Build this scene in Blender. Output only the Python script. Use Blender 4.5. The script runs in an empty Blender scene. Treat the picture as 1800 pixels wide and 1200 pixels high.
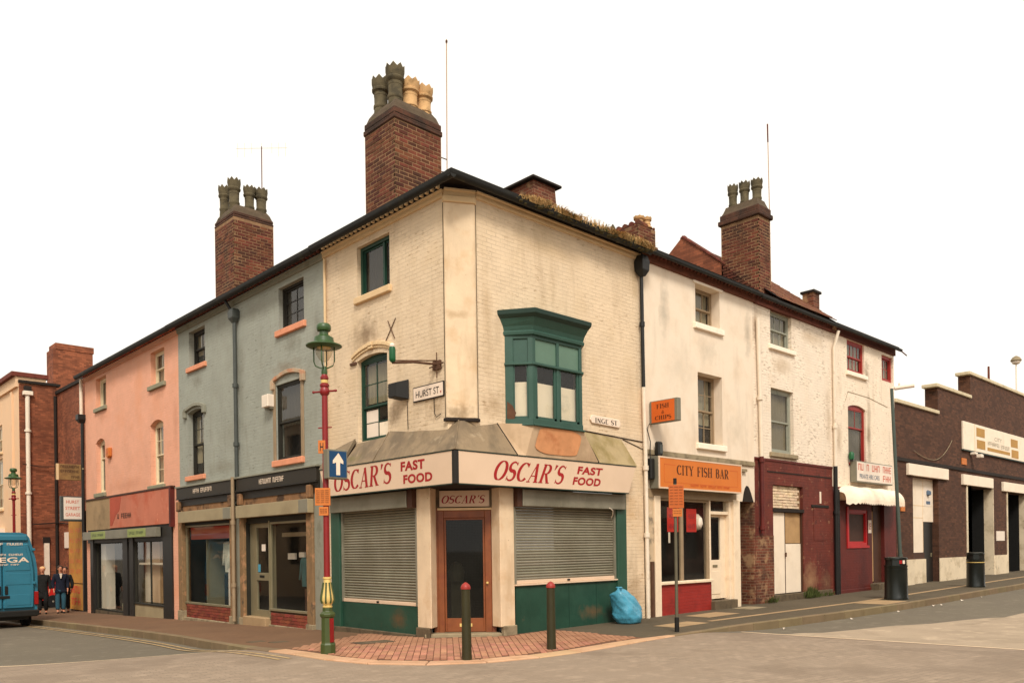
import bpy, bmesh, math, random
from mathutils import Vector, Matrix
random.seed(7)
SC = bpy.context.scene
COL = SC.collection

# ------------------------------------------------------------------ camera
cam_d = bpy.data.cameras.new("camera")
cam = bpy.data.objects.new("camera", cam_d)
COL.objects.link(cam)
cam_d.sensor_width = 36.0
cam_d.sensor_fit = 'HORIZONTAL'
cam_d.lens = 1428.9 / 1800 * 36
cam_d.shift_y = 362.7 / 1800
cam_d.clip_start = 0.1
cam_d.clip_end = 2000
# world axes: X runs along the right-hand street front, Y along the left-hand one, corner of the house at 0,0
_r = Vector((0.725245, -0.688353, -0.013760))     # camera right
_d = Vector((-0.009980, 0.009472, -0.999905))     # camera down
_f = Vector((0.688418, 0.725314, 0.0))            # camera forward
M4 = Matrix.Identity(4)
for i in range(3):
    M4[i][0] = _r[i]; M4[i][1] = -_d[i]; M4[i][2] = -_f[i]
M4[0][3], M4[1][3], M4[2][3] = -9.3217, -11.2154, 1.65
cam.matrix_world = M4
SC.camera = cam

# ------------------------------------------------------------------ world, sun, exposure
SUN_EL, SUN_AZ = math.radians(46), math.radians(234)   # azimuth of the sun measured from +X, counter-clockwise
world = bpy.data.worlds.new("World")
SC.world = world
world.use_nodes = True
wn = world.node_tree
for n in list(wn.nodes): wn.nodes.remove(n)
sky = wn.nodes.new('ShaderNodeTexSky'); sky.sky_type = 'NISHITA'; sky.sun_disc = False
sky.sun_elevation = SUN_EL; sky.sun_rotation = math.pi / 2 - SUN_AZ
sky.air_density = 1.0; sky.dust_density = 6.0; sky.ozone_density = 1.0
hs = wn.nodes.new('ShaderNodeHueSaturation'); hs.inputs['Saturation'].default_value = 0.12
mx = wn.nodes.new('ShaderNodeMix'); mx.data_type = 'RGBA'
mx.inputs['Factor'].default_value = 0.8                     # thin bright overcast over the clear sky
mx.inputs['B'].default_value = (13.2, 12.5, 11.3, 1)
bg = wn.nodes.new('ShaderNodeBackground'); bg.inputs['Strength'].default_value = 0.092
wo = wn.nodes.new('ShaderNodeOutputWorld')
wn.links.new(sky.outputs[0], hs.inputs['Color'])
wn.links.new(hs.outputs[0], mx.inputs['A'])
wn.links.new(mx.outputs['Result'], bg.inputs['Color'])
wn.links.new(bg.outputs[0], wo.inputs['Surface'])

sun_d = bpy.data.lights.new("sun", 'SUN'); sun_d.energy = 2.4; sun_d.angle = math.radians(14)
sun_d.color = (1.0, 0.93, 0.83)
sun = bpy.data.objects.new("sun", sun_d); COL.objects.link(sun)
_sd = Vector((math.cos(SUN_EL) * math.cos(SUN_AZ), math.cos(SUN_EL) * math.sin(SUN_AZ), math.sin(SUN_EL)))
sun.rotation_euler = _sd.to_track_quat('Z', 'Y').to_euler()
sun.location = (-10, -20, 30)

SC.render.engine = 'CYCLES'
vs = SC.view_settings
vs.view_transform = 'Standard'; vs.look = 'None'; vs.exposure = 0.22; vs.gamma = 1.0; vs.use_curve_mapping = False
SC.cycles.max_bounces = 8
SC.cycles.transparent_max_bounces = 16

# ------------------------------------------------------------------ materials
def lin(c):
    return tuple((x / 255 / 12.92) if x / 255 <= 0.04045 else ((x / 255 + 0.055) / 1.055) ** 2.4 for x in c)

MATS = {}
def M(name, rgb, rough=0.8, var=0.14, vs=3.0, bump=0.0, bs=50.0, brick=0.0, bw=(0.228, 0.078), mortar=None, mdark=0.0,
      patch=None, streak=None, objrand=0.0, metal=0.0, spec=0.35, trans=0.0, spots=None, wave=None, grain=0.0, blots=(), crack_shade=None, sett=None):
    """procedural surface: noise-varied paint, optional brick relief, blotches, rain streaks and spots.
    patch/spots = (rgb, scale, low, high[, amount]); streak = (rgb, low, high, amount)"""
    m = bpy.data.materials.new(name); m.use_nodes = True
    nt = m.node_tree; N = nt.nodes; Lk = nt.links
    b = N['Principled BSDF']
    b.inputs['Roughness'].default_value = rough
    b.inputs['Metallic'].default_value = metal
    b.inputs['Specular IOR Level'].default_value = spec
    if trans: b.inputs['Transmission Weight'].default_value = trans
    base = lin(rgb)
    geo = N.new('ShaderNodeNewGeometry'); pos = geo.outputs['Position']
    def noise(scale, vec=pos, det=4, rg=0.6):
        n = N.new('ShaderNodeTexNoise'); n.inputs['Scale'].default_value = scale
        n.inputs['Detail'].default_value = det; n.inputs['Roughness'].default_value = rg
        Lk.new(vec, n.inputs['Vector']); return n.outputs['Fac']
    def ramp(fac, lo, hi, a=0.0, z=1.0):
        r = N.new('ShaderNodeMapRange'); r.clamp = True
        r.inputs['From Min'].default_value = lo; r.inputs['From Max'].default_value = hi
        r.inputs['To Min'].default_value = a; r.inputs['To Max'].default_value = z
        Lk.new(fac, r.inputs['Value']); return r.outputs['Result']
    def mix(a, bcol, fac):
        x = N.new('ShaderNodeMix'); x.data_type = 'RGBA'
        if isinstance(a, tuple): x.inputs['A'].default_value = (*a, 1)
        else: Lk.new(a, x.inputs['A'])
        if isinstance(bcol, tuple): x.inputs['B'].default_value = (*bcol, 1)
        else: Lk.new(bcol, x.inputs['B'])
        if isinstance(fac, float): x.inputs['Factor'].default_value = fac
        else: Lk.new(fac, x.inputs['Factor'])
        return x.outputs['Result']
    dk = tuple(max(0.0, c * (1 - var)) for c in base); lt = tuple(min(0.95, c * (1 + var)) for c in base)
    col = mix(dk, lt, ramp(noise(vs), 0.3, 0.7))
    if grain:
        col = mix(col, tuple(c * 0.45 for c in base), ramp(noise(140.0, det=2), 0.45, 0.75, 0, grain))
    if objrand:
        oi = N.new('ShaderNodeObjectInfo')
        hv = N.new('ShaderNodeHueSaturation')
        hv.inputs['Fac'].default_value = 1
        Lk.new(ramp(oi.outputs['Random'], 0, 1, 1 - objrand, 1 + objrand), hv.inputs['Value'])
        ml = N.new('ShaderNodeMath'); ml.operation = 'MULTIPLY'; ml.inputs[1].default_value = 7.31
        fr = N.new('ShaderNodeMath'); fr.operation = 'FRACT'
        Lk.new(oi.outputs['Random'], ml.inputs[0]); Lk.new(ml.outputs[0], fr.inputs[0])
        Lk.new(ramp(fr.outputs[0], 0, 1, 0.492, 0.512), hv.inputs['Hue'])
        Lk.new(col, hv.inputs['Color']); col = hv.outputs['Color']
    hgt = None
    if brick:
        sx = N.new('ShaderNodeSeparateXYZ'); Lk.new(pos, sx.inputs[0])
        ad = N.new('ShaderNodeMath'); ad.operation = 'ADD'; Lk.new(sx.outputs[0], ad.inputs[0]); Lk.new(sx.outputs[1], ad.inputs[1])
        cb = N.new('ShaderNodeCombineXYZ'); Lk.new(ad.outputs[0], cb.inputs[0]); Lk.new(sx.outputs[2], cb.inputs[1])
        # slight waviness of the courses
        nz = N.new('ShaderNodeTexNoise'); nz.inputs['Scale'].default_value = 5.0; Lk.new(pos, nz.inputs['Vector'])
        vm = N.new('ShaderNodeVectorMath'); vm.operation = 'MULTIPLY_ADD'
        Lk.new(nz.outputs['Color'], vm.inputs[0]); vm.inputs[1].default_value = (0.03, 0.022, 0); Lk.new(cb.outputs[0], vm.inputs[2])
        bt = N.new('ShaderNodeTexBrick'); bt.inputs['Scale'].default_value = 1.0
        bt.inputs['Brick Width'].default_value = bw[0]; bt.inputs['Row Height'].default_value = bw[1]
        bt.inputs['Mortar Size'].default_value = 0.007; bt.inputs['Mortar Smooth'].default_value = 0.6
        bt.inputs['Color1'].default_value = (0.38, 0.38, 0.38, 1); bt.inputs['Color2'].default_value = (1, 1, 1, 1)
        bt.inputs['Mortar'].default_value = (0.5, 0.5, 0.5, 1)
        Lk.new(vm.outputs[0], bt.inputs['Vector'])
        if mortar is not None:
            tint = N.new('ShaderNodeMix'); tint.data_type = 'RGBA'; tint.blend_type = 'MULTIPLY'; tint.inputs['Factor'].default_value = 0.85
            Lk.new(col, tint.inputs['A']); Lk.new(bt.outputs['Color'], tint.inputs['B'])
            col = mix(tint.outputs['Result'], lin(mortar), bt.outputs['Fac'])
        elif mdark:
            mv = N.new('ShaderNodeMath'); mv.operation = 'MULTIPLY'; Lk.new(bt.outputs['Fac'], mv.inputs[0]); Lk.new(ramp(noise(1.7, det=5), 0.42, 0.66, 0.06, 0.8), mv.inputs[1])
            col = mix(col, tuple(c * (1 - mdark) for c in base), mv.outputs[0])
            tv = N.new('ShaderNodeMix'); tv.data_type = 'RGBA'; tv.blend_type = 'MULTIPLY'; tv.inputs['Factor'].default_value = 0.07
            Lk.new(col, tv.inputs['A']); Lk.new(bt.outputs['Color'], tv.inputs['B']); col = tv.outputs['Result']
        inv = N.new('ShaderNodeMath'); inv.operation = 'SUBTRACT'; inv.inputs[0].default_value = 1.0; Lk.new(bt.outputs['Fac'], inv.inputs[1])
        mm = N.new('ShaderNodeMath'); mm.operation = 'MULTIPLY'; mm.inputs[1].default_value = brick; Lk.new(inv.outputs[0], mm.inputs[0])
        m2 = N.new('ShaderNodeMath'); m2.operation = 'MULTIPLY'; Lk.new(mm.outputs[0], m2.inputs[0]); Lk.new(ramp(noise(2.3, det=4), 0.35, 0.7, 0.25, 1.0), m2.inputs[1])
        hgt = m2.outputs[0]
    if sett:       # block paving seen from above: (width, row, colour change, relief)
        rm = N.new('ShaderNodeMapping'); rm.inputs['Rotation'].default_value = (0, 0, 0.12); Lk.new(pos, rm.inputs['Vector'])
        sb_ = N.new('ShaderNodeTexBrick'); sb_.inputs['Scale'].default_value = 1.0; sb_.inputs['Brick Width'].default_value = sett[0]; sb_.inputs['Row Height'].default_value = sett[1]
        sb_.inputs['Mortar Size'].default_value = 0.006; sb_.inputs['Mortar Smooth'].default_value = 0.3
        sb_.inputs['Color1'].default_value = (0.72, 0.72, 0.72, 1); sb_.inputs['Color2'].default_value = (1, 1, 1, 1); sb_.inputs['Mortar'].default_value = (0.45, 0.43, 0.4, 1)
        Lk.new(rm.outputs[0], sb_.inputs['Vector'])
        ts = N.new('ShaderNodeMix'); ts.data_type = 'RGBA'; ts.blend_type = 'MULTIPLY'
        gs_ = N.new('ShaderNodeMath'); gs_.operation = 'MULTIPLY'; gs_.inputs[1].default_value = sett[2]; Lk.new(ramp(noise(0.5, det=3), 0.35, 0.6, 0.25, 1.0), gs_.inputs[0])
        Lk.new(gs_.outputs[0], ts.inputs['Factor']); Lk.new(col, ts.inputs['A']); Lk.new(sb_.outputs['Color'], ts.inputs['B']); col = ts.outputs['Result']
    if crack_shade:      # short level marks for cracks, with brick-edge shadow put into the colour: (rgb, low, high, amount)
        mc = N.new('ShaderNodeMapping'); mc.inputs['Scale'].default_value = (5.0, 5.0, 21.0); Lk.new(pos, mc.inputs['Vector'])
        cf = ramp(noise(1.0, mc.outputs[0], 6, 0.7), crack_shade[1], crack_shade[2], 0, crack_shade[3])
        gate = ramp(noise(1.3, det=3), 0.42, 0.6)
        cm = N.new('ShaderNodeMath'); cm.operation = 'MULTIPLY'; Lk.new(cf, cm.inputs[0]); Lk.new(gate, cm.inputs[1])
        col = mix(col, lin(crack_shade[0]), cm.outputs[0])
    for pt in (patch if isinstance(patch, list) else [patch] if patch else []):
        col = mix(col, lin(pt[0]), ramp(noise(pt[1], det=6), pt[2], pt[3], 0, pt[4] if len(pt) > 4 else 1.0))
    if streak:
        mp = N.new('ShaderNodeMapping'); mp.inputs['Scale'].default_value = (2.6, 2.6, 0.5); Lk.new(pos, mp.inputs['Vector'])
        col = mix(col, lin(streak[0]), ramp(noise(1.0, mp.outputs[0], 5), streak[1], streak[2], 0, streak[3]))
    if spots:
        vo = N.new('ShaderNodeTexVoronoi'); vo.inputs['Scale'].default_value = spots[1]; Lk.new(pos, vo.inputs['Vector'])
        col = mix(col, lin(spots[0]), ramp(vo.outputs['Distance'], spots[2], spots[3], spots[4] if len(spots) > 4 else 1.0, 0))
    for (bc, br, brgb, amt) in blots:
        vs_ = N.new('ShaderNodeVectorMath'); vs_.operation = 'SUBTRACT'; Lk.new(pos, vs_.inputs[0]); vs_.inputs[1].default_value = bc
        vd = N.new('ShaderNodeVectorMath'); vd.operation = 'DIVIDE'; Lk.new(vs_.outputs[0], vd.inputs[0]); vd.inputs[1].default_value = br
        ln = N.new('ShaderNodeVectorMath'); ln.operation = 'LENGTH'; Lk.new(vd.outputs[0], ln.inputs[0])
        sm = N.new('ShaderNodeMath'); sm.operation = 'MULTIPLY_ADD'; sm.inputs[1].default_value = 1.6; Lk.new(noise(3.5 / max(br), det=6), sm.inputs[0]); Lk.new(ln.outputs['Value'], sm.inputs[2])
        col = mix(col, lin(brgb), ramp(sm.outputs[0], 0.75, 1.6, amt, 0))
    Lk.new(col, b.inputs['Base Color'])
    if bump or hgt is not None:
        bp = N.new('ShaderNodeBump'); bp.inputs['Strength'].default_value = 0.9; bp.inputs['Distance'].default_value = 0.01
        if bump:
            nb = N.new('ShaderNodeMath'); nb.operation = 'MULTIPLY'; nb.inputs[1].default_value = bump
            Lk.new(noise(bs, det=5), nb.inputs[0])
            if hgt is not None:
                aa = N.new('ShaderNodeMath'); Lk.new(nb.outputs[0], aa.inputs[0]); Lk.new(hgt, aa.inputs[1]); hgt = aa.outputs[0]
            else: hgt = nb.outputs[0]
        Lk.new(hgt, bp.inputs['Height']); Lk.new(bp.outputs[0], b.inputs['Normal'])
    MATS[name] = m
    return m

def glass(name, tint=(0.75, 0.78, 0.75), refl=1.0, dirt=0.06):
    m = bpy.data.materials.new(name); m.use_nodes = True
    nt = m.node_tree; N = nt.nodes; Lk = nt.links
    for n in list(N): N.remove(n)
    out = N.new('ShaderNodeOutputMaterial')
    tr = N.new('ShaderNodeBsdfTransparent'); tr.inputs[0].default_value = (*tint, 1)
    gl = N.new('ShaderNodeBsdfGlossy'); gl.inputs['Roughness'].default_value = 0.03
    fr = N.new('ShaderNodeFresnel'); gb = N.new('ShaderNodeNewGeometry'); ir = N.new('ShaderNodeMapRange')
    ir.inputs['To Min'].default_value = 1.5; ir.inputs['To Max'].default_value = 1 / 1.5
    Lk.new(gb.outputs['Backfacing'], ir.inputs['Value']); Lk.new(ir.outputs[0], fr.inputs['IOR'])
    mu = N.new('ShaderNodeMath'); mu.operation = 'MULTIPLY'; mu.inputs[1].default_value = refl
    ms = N.new('ShaderNodeMixShader')
    Lk.new(fr.outputs[0], mu.inputs[0]); Lk.new(mu.outputs[0], ms.inputs[0]); Lk.new(tr.outputs[0], ms.inputs[1]); Lk.new(gl.outputs[0], ms.inputs[2])
    df = N.new('ShaderNodeBsdfDiffuse'); df.inputs[0].default_value = (0.35, 0.32, 0.27, 1)
    ms2 = N.new('ShaderNodeMixShader')
    geo = N.new('ShaderNodeNewGeometry'); no = N.new('ShaderNodeTexNoise'); no.inputs['Scale'].default_value = 1.2
    Lk.new(geo.outputs['Position'], no.inputs['Vector'])
    bp = N.new('ShaderNodeBump'); bp.inputs['Strength'].default_value = 0.025; bp.inputs['Distance'].default_value = 0.02
    Lk.new(no.outputs['Fac'], bp.inputs['Height']); Lk.new(bp.outputs[0], gl.inputs['Normal'])
    mr = N.new('ShaderNodeMapRange'); mr.inputs['From Min'].default_value = 0.35; mr.inputs['From Max'].default_value = 0.7
    mr.inputs['To Min'].default_value = dirt * 0.4; mr.inputs['To Max'].default_value = dirt * 1.8
    Lk.new(no.outputs['Fac'], mr.inputs['Value']); Lk.new(mr.outputs[0], ms2.inputs[0])
    Lk.new(ms.outputs[0], ms2.inputs[1]); Lk.new(df.outputs[0], ms2.inputs[2]); Lk.new(ms2.outputs[0], out.inputs['Surface'])
    MATS[name] = m
    return m

M('cream', (224, 200, 168), 0.85, 0.06, 1.6, 0.35, 60, brick=0.6, mdark=0.26, patch=[((208, 182, 146), 1.1, .5, .68, .6), ((170, 134, 96), 14, .67, .72, .7)], streak=((176, 150, 118), .54, .72, .45), blots=[((.9, 0, 4.3), (.5, .3, .4), (170, 142, 108), .7), ((0, .6, 4.3), (.3, .5, .4), (160, 132, 98), .7), ((.75, 0, 6.0), (.2, .3, 1.6), (190, 162, 126), .7), ((2.4, 0, 7.6), (1.6, .3, .3), (196, 168, 130), .6), ((0, 2.9, 6.05), (.5, .8, .55), (120, 94, 66), .75), ((0, 1.9, 4.3), (.4, .3, .35), (128, 100, 70), .6), ((5.1, 0, .5), (.4, .5, 1.1), (150, 116, 78), .7), ((5.0, 0, 2.4), (.5, .4, .8), (196, 158, 112), .6), ((3.4, 0, 3.9), (.7, .3, .25), (176, 140, 100), .6), ((5.25, 0, 7.8), (.25, .3, .9), (176, 148, 108), .6)], crack_shade=((150, 116, 80), 0.56, 0.64, .75))
M('cream_render', (220, 195, 162), 0.85, 0.08, 2.2, 0.35, 30, patch=[((204, 170, 130), 2.5, .5, .7, .75), ((146, 114, 82), 18, .68, .74, .7)], streak=((168, 136, 98), .52, .72, .5), blots=[((.2, .2, 4.1), (.5, .5, .25), (120, 96, 66), .8), ((.2, .2, 5.9), (.5, .5, .12), (170, 140, 102), .7)])
M('cream_trim', (224, 194, 150), 0.8, 0.08, 3, 0.15, 60, streak=((150, 122, 86), .6, .8, .4))
M('blue_grey', (158, 160, 148), 0.85, 0.07, 1.4, 0.35, 60, brick=0.45, mdark=0.24, patch=[((144, 144, 130), .9, .5, .7, .6), ((112, 108, 96), 16, .66, .73, .6)], streak=((126, 124, 110), .56, .74, .4), blots=[((0, 5.9, 6.45), (.3, .6, .35), (126, 124, 110), .8), ((0, 11.3, 6.45), (.3, .5, .35), (126, 124, 110), .8), ((0, 8.6, 6.2), (.3, .35, 1.6), (132, 130, 116), .7), ((0, 9.8, 3.9), (.3, 1.4, .3), (130, 126, 110), .7), ((0, 7.6, 7.6), (.3, 1.5, .3), (134, 132, 118), .7), ((0, 4.8, 6.3), (.3, .3, 1.1), (120, 116, 104), .7), ((0, 6.2, 5.95), (.4, .9, .3), (124, 108, 88), .6)], crack_shade=((108, 106, 94), 0.56, 0.64, .7))
M('pink', (232, 170, 140), 0.85, 0.06, 1.2, 0.25, 60, brick=0.45, mdark=0.16, patch=[((228, 156, 118), .9, .5, .7, .6)], streak=((206, 138, 104), .6, .78, .3), blots=[((0, 14.2, 6.5), (.3, .7, .3), (206, 146, 116), .8), ((0, 19.6, 6.5), (.3, .7, .3), (206, 146, 116), .8), ((0, 17.0, 3.9), (.3, 2.5, .35), (204, 140, 110), .7), ((0, 16.8, 7.7), (.3, 3.0, .3), (210, 150, 120), .7), ((0, 12.9, 5.5), (.3, .3, 1.4), (200, 140, 112), .7)], crack_shade=((206, 130, 96), 0.57, 0.65, .6))
M('white_render', (232, 214, 191), 0.85, 0.05, 1.3, 0.3, 25, patch=[((218, 196, 170), 1.3, .46, .68, .85), ((186, 160, 132), 12, .68, .75, .5)], streak=((184, 164, 140), .52, .74, .4), blots=[((8.1, 0, 6.45), (.7, .3, .5), (198, 182, 160), .7), ((6.3, 0, 7.2), (.28, .3, 1.0), (178, 166, 148), .8), ((10.0, 0, 7.2), (.25, .3, 1.0), (172, 158, 138), .8), ((6.9, 0, 5.9), (.9, .3, .8), (210, 194, 172), .7), ((9.4, 0, 4.6), (.7, .3, .7), (204, 186, 162), .7)])
M('white_brick', (238, 221, 199), 0.85, 0.06, 1.3, 0.3, 50, brick=0.7, mdark=0.3, patch=[((226, 204, 176), 1.0, .5, .7, .6), ((150, 118, 90), 9, .66, .72, .8)], streak=((196, 174, 146), .55, .74, .4), blots=[((11.8, 0, 6.6), (.8, .3, .35), (190, 166, 136), .8), ((10.4, 0, 7.5), (.3, .3, .8), (150, 122, 94), .8), ((13.6, 0, 7.7), (1.2, .3, .35), (196, 172, 142), .8), ((14.6, 0, 5.5), (.25, .3, 1.5), (184, 160, 130), .7)], crack_shade=((150, 122, 94), 0.52, 0.61, .8))
M('white_cab', (240, 221, 197), 0.85, 0.06, 1.3, 0.3, 50, brick=0.4, mdark=0.25, patch=[((226, 206, 178), 1.0, .5, .7, .6), ((140, 116, 92), 7, .62, .7, .75)], streak=((180, 160, 134), .56, .74, .4), blots=[((17.5, 0, 5.2), (.26, .3, 1.9), (128, 106, 80), .9), ((17.4, 0, 7.2), (.3, .3, .7), (132, 110, 84), .75), ((15.3, 0, 4.9), (.3, .3, .9), (156, 130, 100), .6)], crack_shade=((150, 124, 98), 0.54, 0.62, .8))
M('maroon_brick', (108, 46, 34), 0.75, 0.15, 2.0, 0.4, 50, brick=0.8, mdark=0.45, patch=[((84, 36, 28), 1.3, .48, .63, .8), ((156, 112, 82), 5, .6, .66, .75), ((60, 34, 28), 3.2, .6, .68, .6)], streak=((74, 38, 30), .54, .7, .6), blots=[((13.3, 0, .6), (.7, .3, .8), (158, 120, 86), .85), ((14.3, 0, .5), (.6, .3, .5), (120, 84, 60), .8), ((10.9, 0, 1.2), (.5, .3, 1.0), (140, 98, 70), .85)], spec=0.35)
M('maroon', (98, 34, 26), 0.6, 0.14, 2.0, 0.25, 40, brick=0.35, mdark=0.3, patch=[((78, 28, 24), 1.1, .48, .64, .8), ((52, 26, 22), 2.6, .62, .7, .6)], streak=((66, 26, 22), .55, .72, .6), spec=0.35)
M('worn_brick', (120, 66, 46), 0.9, 0.2, 2.0, 0.5, 40, brick=0.8, mortar=(140, 114, 86), patch=[((166, 130, 94), 3.2, .52, .62, .8), ((66, 44, 32), 2.2, .52, .66, .8)])
M('dark_brick', (98, 63, 44), 0.9, 0.2, 1.2, 0.3, 60, brick=0.5, mortar=(70, 52, 40), patch=[((72, 46, 34), .8, .48, .68, .8)], streak=((58, 40, 30), .58, .75, .5))
M('red_brick_wall', (156, 90, 60), 0.9, 0.2, 1.2, 0.3, 60, brick=0.6, mortar=(116, 74, 54), patch=[((100, 54, 36), .8, .46, .66, .8), ((196, 150, 110), 7, .68, .74, .6)], streak=((76, 42, 30), .56, .74, .5))
M('chimney_brick', (96, 50, 33), 0.9, 0.25, 5, 0.5, 70, objrand=0.45, patch=[((56, 38, 28), 1.4, .5, .66, .8), ((150, 92, 60), 3.1, .6, .72, .5)])
M('mortar', (138, 106, 76), 0.95, 0.2, 6, 0.4, 60, patch=[((96, 70, 50), 1.6, .5, .66, .8)])
M('soot_mortar', (84, 70, 54), 0.95, 0.2, 6, 0.4, 60)
M('riser_brick', (124, 58, 42), 0.75, 0.2, 5, 0.3, 70, objrand=0.25)
M('riser_red', (150, 42, 34), 0.6, 0.12, 3, 0.2, 60, brick=0.5, mdark=0.25, patch=[((120, 34, 28), 2, .5, .66, .7)])
M('pot_dark', (92, 82, 60), 0.9, 0.25, 6, 0.3, 40, patch=[((60, 54, 40), 4, .5, .62, .8)])
M('pot_buff', (196, 156, 108), 0.9, 0.15, 6, 0.3, 40, patch=[((140, 110, 72), 5, .56, .66, .7)])
M('roof_tile', (116, 70, 48), 0.9, 0.25, 3, 0.4, 50, objrand=0.3, patch=[((84, 84, 50), 3, .58, .68, .7)])
M('slate', (70, 64, 58), 0.8, 0.2, 3, 0.3, 50)
M('gutter', (26, 25, 21), 0.6, 0.2, 4, 0.2, 50, patch=[((58, 56, 40), 3, .58, .68, .6)])
M('soot_and_shade', (38, 30, 24), 0.9, 0.25, 5, 0.3, 60)  # sooty dark parts, also shade painted on eaves courses and corner corbel
M('eaves_brick', (96, 48, 34), 0.9, 0.25, 5, 0.3, 60, objrand=0.25)
M('pink_eaves', (176, 86, 60), 0.9, 0.2, 5, 0.3, 60, objrand=0.2)
M('lead', (144, 123, 95), 0.6, 0.15, 2.2, 0.4, 12, patch=[((108, 92, 72), 2.2, .43, .63, .85), ((170, 150, 122), 5, .58, .72, .7)], streak=((90, 77, 58), .48, .68, .7), spec=0.4, blots=[((0, 3.0, 3.5), (.5, .5, .15), (116, 108, 44), .8)])
M('lead_moss', (166, 146, 108), 0.8, 0.15, 2.2, 0.3, 14, patch=[((132, 114, 66), 2.5, .46, .64, .7)], streak=((110, 96, 50), .5, .7, .5))
M('stain_panel', (192, 164, 132), 0.8, 0.1, 3, 0.3, 20, patch=[((166, 138, 106), 1.6, .48, .66, .7)], streak=((150, 122, 92), .55, .72, .5))
M('orange_stain', (206, 144, 98), 0.85, 0.12, 4, 0.3, 25, patch=[((176, 106, 64), 3, .52, .66, .7)])
M('fascia_cream', (216, 188, 160), 0.5, 0.05, 1.0, 0, patch=[((206, 178, 146), 1.2, .55, .75, .5)], spec=0.4)
M('letter_red', (158, 28, 28), 0.5, 0.08, 3, 0)
M('letter_darkred', (150, 40, 44), 0.5, 0.1, 3, 0)
M('letter_black', (36, 28, 22), 0.6, 0.1, 3, 0)
M('letter_brown', (72, 34, 14), 0.6, 0.1, 3, 0)
M('letter_white', (236, 214, 190), 0.5, 0.05, 3, 0)
M('letter_faint', (196, 84, 34), 0.6, 0.1, 3, 0)
M('letter_blue', (88, 104, 122), 0.6, 0.1, 3, 0)
M('letter_grey', (158, 146, 122), 0.6, 0.1, 3, 0)
M('letter_salmon', (206, 104, 82), 0.6, 0.1, 3, 0)
M('green_paint', (42, 76, 60), 0.45, 0.12, 3, 0.15, 30, patch=[((34, 74, 54), 1.6, .5, .66, .7)], spec=0.45)
M('green_riser', (36, 70, 55), 0.5, 0.12, 3, 0.15, 30, patch=[((24, 58, 44), 1.2, .48, .64, .8), ((92, 76, 54), 2.0, .68, .73, .8)], spec=0.4, blots=[((0, 1.85, .3), (.3, .4, .3), (96, 72, 46), .85), ((3.6, 0, .3), (.6, .3, .22), (106, 82, 56), .85), ((4.2, 0, .15), (.4, .3, .3), (40, 36, 28), .7)])
M('bay_green', (46, 78, 66), 0.5, 0.1, 3, 0.15, 30, patch=[((34, 72, 58), 2.2, .5, .68, .7)], spec=0.45)
M('bay_panel', (92, 120, 102), 0.55, 0.08, 3, 0.1, 30, patch=[((122, 124, 88), 4, .64, .72, .5)], spec=0.45)
M('dark_green', (24, 50, 40), 0.5, 0.1, 3, 0.1, 30, spec=0.45)
M('shutter_slat', (140, 134, 115), 0.5, 0.1, 1.8, 0.1, 60, patch=[((128, 120, 100), 1.1, .48, .66, .7)], streak=((112, 104, 84), .52, .74, .4), metal=0.25, objrand=0.1)
M('shutter_box', (138, 133, 116), 0.5, 0.1, 1.6, 0.1, 30, patch=[((112, 107, 90), 1.1, .48, .66, .7)], streak=((164, 156, 136), .6, .7, .5), metal=0.3)
M('box_beige', (160, 144, 112), 0.6, 0.08, 1.6, 0.1, 30, patch=[((136, 120, 92), 1.1, .5, .7, .6)])
M('brown_wood', (70, 42, 28), 0.6, 0.15, 4, 0.1, 40)
M('door_brown', (128, 70, 34), 0.45, 0.14, 4, 0.1, 30, patch=[((106, 48, 26), 3, .5, .68, .7)], spec=0.45)
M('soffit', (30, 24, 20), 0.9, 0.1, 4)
M('black_paint', (34, 31, 27), 0.5, 0.12, 3, 0.1, 30, spec=0.4)
M('black_fascia', (44, 39, 31), 0.55, 0.12, 2, 0.15, 30, patch=[((58, 46, 34), 1.5, .55, .7, .6)])
M('worn_timber', (134, 98, 66), 0.9, 0.15, 5, 0.4, 40, patch=[((60, 44, 32), 2.2, .5, .62, .9), ((170, 128, 92), 6, .6, .7, .6)])
M('worn_pilaster', (132, 104, 72), 0.9, 0.15, 4, 0.5, 30, patch=[((174, 128, 92), 5, .55, .64, .8), ((76, 66, 52), 4, .58, .68, .8)])
M('grey_pilaster', (140, 138, 122), 0.85, 0.1, 3, 0.3, 30, patch=[((112, 108, 92), 3, .52, .66, .7)])
M('alu', (146, 136, 108), 0.4, 0.08, 3, metal=0.4)
M('white_paint', (236, 214, 184), 0.6, 0.07, 3, 0.15, 30, patch=[((206, 180, 148), 3, .55, .7, .6)])
M('white_board', (238, 220, 196), 0.7, 0.05, 2, 0.1, 30, patch=[((220, 198, 170), 1.6, .55, .7, .5)])
M('sill_pink', (222, 148, 112), 0.8, 0.1, 4, 0.3, 30, patch=[((170, 96, 66), 5, .62, .7, .7)])
M('sill_grey', (140, 136, 112), 0.85, 0.1, 4, 0.3, 30)
M('sill_cream', (222, 190, 146), 0.85, 0.08, 4, 0.3, 30)
M('sill_white', (248, 230, 208), 0.8, 0.05, 4, 0.2, 30, streak=((180, 158, 130), .62, .8, .5))
M('stone', (150, 134, 106), 0.9, 0.15, 4, 0.4, 30, patch=[((96, 82, 62), 3, .5, .66, .7)])
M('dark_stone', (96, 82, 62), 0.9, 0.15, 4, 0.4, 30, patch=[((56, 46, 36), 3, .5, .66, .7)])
M('frame_dark', (40, 38, 30), 0.6, 0.1, 4)
M('frame_green', (28, 62, 48), 0.5, 0.1, 4)
M('frame_white', (224, 206, 172), 0.6, 0.07, 4)
M('frame_grey', (150, 150, 134), 0.6, 0.1, 4, patch=[((110, 118, 108), 4, .55, .7, .7)])
M('frame_beige', (150, 128, 100), 0.7, 0.12, 4)
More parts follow.
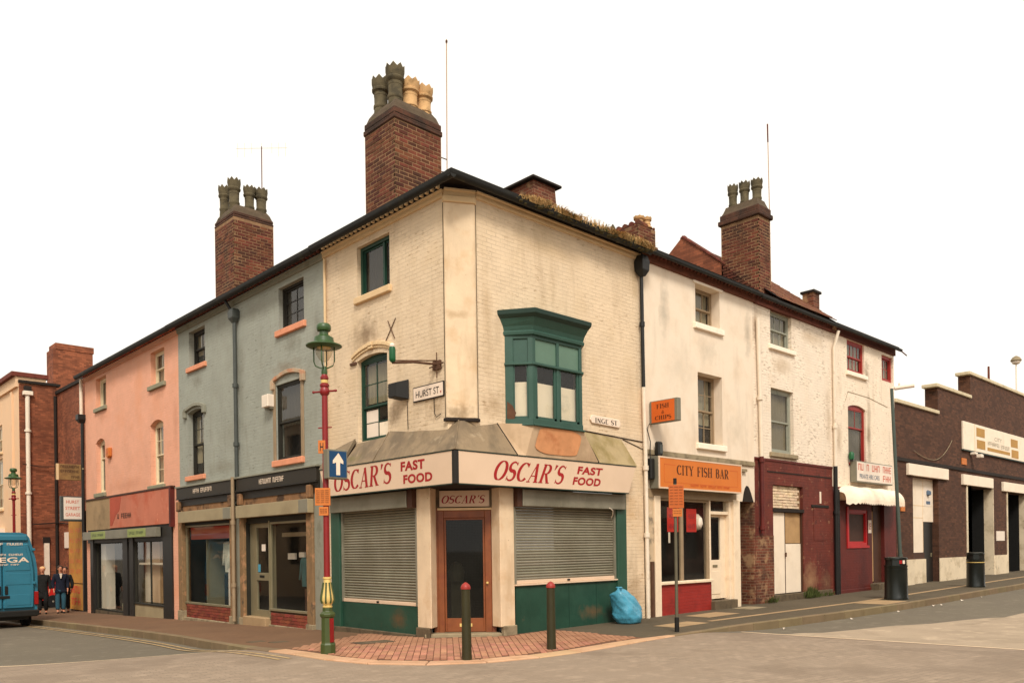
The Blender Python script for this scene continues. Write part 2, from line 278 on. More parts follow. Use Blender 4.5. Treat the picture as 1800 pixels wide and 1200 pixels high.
M('frame_red', (150, 44, 36), 0.5, 0.1, 4)
M('frame_redbright', (176, 26, 28), 0.45, 0.1, 4)
M('net', (150, 138, 112), 0.95, 0.1, 3)
M('net_dark', (106, 96, 76), 0.95, 0.15, 3)
M('net_white', (244, 226, 200), 0.95, 0.05, 2, patch=[((196, 186, 164), 2.2, .55, .68, .7)])
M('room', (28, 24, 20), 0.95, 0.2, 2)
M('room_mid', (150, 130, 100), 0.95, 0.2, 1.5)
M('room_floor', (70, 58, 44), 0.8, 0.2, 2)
M('garment_grey', (206, 204, 186), 0.9, 0.15, 6, 0.3, 20)
M('garment_dark', (34, 38, 40), 0.9, 0.15, 6)
M('garment_teal', (46, 84, 84), 0.9, 0.15, 6)
M('pipe_black', (30, 29, 27), 0.5, 0.15, 4, 0.1, 30)
M('pipe_grey', (70, 74, 70), 0.5, 0.12, 4)
M('pipe_cream', (214, 186, 144), 0.6, 0.08, 4)
M('pipe_white', (226, 210, 188), 0.6, 0.08, 4, patch=[((170, 152, 128), 4, .6, .7, .6)])
M('rust', (90, 62, 44), 0.9, 0.2, 8, 0.3, 40)
M('plastic_black', (26, 25, 22), 0.5, 0.1, 4)
M('plastic_white', (232, 216, 196), 0.45, 0.03, 4)
M('plastic_green', (22, 84, 46), 0.35, 0.08, 4)
M('enamel', (236, 214, 192), 0.4, 0.04, 4)
M('orange_sign', (206, 112, 36), 0.45, 0.04, 2, spec=0.4)
M('orange_dark', (206, 96, 32), 0.5, 0.05, 2)
M('notice_orange', (196, 112, 48), 0.6, 0.06, 4)
M('notice_brown', (184, 92, 36), 0.6, 0.06, 4)
M('yellow_board', (190, 132, 52), 0.7, 0.1, 2, patch=[((166, 108, 42), 2.2, .5, .66, .7)])
M('buff_sign', (176, 132, 66), 0.7, 0.1, 2)
M('red_poster', (206, 44, 34), 0.6, 0.06, 3)
M('poster_white', (230, 214, 196), 0.7, 0.05, 4)
M('sign_blue', (28, 66, 102), 0.4, 0.05, 4)
M('sign_grey', (118, 114, 98), 0.5, 0.08, 4)
M('lamp_green', (50, 78, 36), 0.4, 0.1, 5, spec=0.5)
M('lamp_base_green', (62, 74, 34), 0.45, 0.1, 5, spec=0.45)
M('lamp_red', (128, 22, 22), 0.4, 0.1, 5, spec=0.5)
M('lamp_gold', (214, 184, 112), 0.45, 0.1, 5)
M('olive_post', (50, 46, 22), 0.6, 0.15, 4, 0.2, 20)
M('bollard_red', (152, 48, 40), 0.45, 0.1, 6, patch=[((226, 176, 150), 9, .64, .68, .8)])
M('bin_green', (16, 23, 20), 0.35, 0.12, 4, spec=0.5)
M('grey_pole', (104, 98, 80), 0.5, 0.1, 4, metal=0.3)
M('lamp_pole', (70, 80, 72), 0.5, 0.1, 4)
M('lamp_head', (226, 208, 188), 0.5, 0.05, 4)
M('bag_blue', (74, 150, 176), 0.3, 0.12, 5, 1.6, 11, spec=0.6)
M('van_blue', (44, 114, 136), 0.38, 0.06, 2, spec=0.55, patch=[((36, 96, 116), 1.2, .5, .7, .6)])
M('tyre', (24, 23, 22), 0.85, 0.1, 6)
M('hub', (170, 164, 146), 0.4, 0.08, 4, metal=0.5)
M('tail_red', (150, 22, 20), 0.25, 0.05, 4, spec=0.6)
M('plate_yellow', (210, 172, 60), 0.5, 0.05, 4)
M('car_red', (190, 36, 32), 0.3, 0.05, 2, spec=0.6)
M('skin', (196, 132, 100), 0.6, 0.08, 6)
M('hair', (60, 40, 28), 0.8, 0.15, 10)
M('hair_fair', (210, 160, 110), 0.8, 0.15, 10)
M('coat_black', (28, 27, 25), 0.9, 0.12, 8)
M('coat_navy', (20, 25, 40), 0.9, 0.12, 8)
M('jeans', (46, 84, 98), 0.9, 0.12, 8)
M('shoe', (24, 22, 20), 0.6, 0.1, 8)
M('scarf_white', (214, 198, 176), 0.9, 0.1, 8)
M('far_cream', (228, 190, 152), 0.85, 0.05, 1.0, 0.2, 40, patch=[((220, 172, 122), 1.0, .52, .7, .5)])
M('opposite_cream', (214, 190, 156), 0.85, 0.08, 0.6, 0.2, 40)
M('asphalt', (112, 103, 87), 0.9, 0.1, 0.35, 0.6, 110, grain=0.6, patch=[((104, 95, 81), 0.5, .45, .62, .8), ((142, 131, 112), 3.0, .56, .7, .5), ((70, 64, 55), 5.0, .68, .73, .6)], spots=((84, 76, 64), 3.1, .04, .10, .5))
M('table_surface', (158, 139, 119), 0.9, 0.1, 0.5, 0.6, 100, grain=0.6, sett=(0.2, 0.1, 0.85), patch=[((140, 122, 103), 1.3, .44, .66, .7), ((176, 155, 133), 3.5, .54, .7, .5), ((98, 84, 70), 7.0, .66, .72, .7), ((112, 96, 80), 0.33, .52, .58, .35)])
M('pavement_brown', (116, 86, 61), 0.9, 0.1, 0.6, 0.3, 60, grain=0.35, patch=[((104, 76, 54), 0.8, .46, .66, .75), ((146, 106, 78), 6, .58, .7, .4)])
M('pavement_asphalt', (90, 79, 61), 0.9, 0.1, 0.5, 0.4, 90, grain=0.45, patch=[((80, 70, 54), 0.7, .46, .66, .8), ((124, 109, 86), 5, .6, .72, .5)])
M('slab', (168, 140, 104), 0.9, 0.1, 1.5, 0.3, 60, grain=0.2, patch=[((146, 120, 88), 2.5, .5, .68, .6)])
M('paver', (174, 121, 96), 0.9, 0.12, 2.5, 0.4, 80, objrand=0.18, grain=0.25, patch=[((134, 86, 62), 1.5, .5, .7, .6)])
M('paver_joint', (104, 72, 52), 0.95, 0.15, 4, 0.3, 60)
M('kerb', (126, 107, 80), 0.9, 0.12, 2, 0.3, 60, objrand=0.1, grain=0.2, patch=[((112, 96, 68), 2.5, .5, .66, .6)])
M('kerb_pale', (196, 156, 122), 0.9, 0.1, 2, 0.3, 60, objrand=0.08, grain=0.2, patch=[((176, 132, 96), 3, .5, .68, .7)])
M('line_white', (226, 198, 164), 0.8, 0.08, 4, 0.2, 60, patch=[((176, 148, 116), 9, .58, .7, .7)])
M('line_yellow', (182, 154, 108), 0.8, 0.1, 4, 0.2, 60, patch=[((150, 122, 92), 6, .48, .6, .9)])
M('straw', (184, 148, 96), 0.95, 0.2, 6)
M('moss', (66, 58, 32), 0.95, 0.25, 8, 0.4, 40)
M('weed', (70, 78, 34), 0.9, 0.2, 8)
M('litter', (238, 224, 206), 0.8, 0.05, 4)
M('opening_dark', (22, 21, 19), 0.9, 0.1, 4)
M('roller_dark', (40, 38, 32), 0.7, 0.1, 3)
glass('glass', (0.88, 0.89, 0.86), 1.0, 0.03); glass('glass_dark', (0.35, 0.38, 0.36), 0.7, 0.015); glass('lamp_glass', (0.95, 0.93, 0.88), 0.8, 0.14); glass('glass_clear', (0.9, 0.92, 0.9), 1.0, 0.006)
glass('glass_dull', (0.7, 0.7, 0.66), 0.55, 0.16)

M('fascia_salmon', (194, 116, 90), .8, .1, 1.2, .15, 30, patch=[((186, 92, 64), .9, .5, .64, .8), ((222, 148, 116), 5, .62, .7, .7)])
M('patch_red', (178, 82, 60), .8, .1, 2, .1, 30)
M('fascia_bare', (164, 136, 100), .85, .12, 1.4, .2, 30, patch=[((126, 104, 76), 1.2, .48, .64, .8)])
M('notice_green', (150, 160, 96), .7, .08, 3)
M('old_render', (196, 172, 140), .9, .12, 2, .4, 25, patch=[((120, 108, 92), 3, .5, .62, .9), ((226, 204, 176), 4, .58, .7, .7)])
M('pale_brick', (222, 196, 164), .9, .12, 4, .4, 50, objrand=.12, patch=[((170, 140, 108), 4, .56, .66, .6)])
M('plywood', (176, 140, 96), .8, .1, 3, .1, 30, patch=[((150, 114, 76), 2, .5, .66, .7)])
M('coping_stone', (206, 190, 158), .85, .1, 2, .3, 30, patch=[((160, 146, 116), 2, .5, .66, .7)])
M('awning_cream', (244, 224, 200), .9, .06, 1.2, .2, 14, patch=[((214, 190, 160), 2.2, .5, .68, .6)])
M('white_base', (222, 204, 174), .9, .08, 1.5, .3, 30, patch=[((176, 156, 124), 1.6, .5, .66, .7), ((110, 96, 70), 3, .62, .7, .6)])

M('scar', (170, 146, 116), .9, .15, 6, .4, 50, patch=[((126, 98, 72), 5, .5, .64, .8)])

M('pale_asphalt', (170, 151, 128), 0.9, 0.08, 0.4, 0.6, 110, grain=0.5, patch=[((148, 131, 110), 1.1, .46, .64, .7), ((204, 182, 154), 2.4, .55, .7, .5), ((120, 106, 88), 6.0, .68, .73, .6)])

M('cap_brick', (92, 58, 42), .9, .25, 4, .5, 60, brick=.7, bw=(.228, .086), mortar=(78, 60, 46), patch=[((48, 36, 28), 2.0, .48, .64, .85)])

M('aerial', (176, 140, 106), .6, .1, 6)
M('weathered_hood', (180, 156, 128), .85, .12, 4, .4, 40, patch=[((190, 128, 94), 3.0, .46, .6, .8), ((120, 108, 92), 6, .6, .7, .7)])
M('old_board', (150, 114, 68), .7, .1, 3, patch=[((112, 80, 50), 3, .48, .64, .7)])

M('net_black', (60, 54, 44), .95, .15, 3)

# ------------------------------------------------------------------ helpers
WLOC = {}
class Fr:
    """a facade frame: u along the wall, o outwards from the wall, z up"""
    def __init__(s, o, u, n, sg): s.o = Vector(o); s.u = Vector(u).normalized(); s.n = Vector(n).normalized(); s.sg = sg
    def P(s, u, o, z): return s.o + s.u * u + s.n * o + Vector((0, 0, z))
FL = Fr((0, 0, 0), (0, 1, 0), (-1, 0, 0), -1)     # left street front (u grows away to the left)
FR = Fr((0, 0, 0), (1, 0, 0), (0, -1, 0), 1)      # right street front
FD = Fr((0.65, 0.65, 0), (1, -1, 0), (-1, -1, 0), 1)   # door across the corner

class B:
    def __init__(s): s.v = []; s.f = []; s.mi = []; s.cur = 0
    def add(s, vs, fs):
        n = len(s.v); s.v += [tuple(x) for x in vs]
        for f in fs: s.f.append([i + n for i in f]); s.mi.append(s.cur)
        return s
    def hexa(s, p):   # p: 8 points, bottom ring 0-3, top ring 4-7
        return s.add(p, [(0, 3, 2, 1), (4, 5, 6, 7), (0, 1, 5, 4), (1, 2, 6, 5), (2, 3, 7, 6), (3, 0, 4, 7)])
    def box(s, x0, x1, y0, y1, z0, z1):
        return s.hexa([(x0, y0, z0), (x1, y0, z0), (x1, y1, z0), (x0, y1, z0), (x0, y0, z1), (x1, y0, z1), (x1, y1, z1), (x0, y1, z1)])
    def fbox(s, fr, u0, u1, o0, o1, z0, z1):
        P = fr.P
        return s.hexa([P(u0, o0, z0), P(u1, o0, z0), P(u1, o1, z0), P(u0, o1, z0), P(u0, o0, z1), P(u1, o0, z1), P(u1, o1, z1), P(u0, o1, z1)])
    def quad(s, a, b, c, d): return s.add([a, b, c, d], [(0, 1, 2, 3)])
    def fquad(s, fr, u0, u1, o, z0, z1): return s.quad(fr.P(u0, o, z0), fr.P(u1, o, z0), fr.P(u1, o, z1), fr.P(u0, o, z1))
    def fprism(s, fr, pts, o0, o1):      # polygon in (u,z), extruded outwards
        n = len(pts)
        return s.add([fr.P(u, o0, z) for u, z in pts] + [fr.P(u, o1, z) for u, z in pts],
                     [tuple(range(n)), tuple(range(n, 2 * n))] + [(i, (i + 1) % n, n + (i + 1) % n, n + i) for i in range(n)])
    def zprism(s, pts, z0, z1):          # plan polygon, extruded upwards
        n = len(pts)
        return s.add([(x, y, z0) for x, y in pts] + [(x, y, z1) for x, y in pts],
                     [tuple(range(n)), tuple(range(n, 2 * n))] + [(i, (i + 1) % n, n + (i + 1) % n, n + i) for i in range(n)])
    def sweep(s, fr, prof, u0, u1):      # profile in (o,z) swept along u
        n = len(prof)
        return s.add([fr.P(u0, o, z) for o, z in prof] + [fr.P(u1, o, z) for o, z in prof],
                     [tuple(range(n)), tuple(range(n, 2 * n))] + [(i, (i + 1) % n, n + (i + 1) % n, n + i) for i in range(n)])
    def ring(s, rings, closed=True, caps=True):   # loft list of rings of equal length
        n = len(rings[0]); vs = [p for r in rings for p in r]; fs = []
        for k in range(len(rings) - 1):
            for i in range(n if closed else n - 1):
                j = (i + 1) % n; fs.append((k * n + i, k * n + j, (k + 1) * n + j, (k + 1) * n + i))
        if caps and closed:
            fs.append(tuple(range(n))); fs.append(tuple(range((len(rings) - 1) * n, len(rings) * n)))
        return s.add(vs, fs)
    def lathe(s, c, prof, n=16, a0=0.0):
        return s.ring([[(c[0] + r * math.cos(a0 + 2 * math.pi * i / n), c[1] + r * math.sin(a0 + 2 * math.pi * i / n), c[2] + z) for i in range(n)] for r, z in prof])
    def tube(s, pts, r, n=8, r1=None):
        pts = [Vector(p) for p in pts]; rings = []
        for k, p in enumerate(pts):
            d = (pts[min(k + 1, len(pts) - 1)] - pts[max(k - 1, 0)]).normalized()
            a = Vector((0, 0, 1)) if abs(d.z) < 0.9 else Vector((1, 0, 0))
            x = d.cross(a).normalized(); y = d.cross(x).normalized()
            rr = r if r1 is None else r + (r1 - r) * k / (len(pts) - 1)
            rings.append([p + x * rr * math.cos(2 * math.pi * i / n) + y * rr * math.sin(2 * math.pi * i / n) for i in range(n)])
        return s.ring(rings)
    def wall(s, fr, u0, u1, z0, z1, holes=(), rev=0.14):
        """front skin with openings (u0,u1,z0,z1[,rise]) and their reveals"""
        us = sorted({u0, u1} | {h[0] for h in holes} | {h[1] for h in holes}); zs = sorted({z0, z1} | {h[2] for h in holes} | {h[3] for h in holes})
        us = [u for u in us if u0 <= u <= u1]; zs = [z for z in zs if z0 <= z <= z1]
        for a, b in zip(us, us[1:]):
            for c, d in zip(zs, zs[1:]):
                mu, mz = (a + b) / 2, (c + d) / 2
                if not any(h[0] < mu < h[1] and h[2] < mz < h[3] for h in holes): s.fquad(fr, a, b, 0, c, d)
        for h in holes:
            a, b, c, d = h[:4]; P = fr.P
            s.quad(P(a, 0, c), P(a, -rev, c), P(a, -rev, d), P(a, 0, d)); s.quad(P(b, 0, c), P(b, -rev, c), P(b, -rev, d), P(b, 0, d))
            s.quad(P(a, 0, c), P(b, 0, c), P(b, -rev, c), P(a, -rev, c)); s.quad(P(a, 0, d), P(b, 0, d), P(b, -rev, d), P(a, -rev, d))
            if len(h) > 4 and h[4]:
                r = h[4]; n = 8; m = (a + b) / 2
                arc = [(a + (b - a) * i / n, d - r * ((2 * i / n - 1) ** 2)) for i in range(n + 1)]
                for i in range(n):
                    p, q = arc[i], arc[i + 1]
                    if i < n / 2: s.fprism(fr, [p, q, (q[0], d), (p[0], d)] if q[1] < d - 1e-6 else [p, q, (p[0], d)], -rev, 0)
                    else: s.fprism(fr, [p, q, (q[0], d), (p[0], d)] if p[1] < d - 1e-6 else [p, q, (q[0], d)], -rev, 0)
        return s
    def obj(s, name, mat, parent=None, bev=0.0, smooth=False, kind=None, loc=None):
        me = bpy.data.meshes.new(name)
        base = Vector(WLOC[parent.name]) if parent else Vector(loc or (0, 0, 0))
        me.from_pydata([(x - base.x, y - base.y, z - base.z) for x, y, z in s.v], [], s.f)
        mats = mat if isinstance(mat, (list, tuple)) else [mat]
        for m in mats: me.materials.append(MATS[m])
        if len(mats) > 1:
            for p, i in zip(me.polygons, s.mi): p.material_index = i
        bm = bmesh.new(); bm.from_mesh(me)
        bmesh.ops.recalc_face_normals(bm, faces=bm.faces)
        if bev: bmesh.ops.bevel(bm, geom=bm.edges[:], offset=bev, segments=1, affect='EDGES', clamp_overlap=True)
        bm.to_mesh(me); bm.free()
        if smooth:
            for p in me.polygons: p.use_smooth = True
            if smooth != 1: me.set_sharp_from_angle(angle=math.radians(smooth))
        o = bpy.data.objects.new(name, me); COL.objects.link(o)
        if parent: o.parent = parent
        else: o.location = base
        WLOC[o.name] = tuple(base)
        if kind: o['kind'] = kind
        return o

def thing(name, loc, label, cat, group=None):
    o = bpy.data.objects.new(name, None); o.empty_display_size = 0.3; COL.objects.link(o); o.location = loc
    WLOC[o.name] = tuple(loc); o['label'] = label; o['category'] = cat
    if group: o['group'] = group
    return o
def tag(o, label, cat, group=None):
    o['label'] = label; o['category'] = cat
    if group: o['group'] = group
    return o
def inst(name, me, parent, loc, rz=0.0, sc=None):
    """one more individual of a shared mesh, as a child of parent (world location given)"""
    o = bpy.data.objects.new(name, me); COL.objects.link(o); o.parent = parent
    b = WLOC[parent.name]; o.location = (loc[0] - b[0], loc[1] - b[1], loc[2] - b[2]); o.rotation_euler = (0, 0, rz)
    if sc: o.scale = sc
    WLOC[o.name] = tuple(loc)
    return o
def shared(name, mat, builder, bev=0.0):
    me = bpy.data.meshes.new(name); me.from_pydata(builder.v, [], builder.f); me.materials.append(MATS[mat])
    bm = bmesh.new(); bm.from_mesh(me); bmesh.ops.recalc_face_normals(bm, faces=bm.faces)
    if bev: bmesh.ops.bevel(bm, geom=bm.edges[:], offset=bev, segments=1, affect='EDGES', clamp_overlap=True)
    bm.to_mesh(me); bm.free(); return me

# ---- lettering: calligraphic strokes (serif) and the built-in sans
def arc(cx, cy, rx, ry, a0, a1, n=14):
    return [(cx + rx * math.cos(math.radians(a0 + (a1 - a0) * i / n)), cy + ry * math.sin(math.radians(a0 + (a1 - a0) * i / n))) for i in range(n + 1)]
def swell(pts, lo, hi):  # thick in the middle
    return (pts, lambda t: lo + (hi - lo) * math.sin(math.pi * t) ** 1.2)
TH, TN = 0.15, 0.045
SER = lambda x, y, w=0.13: ([(x - w, y), (x + w, y)], lambda t: TN * 1.1)
GL = {
 'O': (0.66, [arc(.33, .5, .27, .47, 0, 360, 28)]),
 'S': (0.52, [swell(arc(.25, .735, .185, .23, 35, 200, 10) + arc(.26, .71, .19, .2, 205, 262, 4) + arc(.25, .27, .2, .25, 84, 20, 5) + arc(.25, .255, .2, .225, 10, -150, 10), .05, .17), ([(.425, .80), (.43, .97)], lambda t: .035), ([(.05, .03), (.055, .24)], lambda t: .035)]),
 'C': (0.62, [arc(.34, .5, .27, .46, 48, 318, 22), ([(.53, .76), (.54, .98)], lambda t: .04)]),
 'A': (0.66, [([(.33, .98), (.10, .02)], lambda t: .05), ([(.33, .98), (.53, .02)], lambda t: TH), ([(.17, .33), (.46, .33)], lambda t: TN), SER(.10, .02, .1), SER(.53, .02, .13)]),
 'R': (0.64, [([(.14, .02), (.14, .97)], lambda t: TH), [(.14, .965), (.3, .965)] + arc(.30, .73, .19, .235, 90, -90, 10) + [(.14, .495)], ([(.31, .49), (.53, .02)], lambda t: TH * .9), SER(.14, .02), SER(.55, .02, .1), SER(.1, .97, .08)]),
 "'": (0.24, [([(.14, .99), (.08, .72)], lambda t: .13 * (1 - t) + .03)]),
 'I': (0.34, [([(.17, .02), (.17, .98)], lambda t: TH), SER(.17, .02), SER(.17, .98)]),
 'T': (0.58, [([(.29, .02), (.29, .97)], lambda t: TH), ([(.03, .965), (.55, .965)], lambda t: TN), SER(.29, .02), ([(.04, .8), (.04, .98)], lambda t: .04), ([(.54, .8), (.54, .98)], lambda t: .04)]),
 'Y': (0.62, [([(.31, .02), (.31, .46)], lambda t: TH), ([(.31, .46), (.1, .97)], lambda t: TH * .9), ([(.31, .46), (.51, .97)], lambda t: .05), SER(.31, .02), SER(.1, .97, .11), SER(.51, .97, .09)]),
 'F': (0.54, [([(.15, .02), (.15, .97)], lambda t: TH), ([(.08, .965), (.49, .965)], lambda t: TN), ([(.15, .52), (.38, .52)], lambda t: TN), SER(.15, .02), ([(.48, .78), (.48, .98)], lambda t: .045), ([(.38, .42), (.38, .62)], lambda t: .04)]),
 'H': (0.68, [([(.15, .02), (.15, .97)], lambda t: TH), ([(.52, .02), (.52, .97)], lambda t: TH), ([(.15, .51), (.52, .51)], lambda t: TN), SER(.15, .02), SER(.15, .97), SER(.52, .02), SER(.52, .97)]),
 'B': (0.60, [([(.14, .02), (.14, .97)], lambda t: TH), [(.14, .965), (.28, .965)] + arc(.28, .745, .17, .22, 90, -90, 10) + [(.14, .52)], [(.14, .52), (.3, .52)] + arc(.30, .275, .2, .245, 90, -90, 10) + [(.14, .03)]]),
 'P': (0.58, [([(.14, .02), (.14, .97)], lambda t: TH), [(.14, .965), (.3, .965)] + arc(.30, .715, .2, .25, 90, -90, 10) + [(.14, .465)], SER(.14, .02), SER(.1, .97, .08)]),
 'N': (0.68, [([(.12, .02), (.12, .97)], lambda t: .06), ([(.12, .97), (.54, .02)], lambda t: TH), ([(.54, .02), (.54, .97)], lambda t: .06), SER(.12, .02, .1), SER(.54, .97, .1)]),
 'G': (0.66, [arc(.34, .5, .27, .46, 48, 330, 22), ([(.55, .06), (.55, .42)], lambda t: TH * .8), SER(.53, .43, .1)]),
 'E': (0.56, [([(.15, .02), (.15, .97)], lambda t: TH), ([(.08, .965), (.49, .965)], lambda t: TN), ([(.15, .52), (.38, .52)], lambda t: TN), ([(.08, .03), (.5, .03)], lambda t: TN), ([(.48, .78), (.48, .98)], lambda t: .045), ([(.5, .02), (.5, .22)], lambda t: .045)]),
 '&': (0.62, [swell(arc(.27, .77, .13, .19, -60, 200, 12) + [(.5, .05)], .05, .12), arc(.24, .26, .18, .23, 110, 330, 12) + [(.52, .42)]]),
 ' ': (0.4, []),
}
def stroke_poly(st):
    if isinstance(st, tuple): pts, wf = st
    else: pts, wf = st, None
    n = len(pts); Ls = []; Rs = []
    for i, p in enumerate(pts):
        a = pts[max(i - 1, 0)]; b = pts[min(i + 1, n - 1)]
        if n > 20 and abs(pts[0][0] - pts[-1][0]) + abs(pts[0][1] - pts[-1][1]) < 1e-6 and i in (0, n - 1): a, b = pts[-2], pts[1]
        dx, dy = b[0] - a[0], b[1] - a[1]; l = math.hypot(dx, dy) or 1; dx /= l; dy /= l
        w = wf(i / (n - 1)) if wf else TN + (TH * 1.08 - TN) * abs(dy) ** 1.3
        Ls.append((p[0] - dy * w / 2, p[1] + dx * w / 2)); Rs.append((p[0] + dy * w / 2, p[1] - dx * w / 2))
    return [(Ls[i], Rs[i], Rs[i + 1], Ls[i + 1]) for i in range(n - 1)]
def serif_quads(text, track=0.04):
    x = 0; out = []
    for ch in text:
        w, sts = GL[ch]
        for k, st in enumerate(sts):
            for q in stroke_poly(st): out.append(([(p[0] + x, p[1]) for p in q], k))
        x += w + track
    return out, x - track
def lettering(name, text, fr, u, z, w, h, off, mat, parent, shear=0.0, serif=True, bold=0.0, rise=0.0):
    """text whose left end (as read) sits at u, baseline z, scaled to w x h on the frame at offset off"""
    b = B()
    if serif:
        qs, tw = serif_quads(text)
        polys = [(q, 0.0004 * (k + 1)) for q, k in qs]
    else:
        cu = bpy.data.curves.new('t', 'FONT'); cu.body = text; cu.size = 1; cu.offset = bold; cu.space_character = 1.0 + bold * 2
        to = bpy.data.objects.new('t', cu); COL.objects.link(to)
        dg = bpy.context.evaluated_depsgraph_get(); dg.update()
        me = bpy.data.meshes.new_from_object(to.evaluated_get(dg))
        xs = [v.co.x for v in me.vertices]; ys = [v.co.y for v in me.vertices]
        x0, x1, y0, y1 = min(xs), max(xs), min(ys), max(ys); tw = 1.0
        polys = [([((me.vertices[i].co.x - x0) / (x1 - x0), (me.vertices[i].co.y - y0) / (y1 - y0)) for i in p.vertices], 0.0) for p in me.polygons]
        bpy.data.objects.remove(to); bpy.data.curves.remove(cu); bpy.data.meshes.remove(me)
    for q, e in polys:
        b.add([fr.P(u + fr.sg * (px / tw * w + shear * py * h), off + 0.003 + e, z + py * h + rise * px / tw) for px, py in q], [tuple(range(len(q)))])
    return b.obj(name, mat, parent)
def marks(name, fr, u, z, w, h, off, mat, parent, n, words=(), seed=1):
    """print too small to read in the photograph: a row of letter-like strokes"""
    rnd = random.Random(seed); b = B(); cw = w / n
    for i in range(n):
        if i in words: continue
        x = i * cw; t = cw * 0.2; s = fr.sg
        def r(xa, xb, za, zb, e=0.0):
            a, c = u + s * (x + xa), u + s * (x + xb); b.add([fr.P(a, off + .003 + e, z + za), fr.P(c, off + .003 + e, z + za), fr.P(c, off + .003 + e, z + zb), fr.P(a, off + .003 + e, z + zb)], [(0, 1, 2, 3)])
        k = rnd.randrange(5); W = cw * 0.8
        r(0, t, 0, h)
        if k in (0, 1, 3): r(W - t, W, 0, h, .0004)
        if k in (0, 2, 4): r(0, W, h * .85, h, .0008)
        if k in (1, 2, 4): r(0, W, h * .42, h * .58, .0012)
        if k in (3, 2): r(0, W, 0, h * .15, .0016)
    return b.obj(name, mat, parent)

# ---- windows
def window(house, fr, u0, u1, z0, z1, fm, cells=((2, 1), (2, 1)), rec=0.10, sill=None, curtain=None, gl='glass', fw=0.05, bar=0.018, split=0.5, room='room', arch=0, label=None, drop=0.0, plain=False):
    """sash window in an opening; lower cells first. Parts: frame mesh > pane, sill, curtain, sash"""
    b = B(); P = fr.P; f0, f1 = -rec - 0.09, -rec
    b.fbox(fr, u0, u0 + fw, f0, f1, z0, z1); b.fbox(fr, u1 - fw, u1, f0, f1, z0, z1)
    b.fbox(fr, u0 + fw, u1 - fw, f0, f1, z1 - fw - arch * 0.6, z1); b.fbox(fr, u0 + fw, u1 - fw, f0, f1 + .01, z0, z0 + fw)
    w = b.obj('window', fm, house)
    if label: w['label'] = label
    a, c = u0 + fw, u1 - fw; zb, zt = z0 + fw, z1 - fw - arch * 0.6; zm = zb + (zt - zb) * split
    pn = 0
    for k, (nx, nz) in enumerate(cells):
        if len(cells) == 1: s0, s1 = zb, zt
        else: s0, s1 = (zb, zm) if k == 0 else (zm - 0.02, zt)
        o0, o1 = (-rec - 0.075, -rec - 0.045) if k == 0 else (-rec - 0.042, -rec - 0.012)
        if k == 0 and drop: s1 -= 0.0
        sb = B(); st = 0.035
        sb.fbox(fr, a, a + st, o0, o1, s0, s1); sb.fbox(fr, c - st, c, o0, o1, s0, s1)
        sb.fbox(fr, a + st, c - st, o0, o1, s0, s0 + st * 1.2); sb.fbox(fr, a + st, c - st, o0, o1, s1 - st, s1)
        A, Cc, Z0, Z1 = a + st, c - st, s0 + st * 1.2, s1 - st
        for i in range(1, nx):
            x = A + (Cc - A) * i / nx; sb.fbox(fr, x - bar / 2, x + bar / 2, o0 + .004, o1 - .004, Z0, Z1)
        for j in range(1, nz):
            y = Z0 + (Z1 - Z0) * j / nz; sb.fbox(fr, A, Cc, o0 + .006, o1 - .006, y - bar / 2, y + bar / 2)
        sb.obj('sash', fm, w)
        for i in range(nx):
            for j in range(nz):
                pb = B(); om = (o0 + o1) / 2
                pb.fquad(fr, A + (Cc - A) * i / nx, A + (Cc - A) * (i + 1) / nx, om, Z0 + (Z1 - Z0) * j / nz, Z0 + (Z1 - Z0) * (j + 1) / nz)
                pb.obj('pane', gl, w)
    if sill:
        m, ov, hh, pr = sill
        sb = B(); sb.fbox(fr, u0 - ov, u1 + ov, -rec + 0.01, pr, z0 - hh, z0 + 0.004); sb.obj('sill', m, w, bev=0.012)
    if curtain:
        m, zlo, zhi = curtain
        cb = B(); n = 28; pts = []
        for i in range(n + 1):
            x = a + (c - a) * i / n; pts.append((x, -rec - 0.125 + 0.015 * math.sin(i * 1.9 + u0) + 0.008 * math.sin(i * 4.3)))
        zl, zh = zb + (zt - zb) * zlo, zb + (zt - zb) * zhi
        for i in range(n):
            (x, o), (x2, o2) = pts[i], pts[i + 1]
            cb.quad(P(x, o, zl), P(x2, o2, zl), P(x2, o2, zh), P(x, o, zh))
        cb.obj('curtain', m, w, smooth=1)
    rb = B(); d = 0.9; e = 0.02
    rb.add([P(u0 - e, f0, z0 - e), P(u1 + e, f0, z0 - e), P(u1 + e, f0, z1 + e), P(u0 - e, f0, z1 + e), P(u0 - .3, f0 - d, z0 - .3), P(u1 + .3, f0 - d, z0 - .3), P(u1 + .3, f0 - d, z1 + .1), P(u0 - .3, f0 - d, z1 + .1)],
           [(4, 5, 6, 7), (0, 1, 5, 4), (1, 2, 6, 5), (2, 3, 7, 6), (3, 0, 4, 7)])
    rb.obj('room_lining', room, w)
    return w

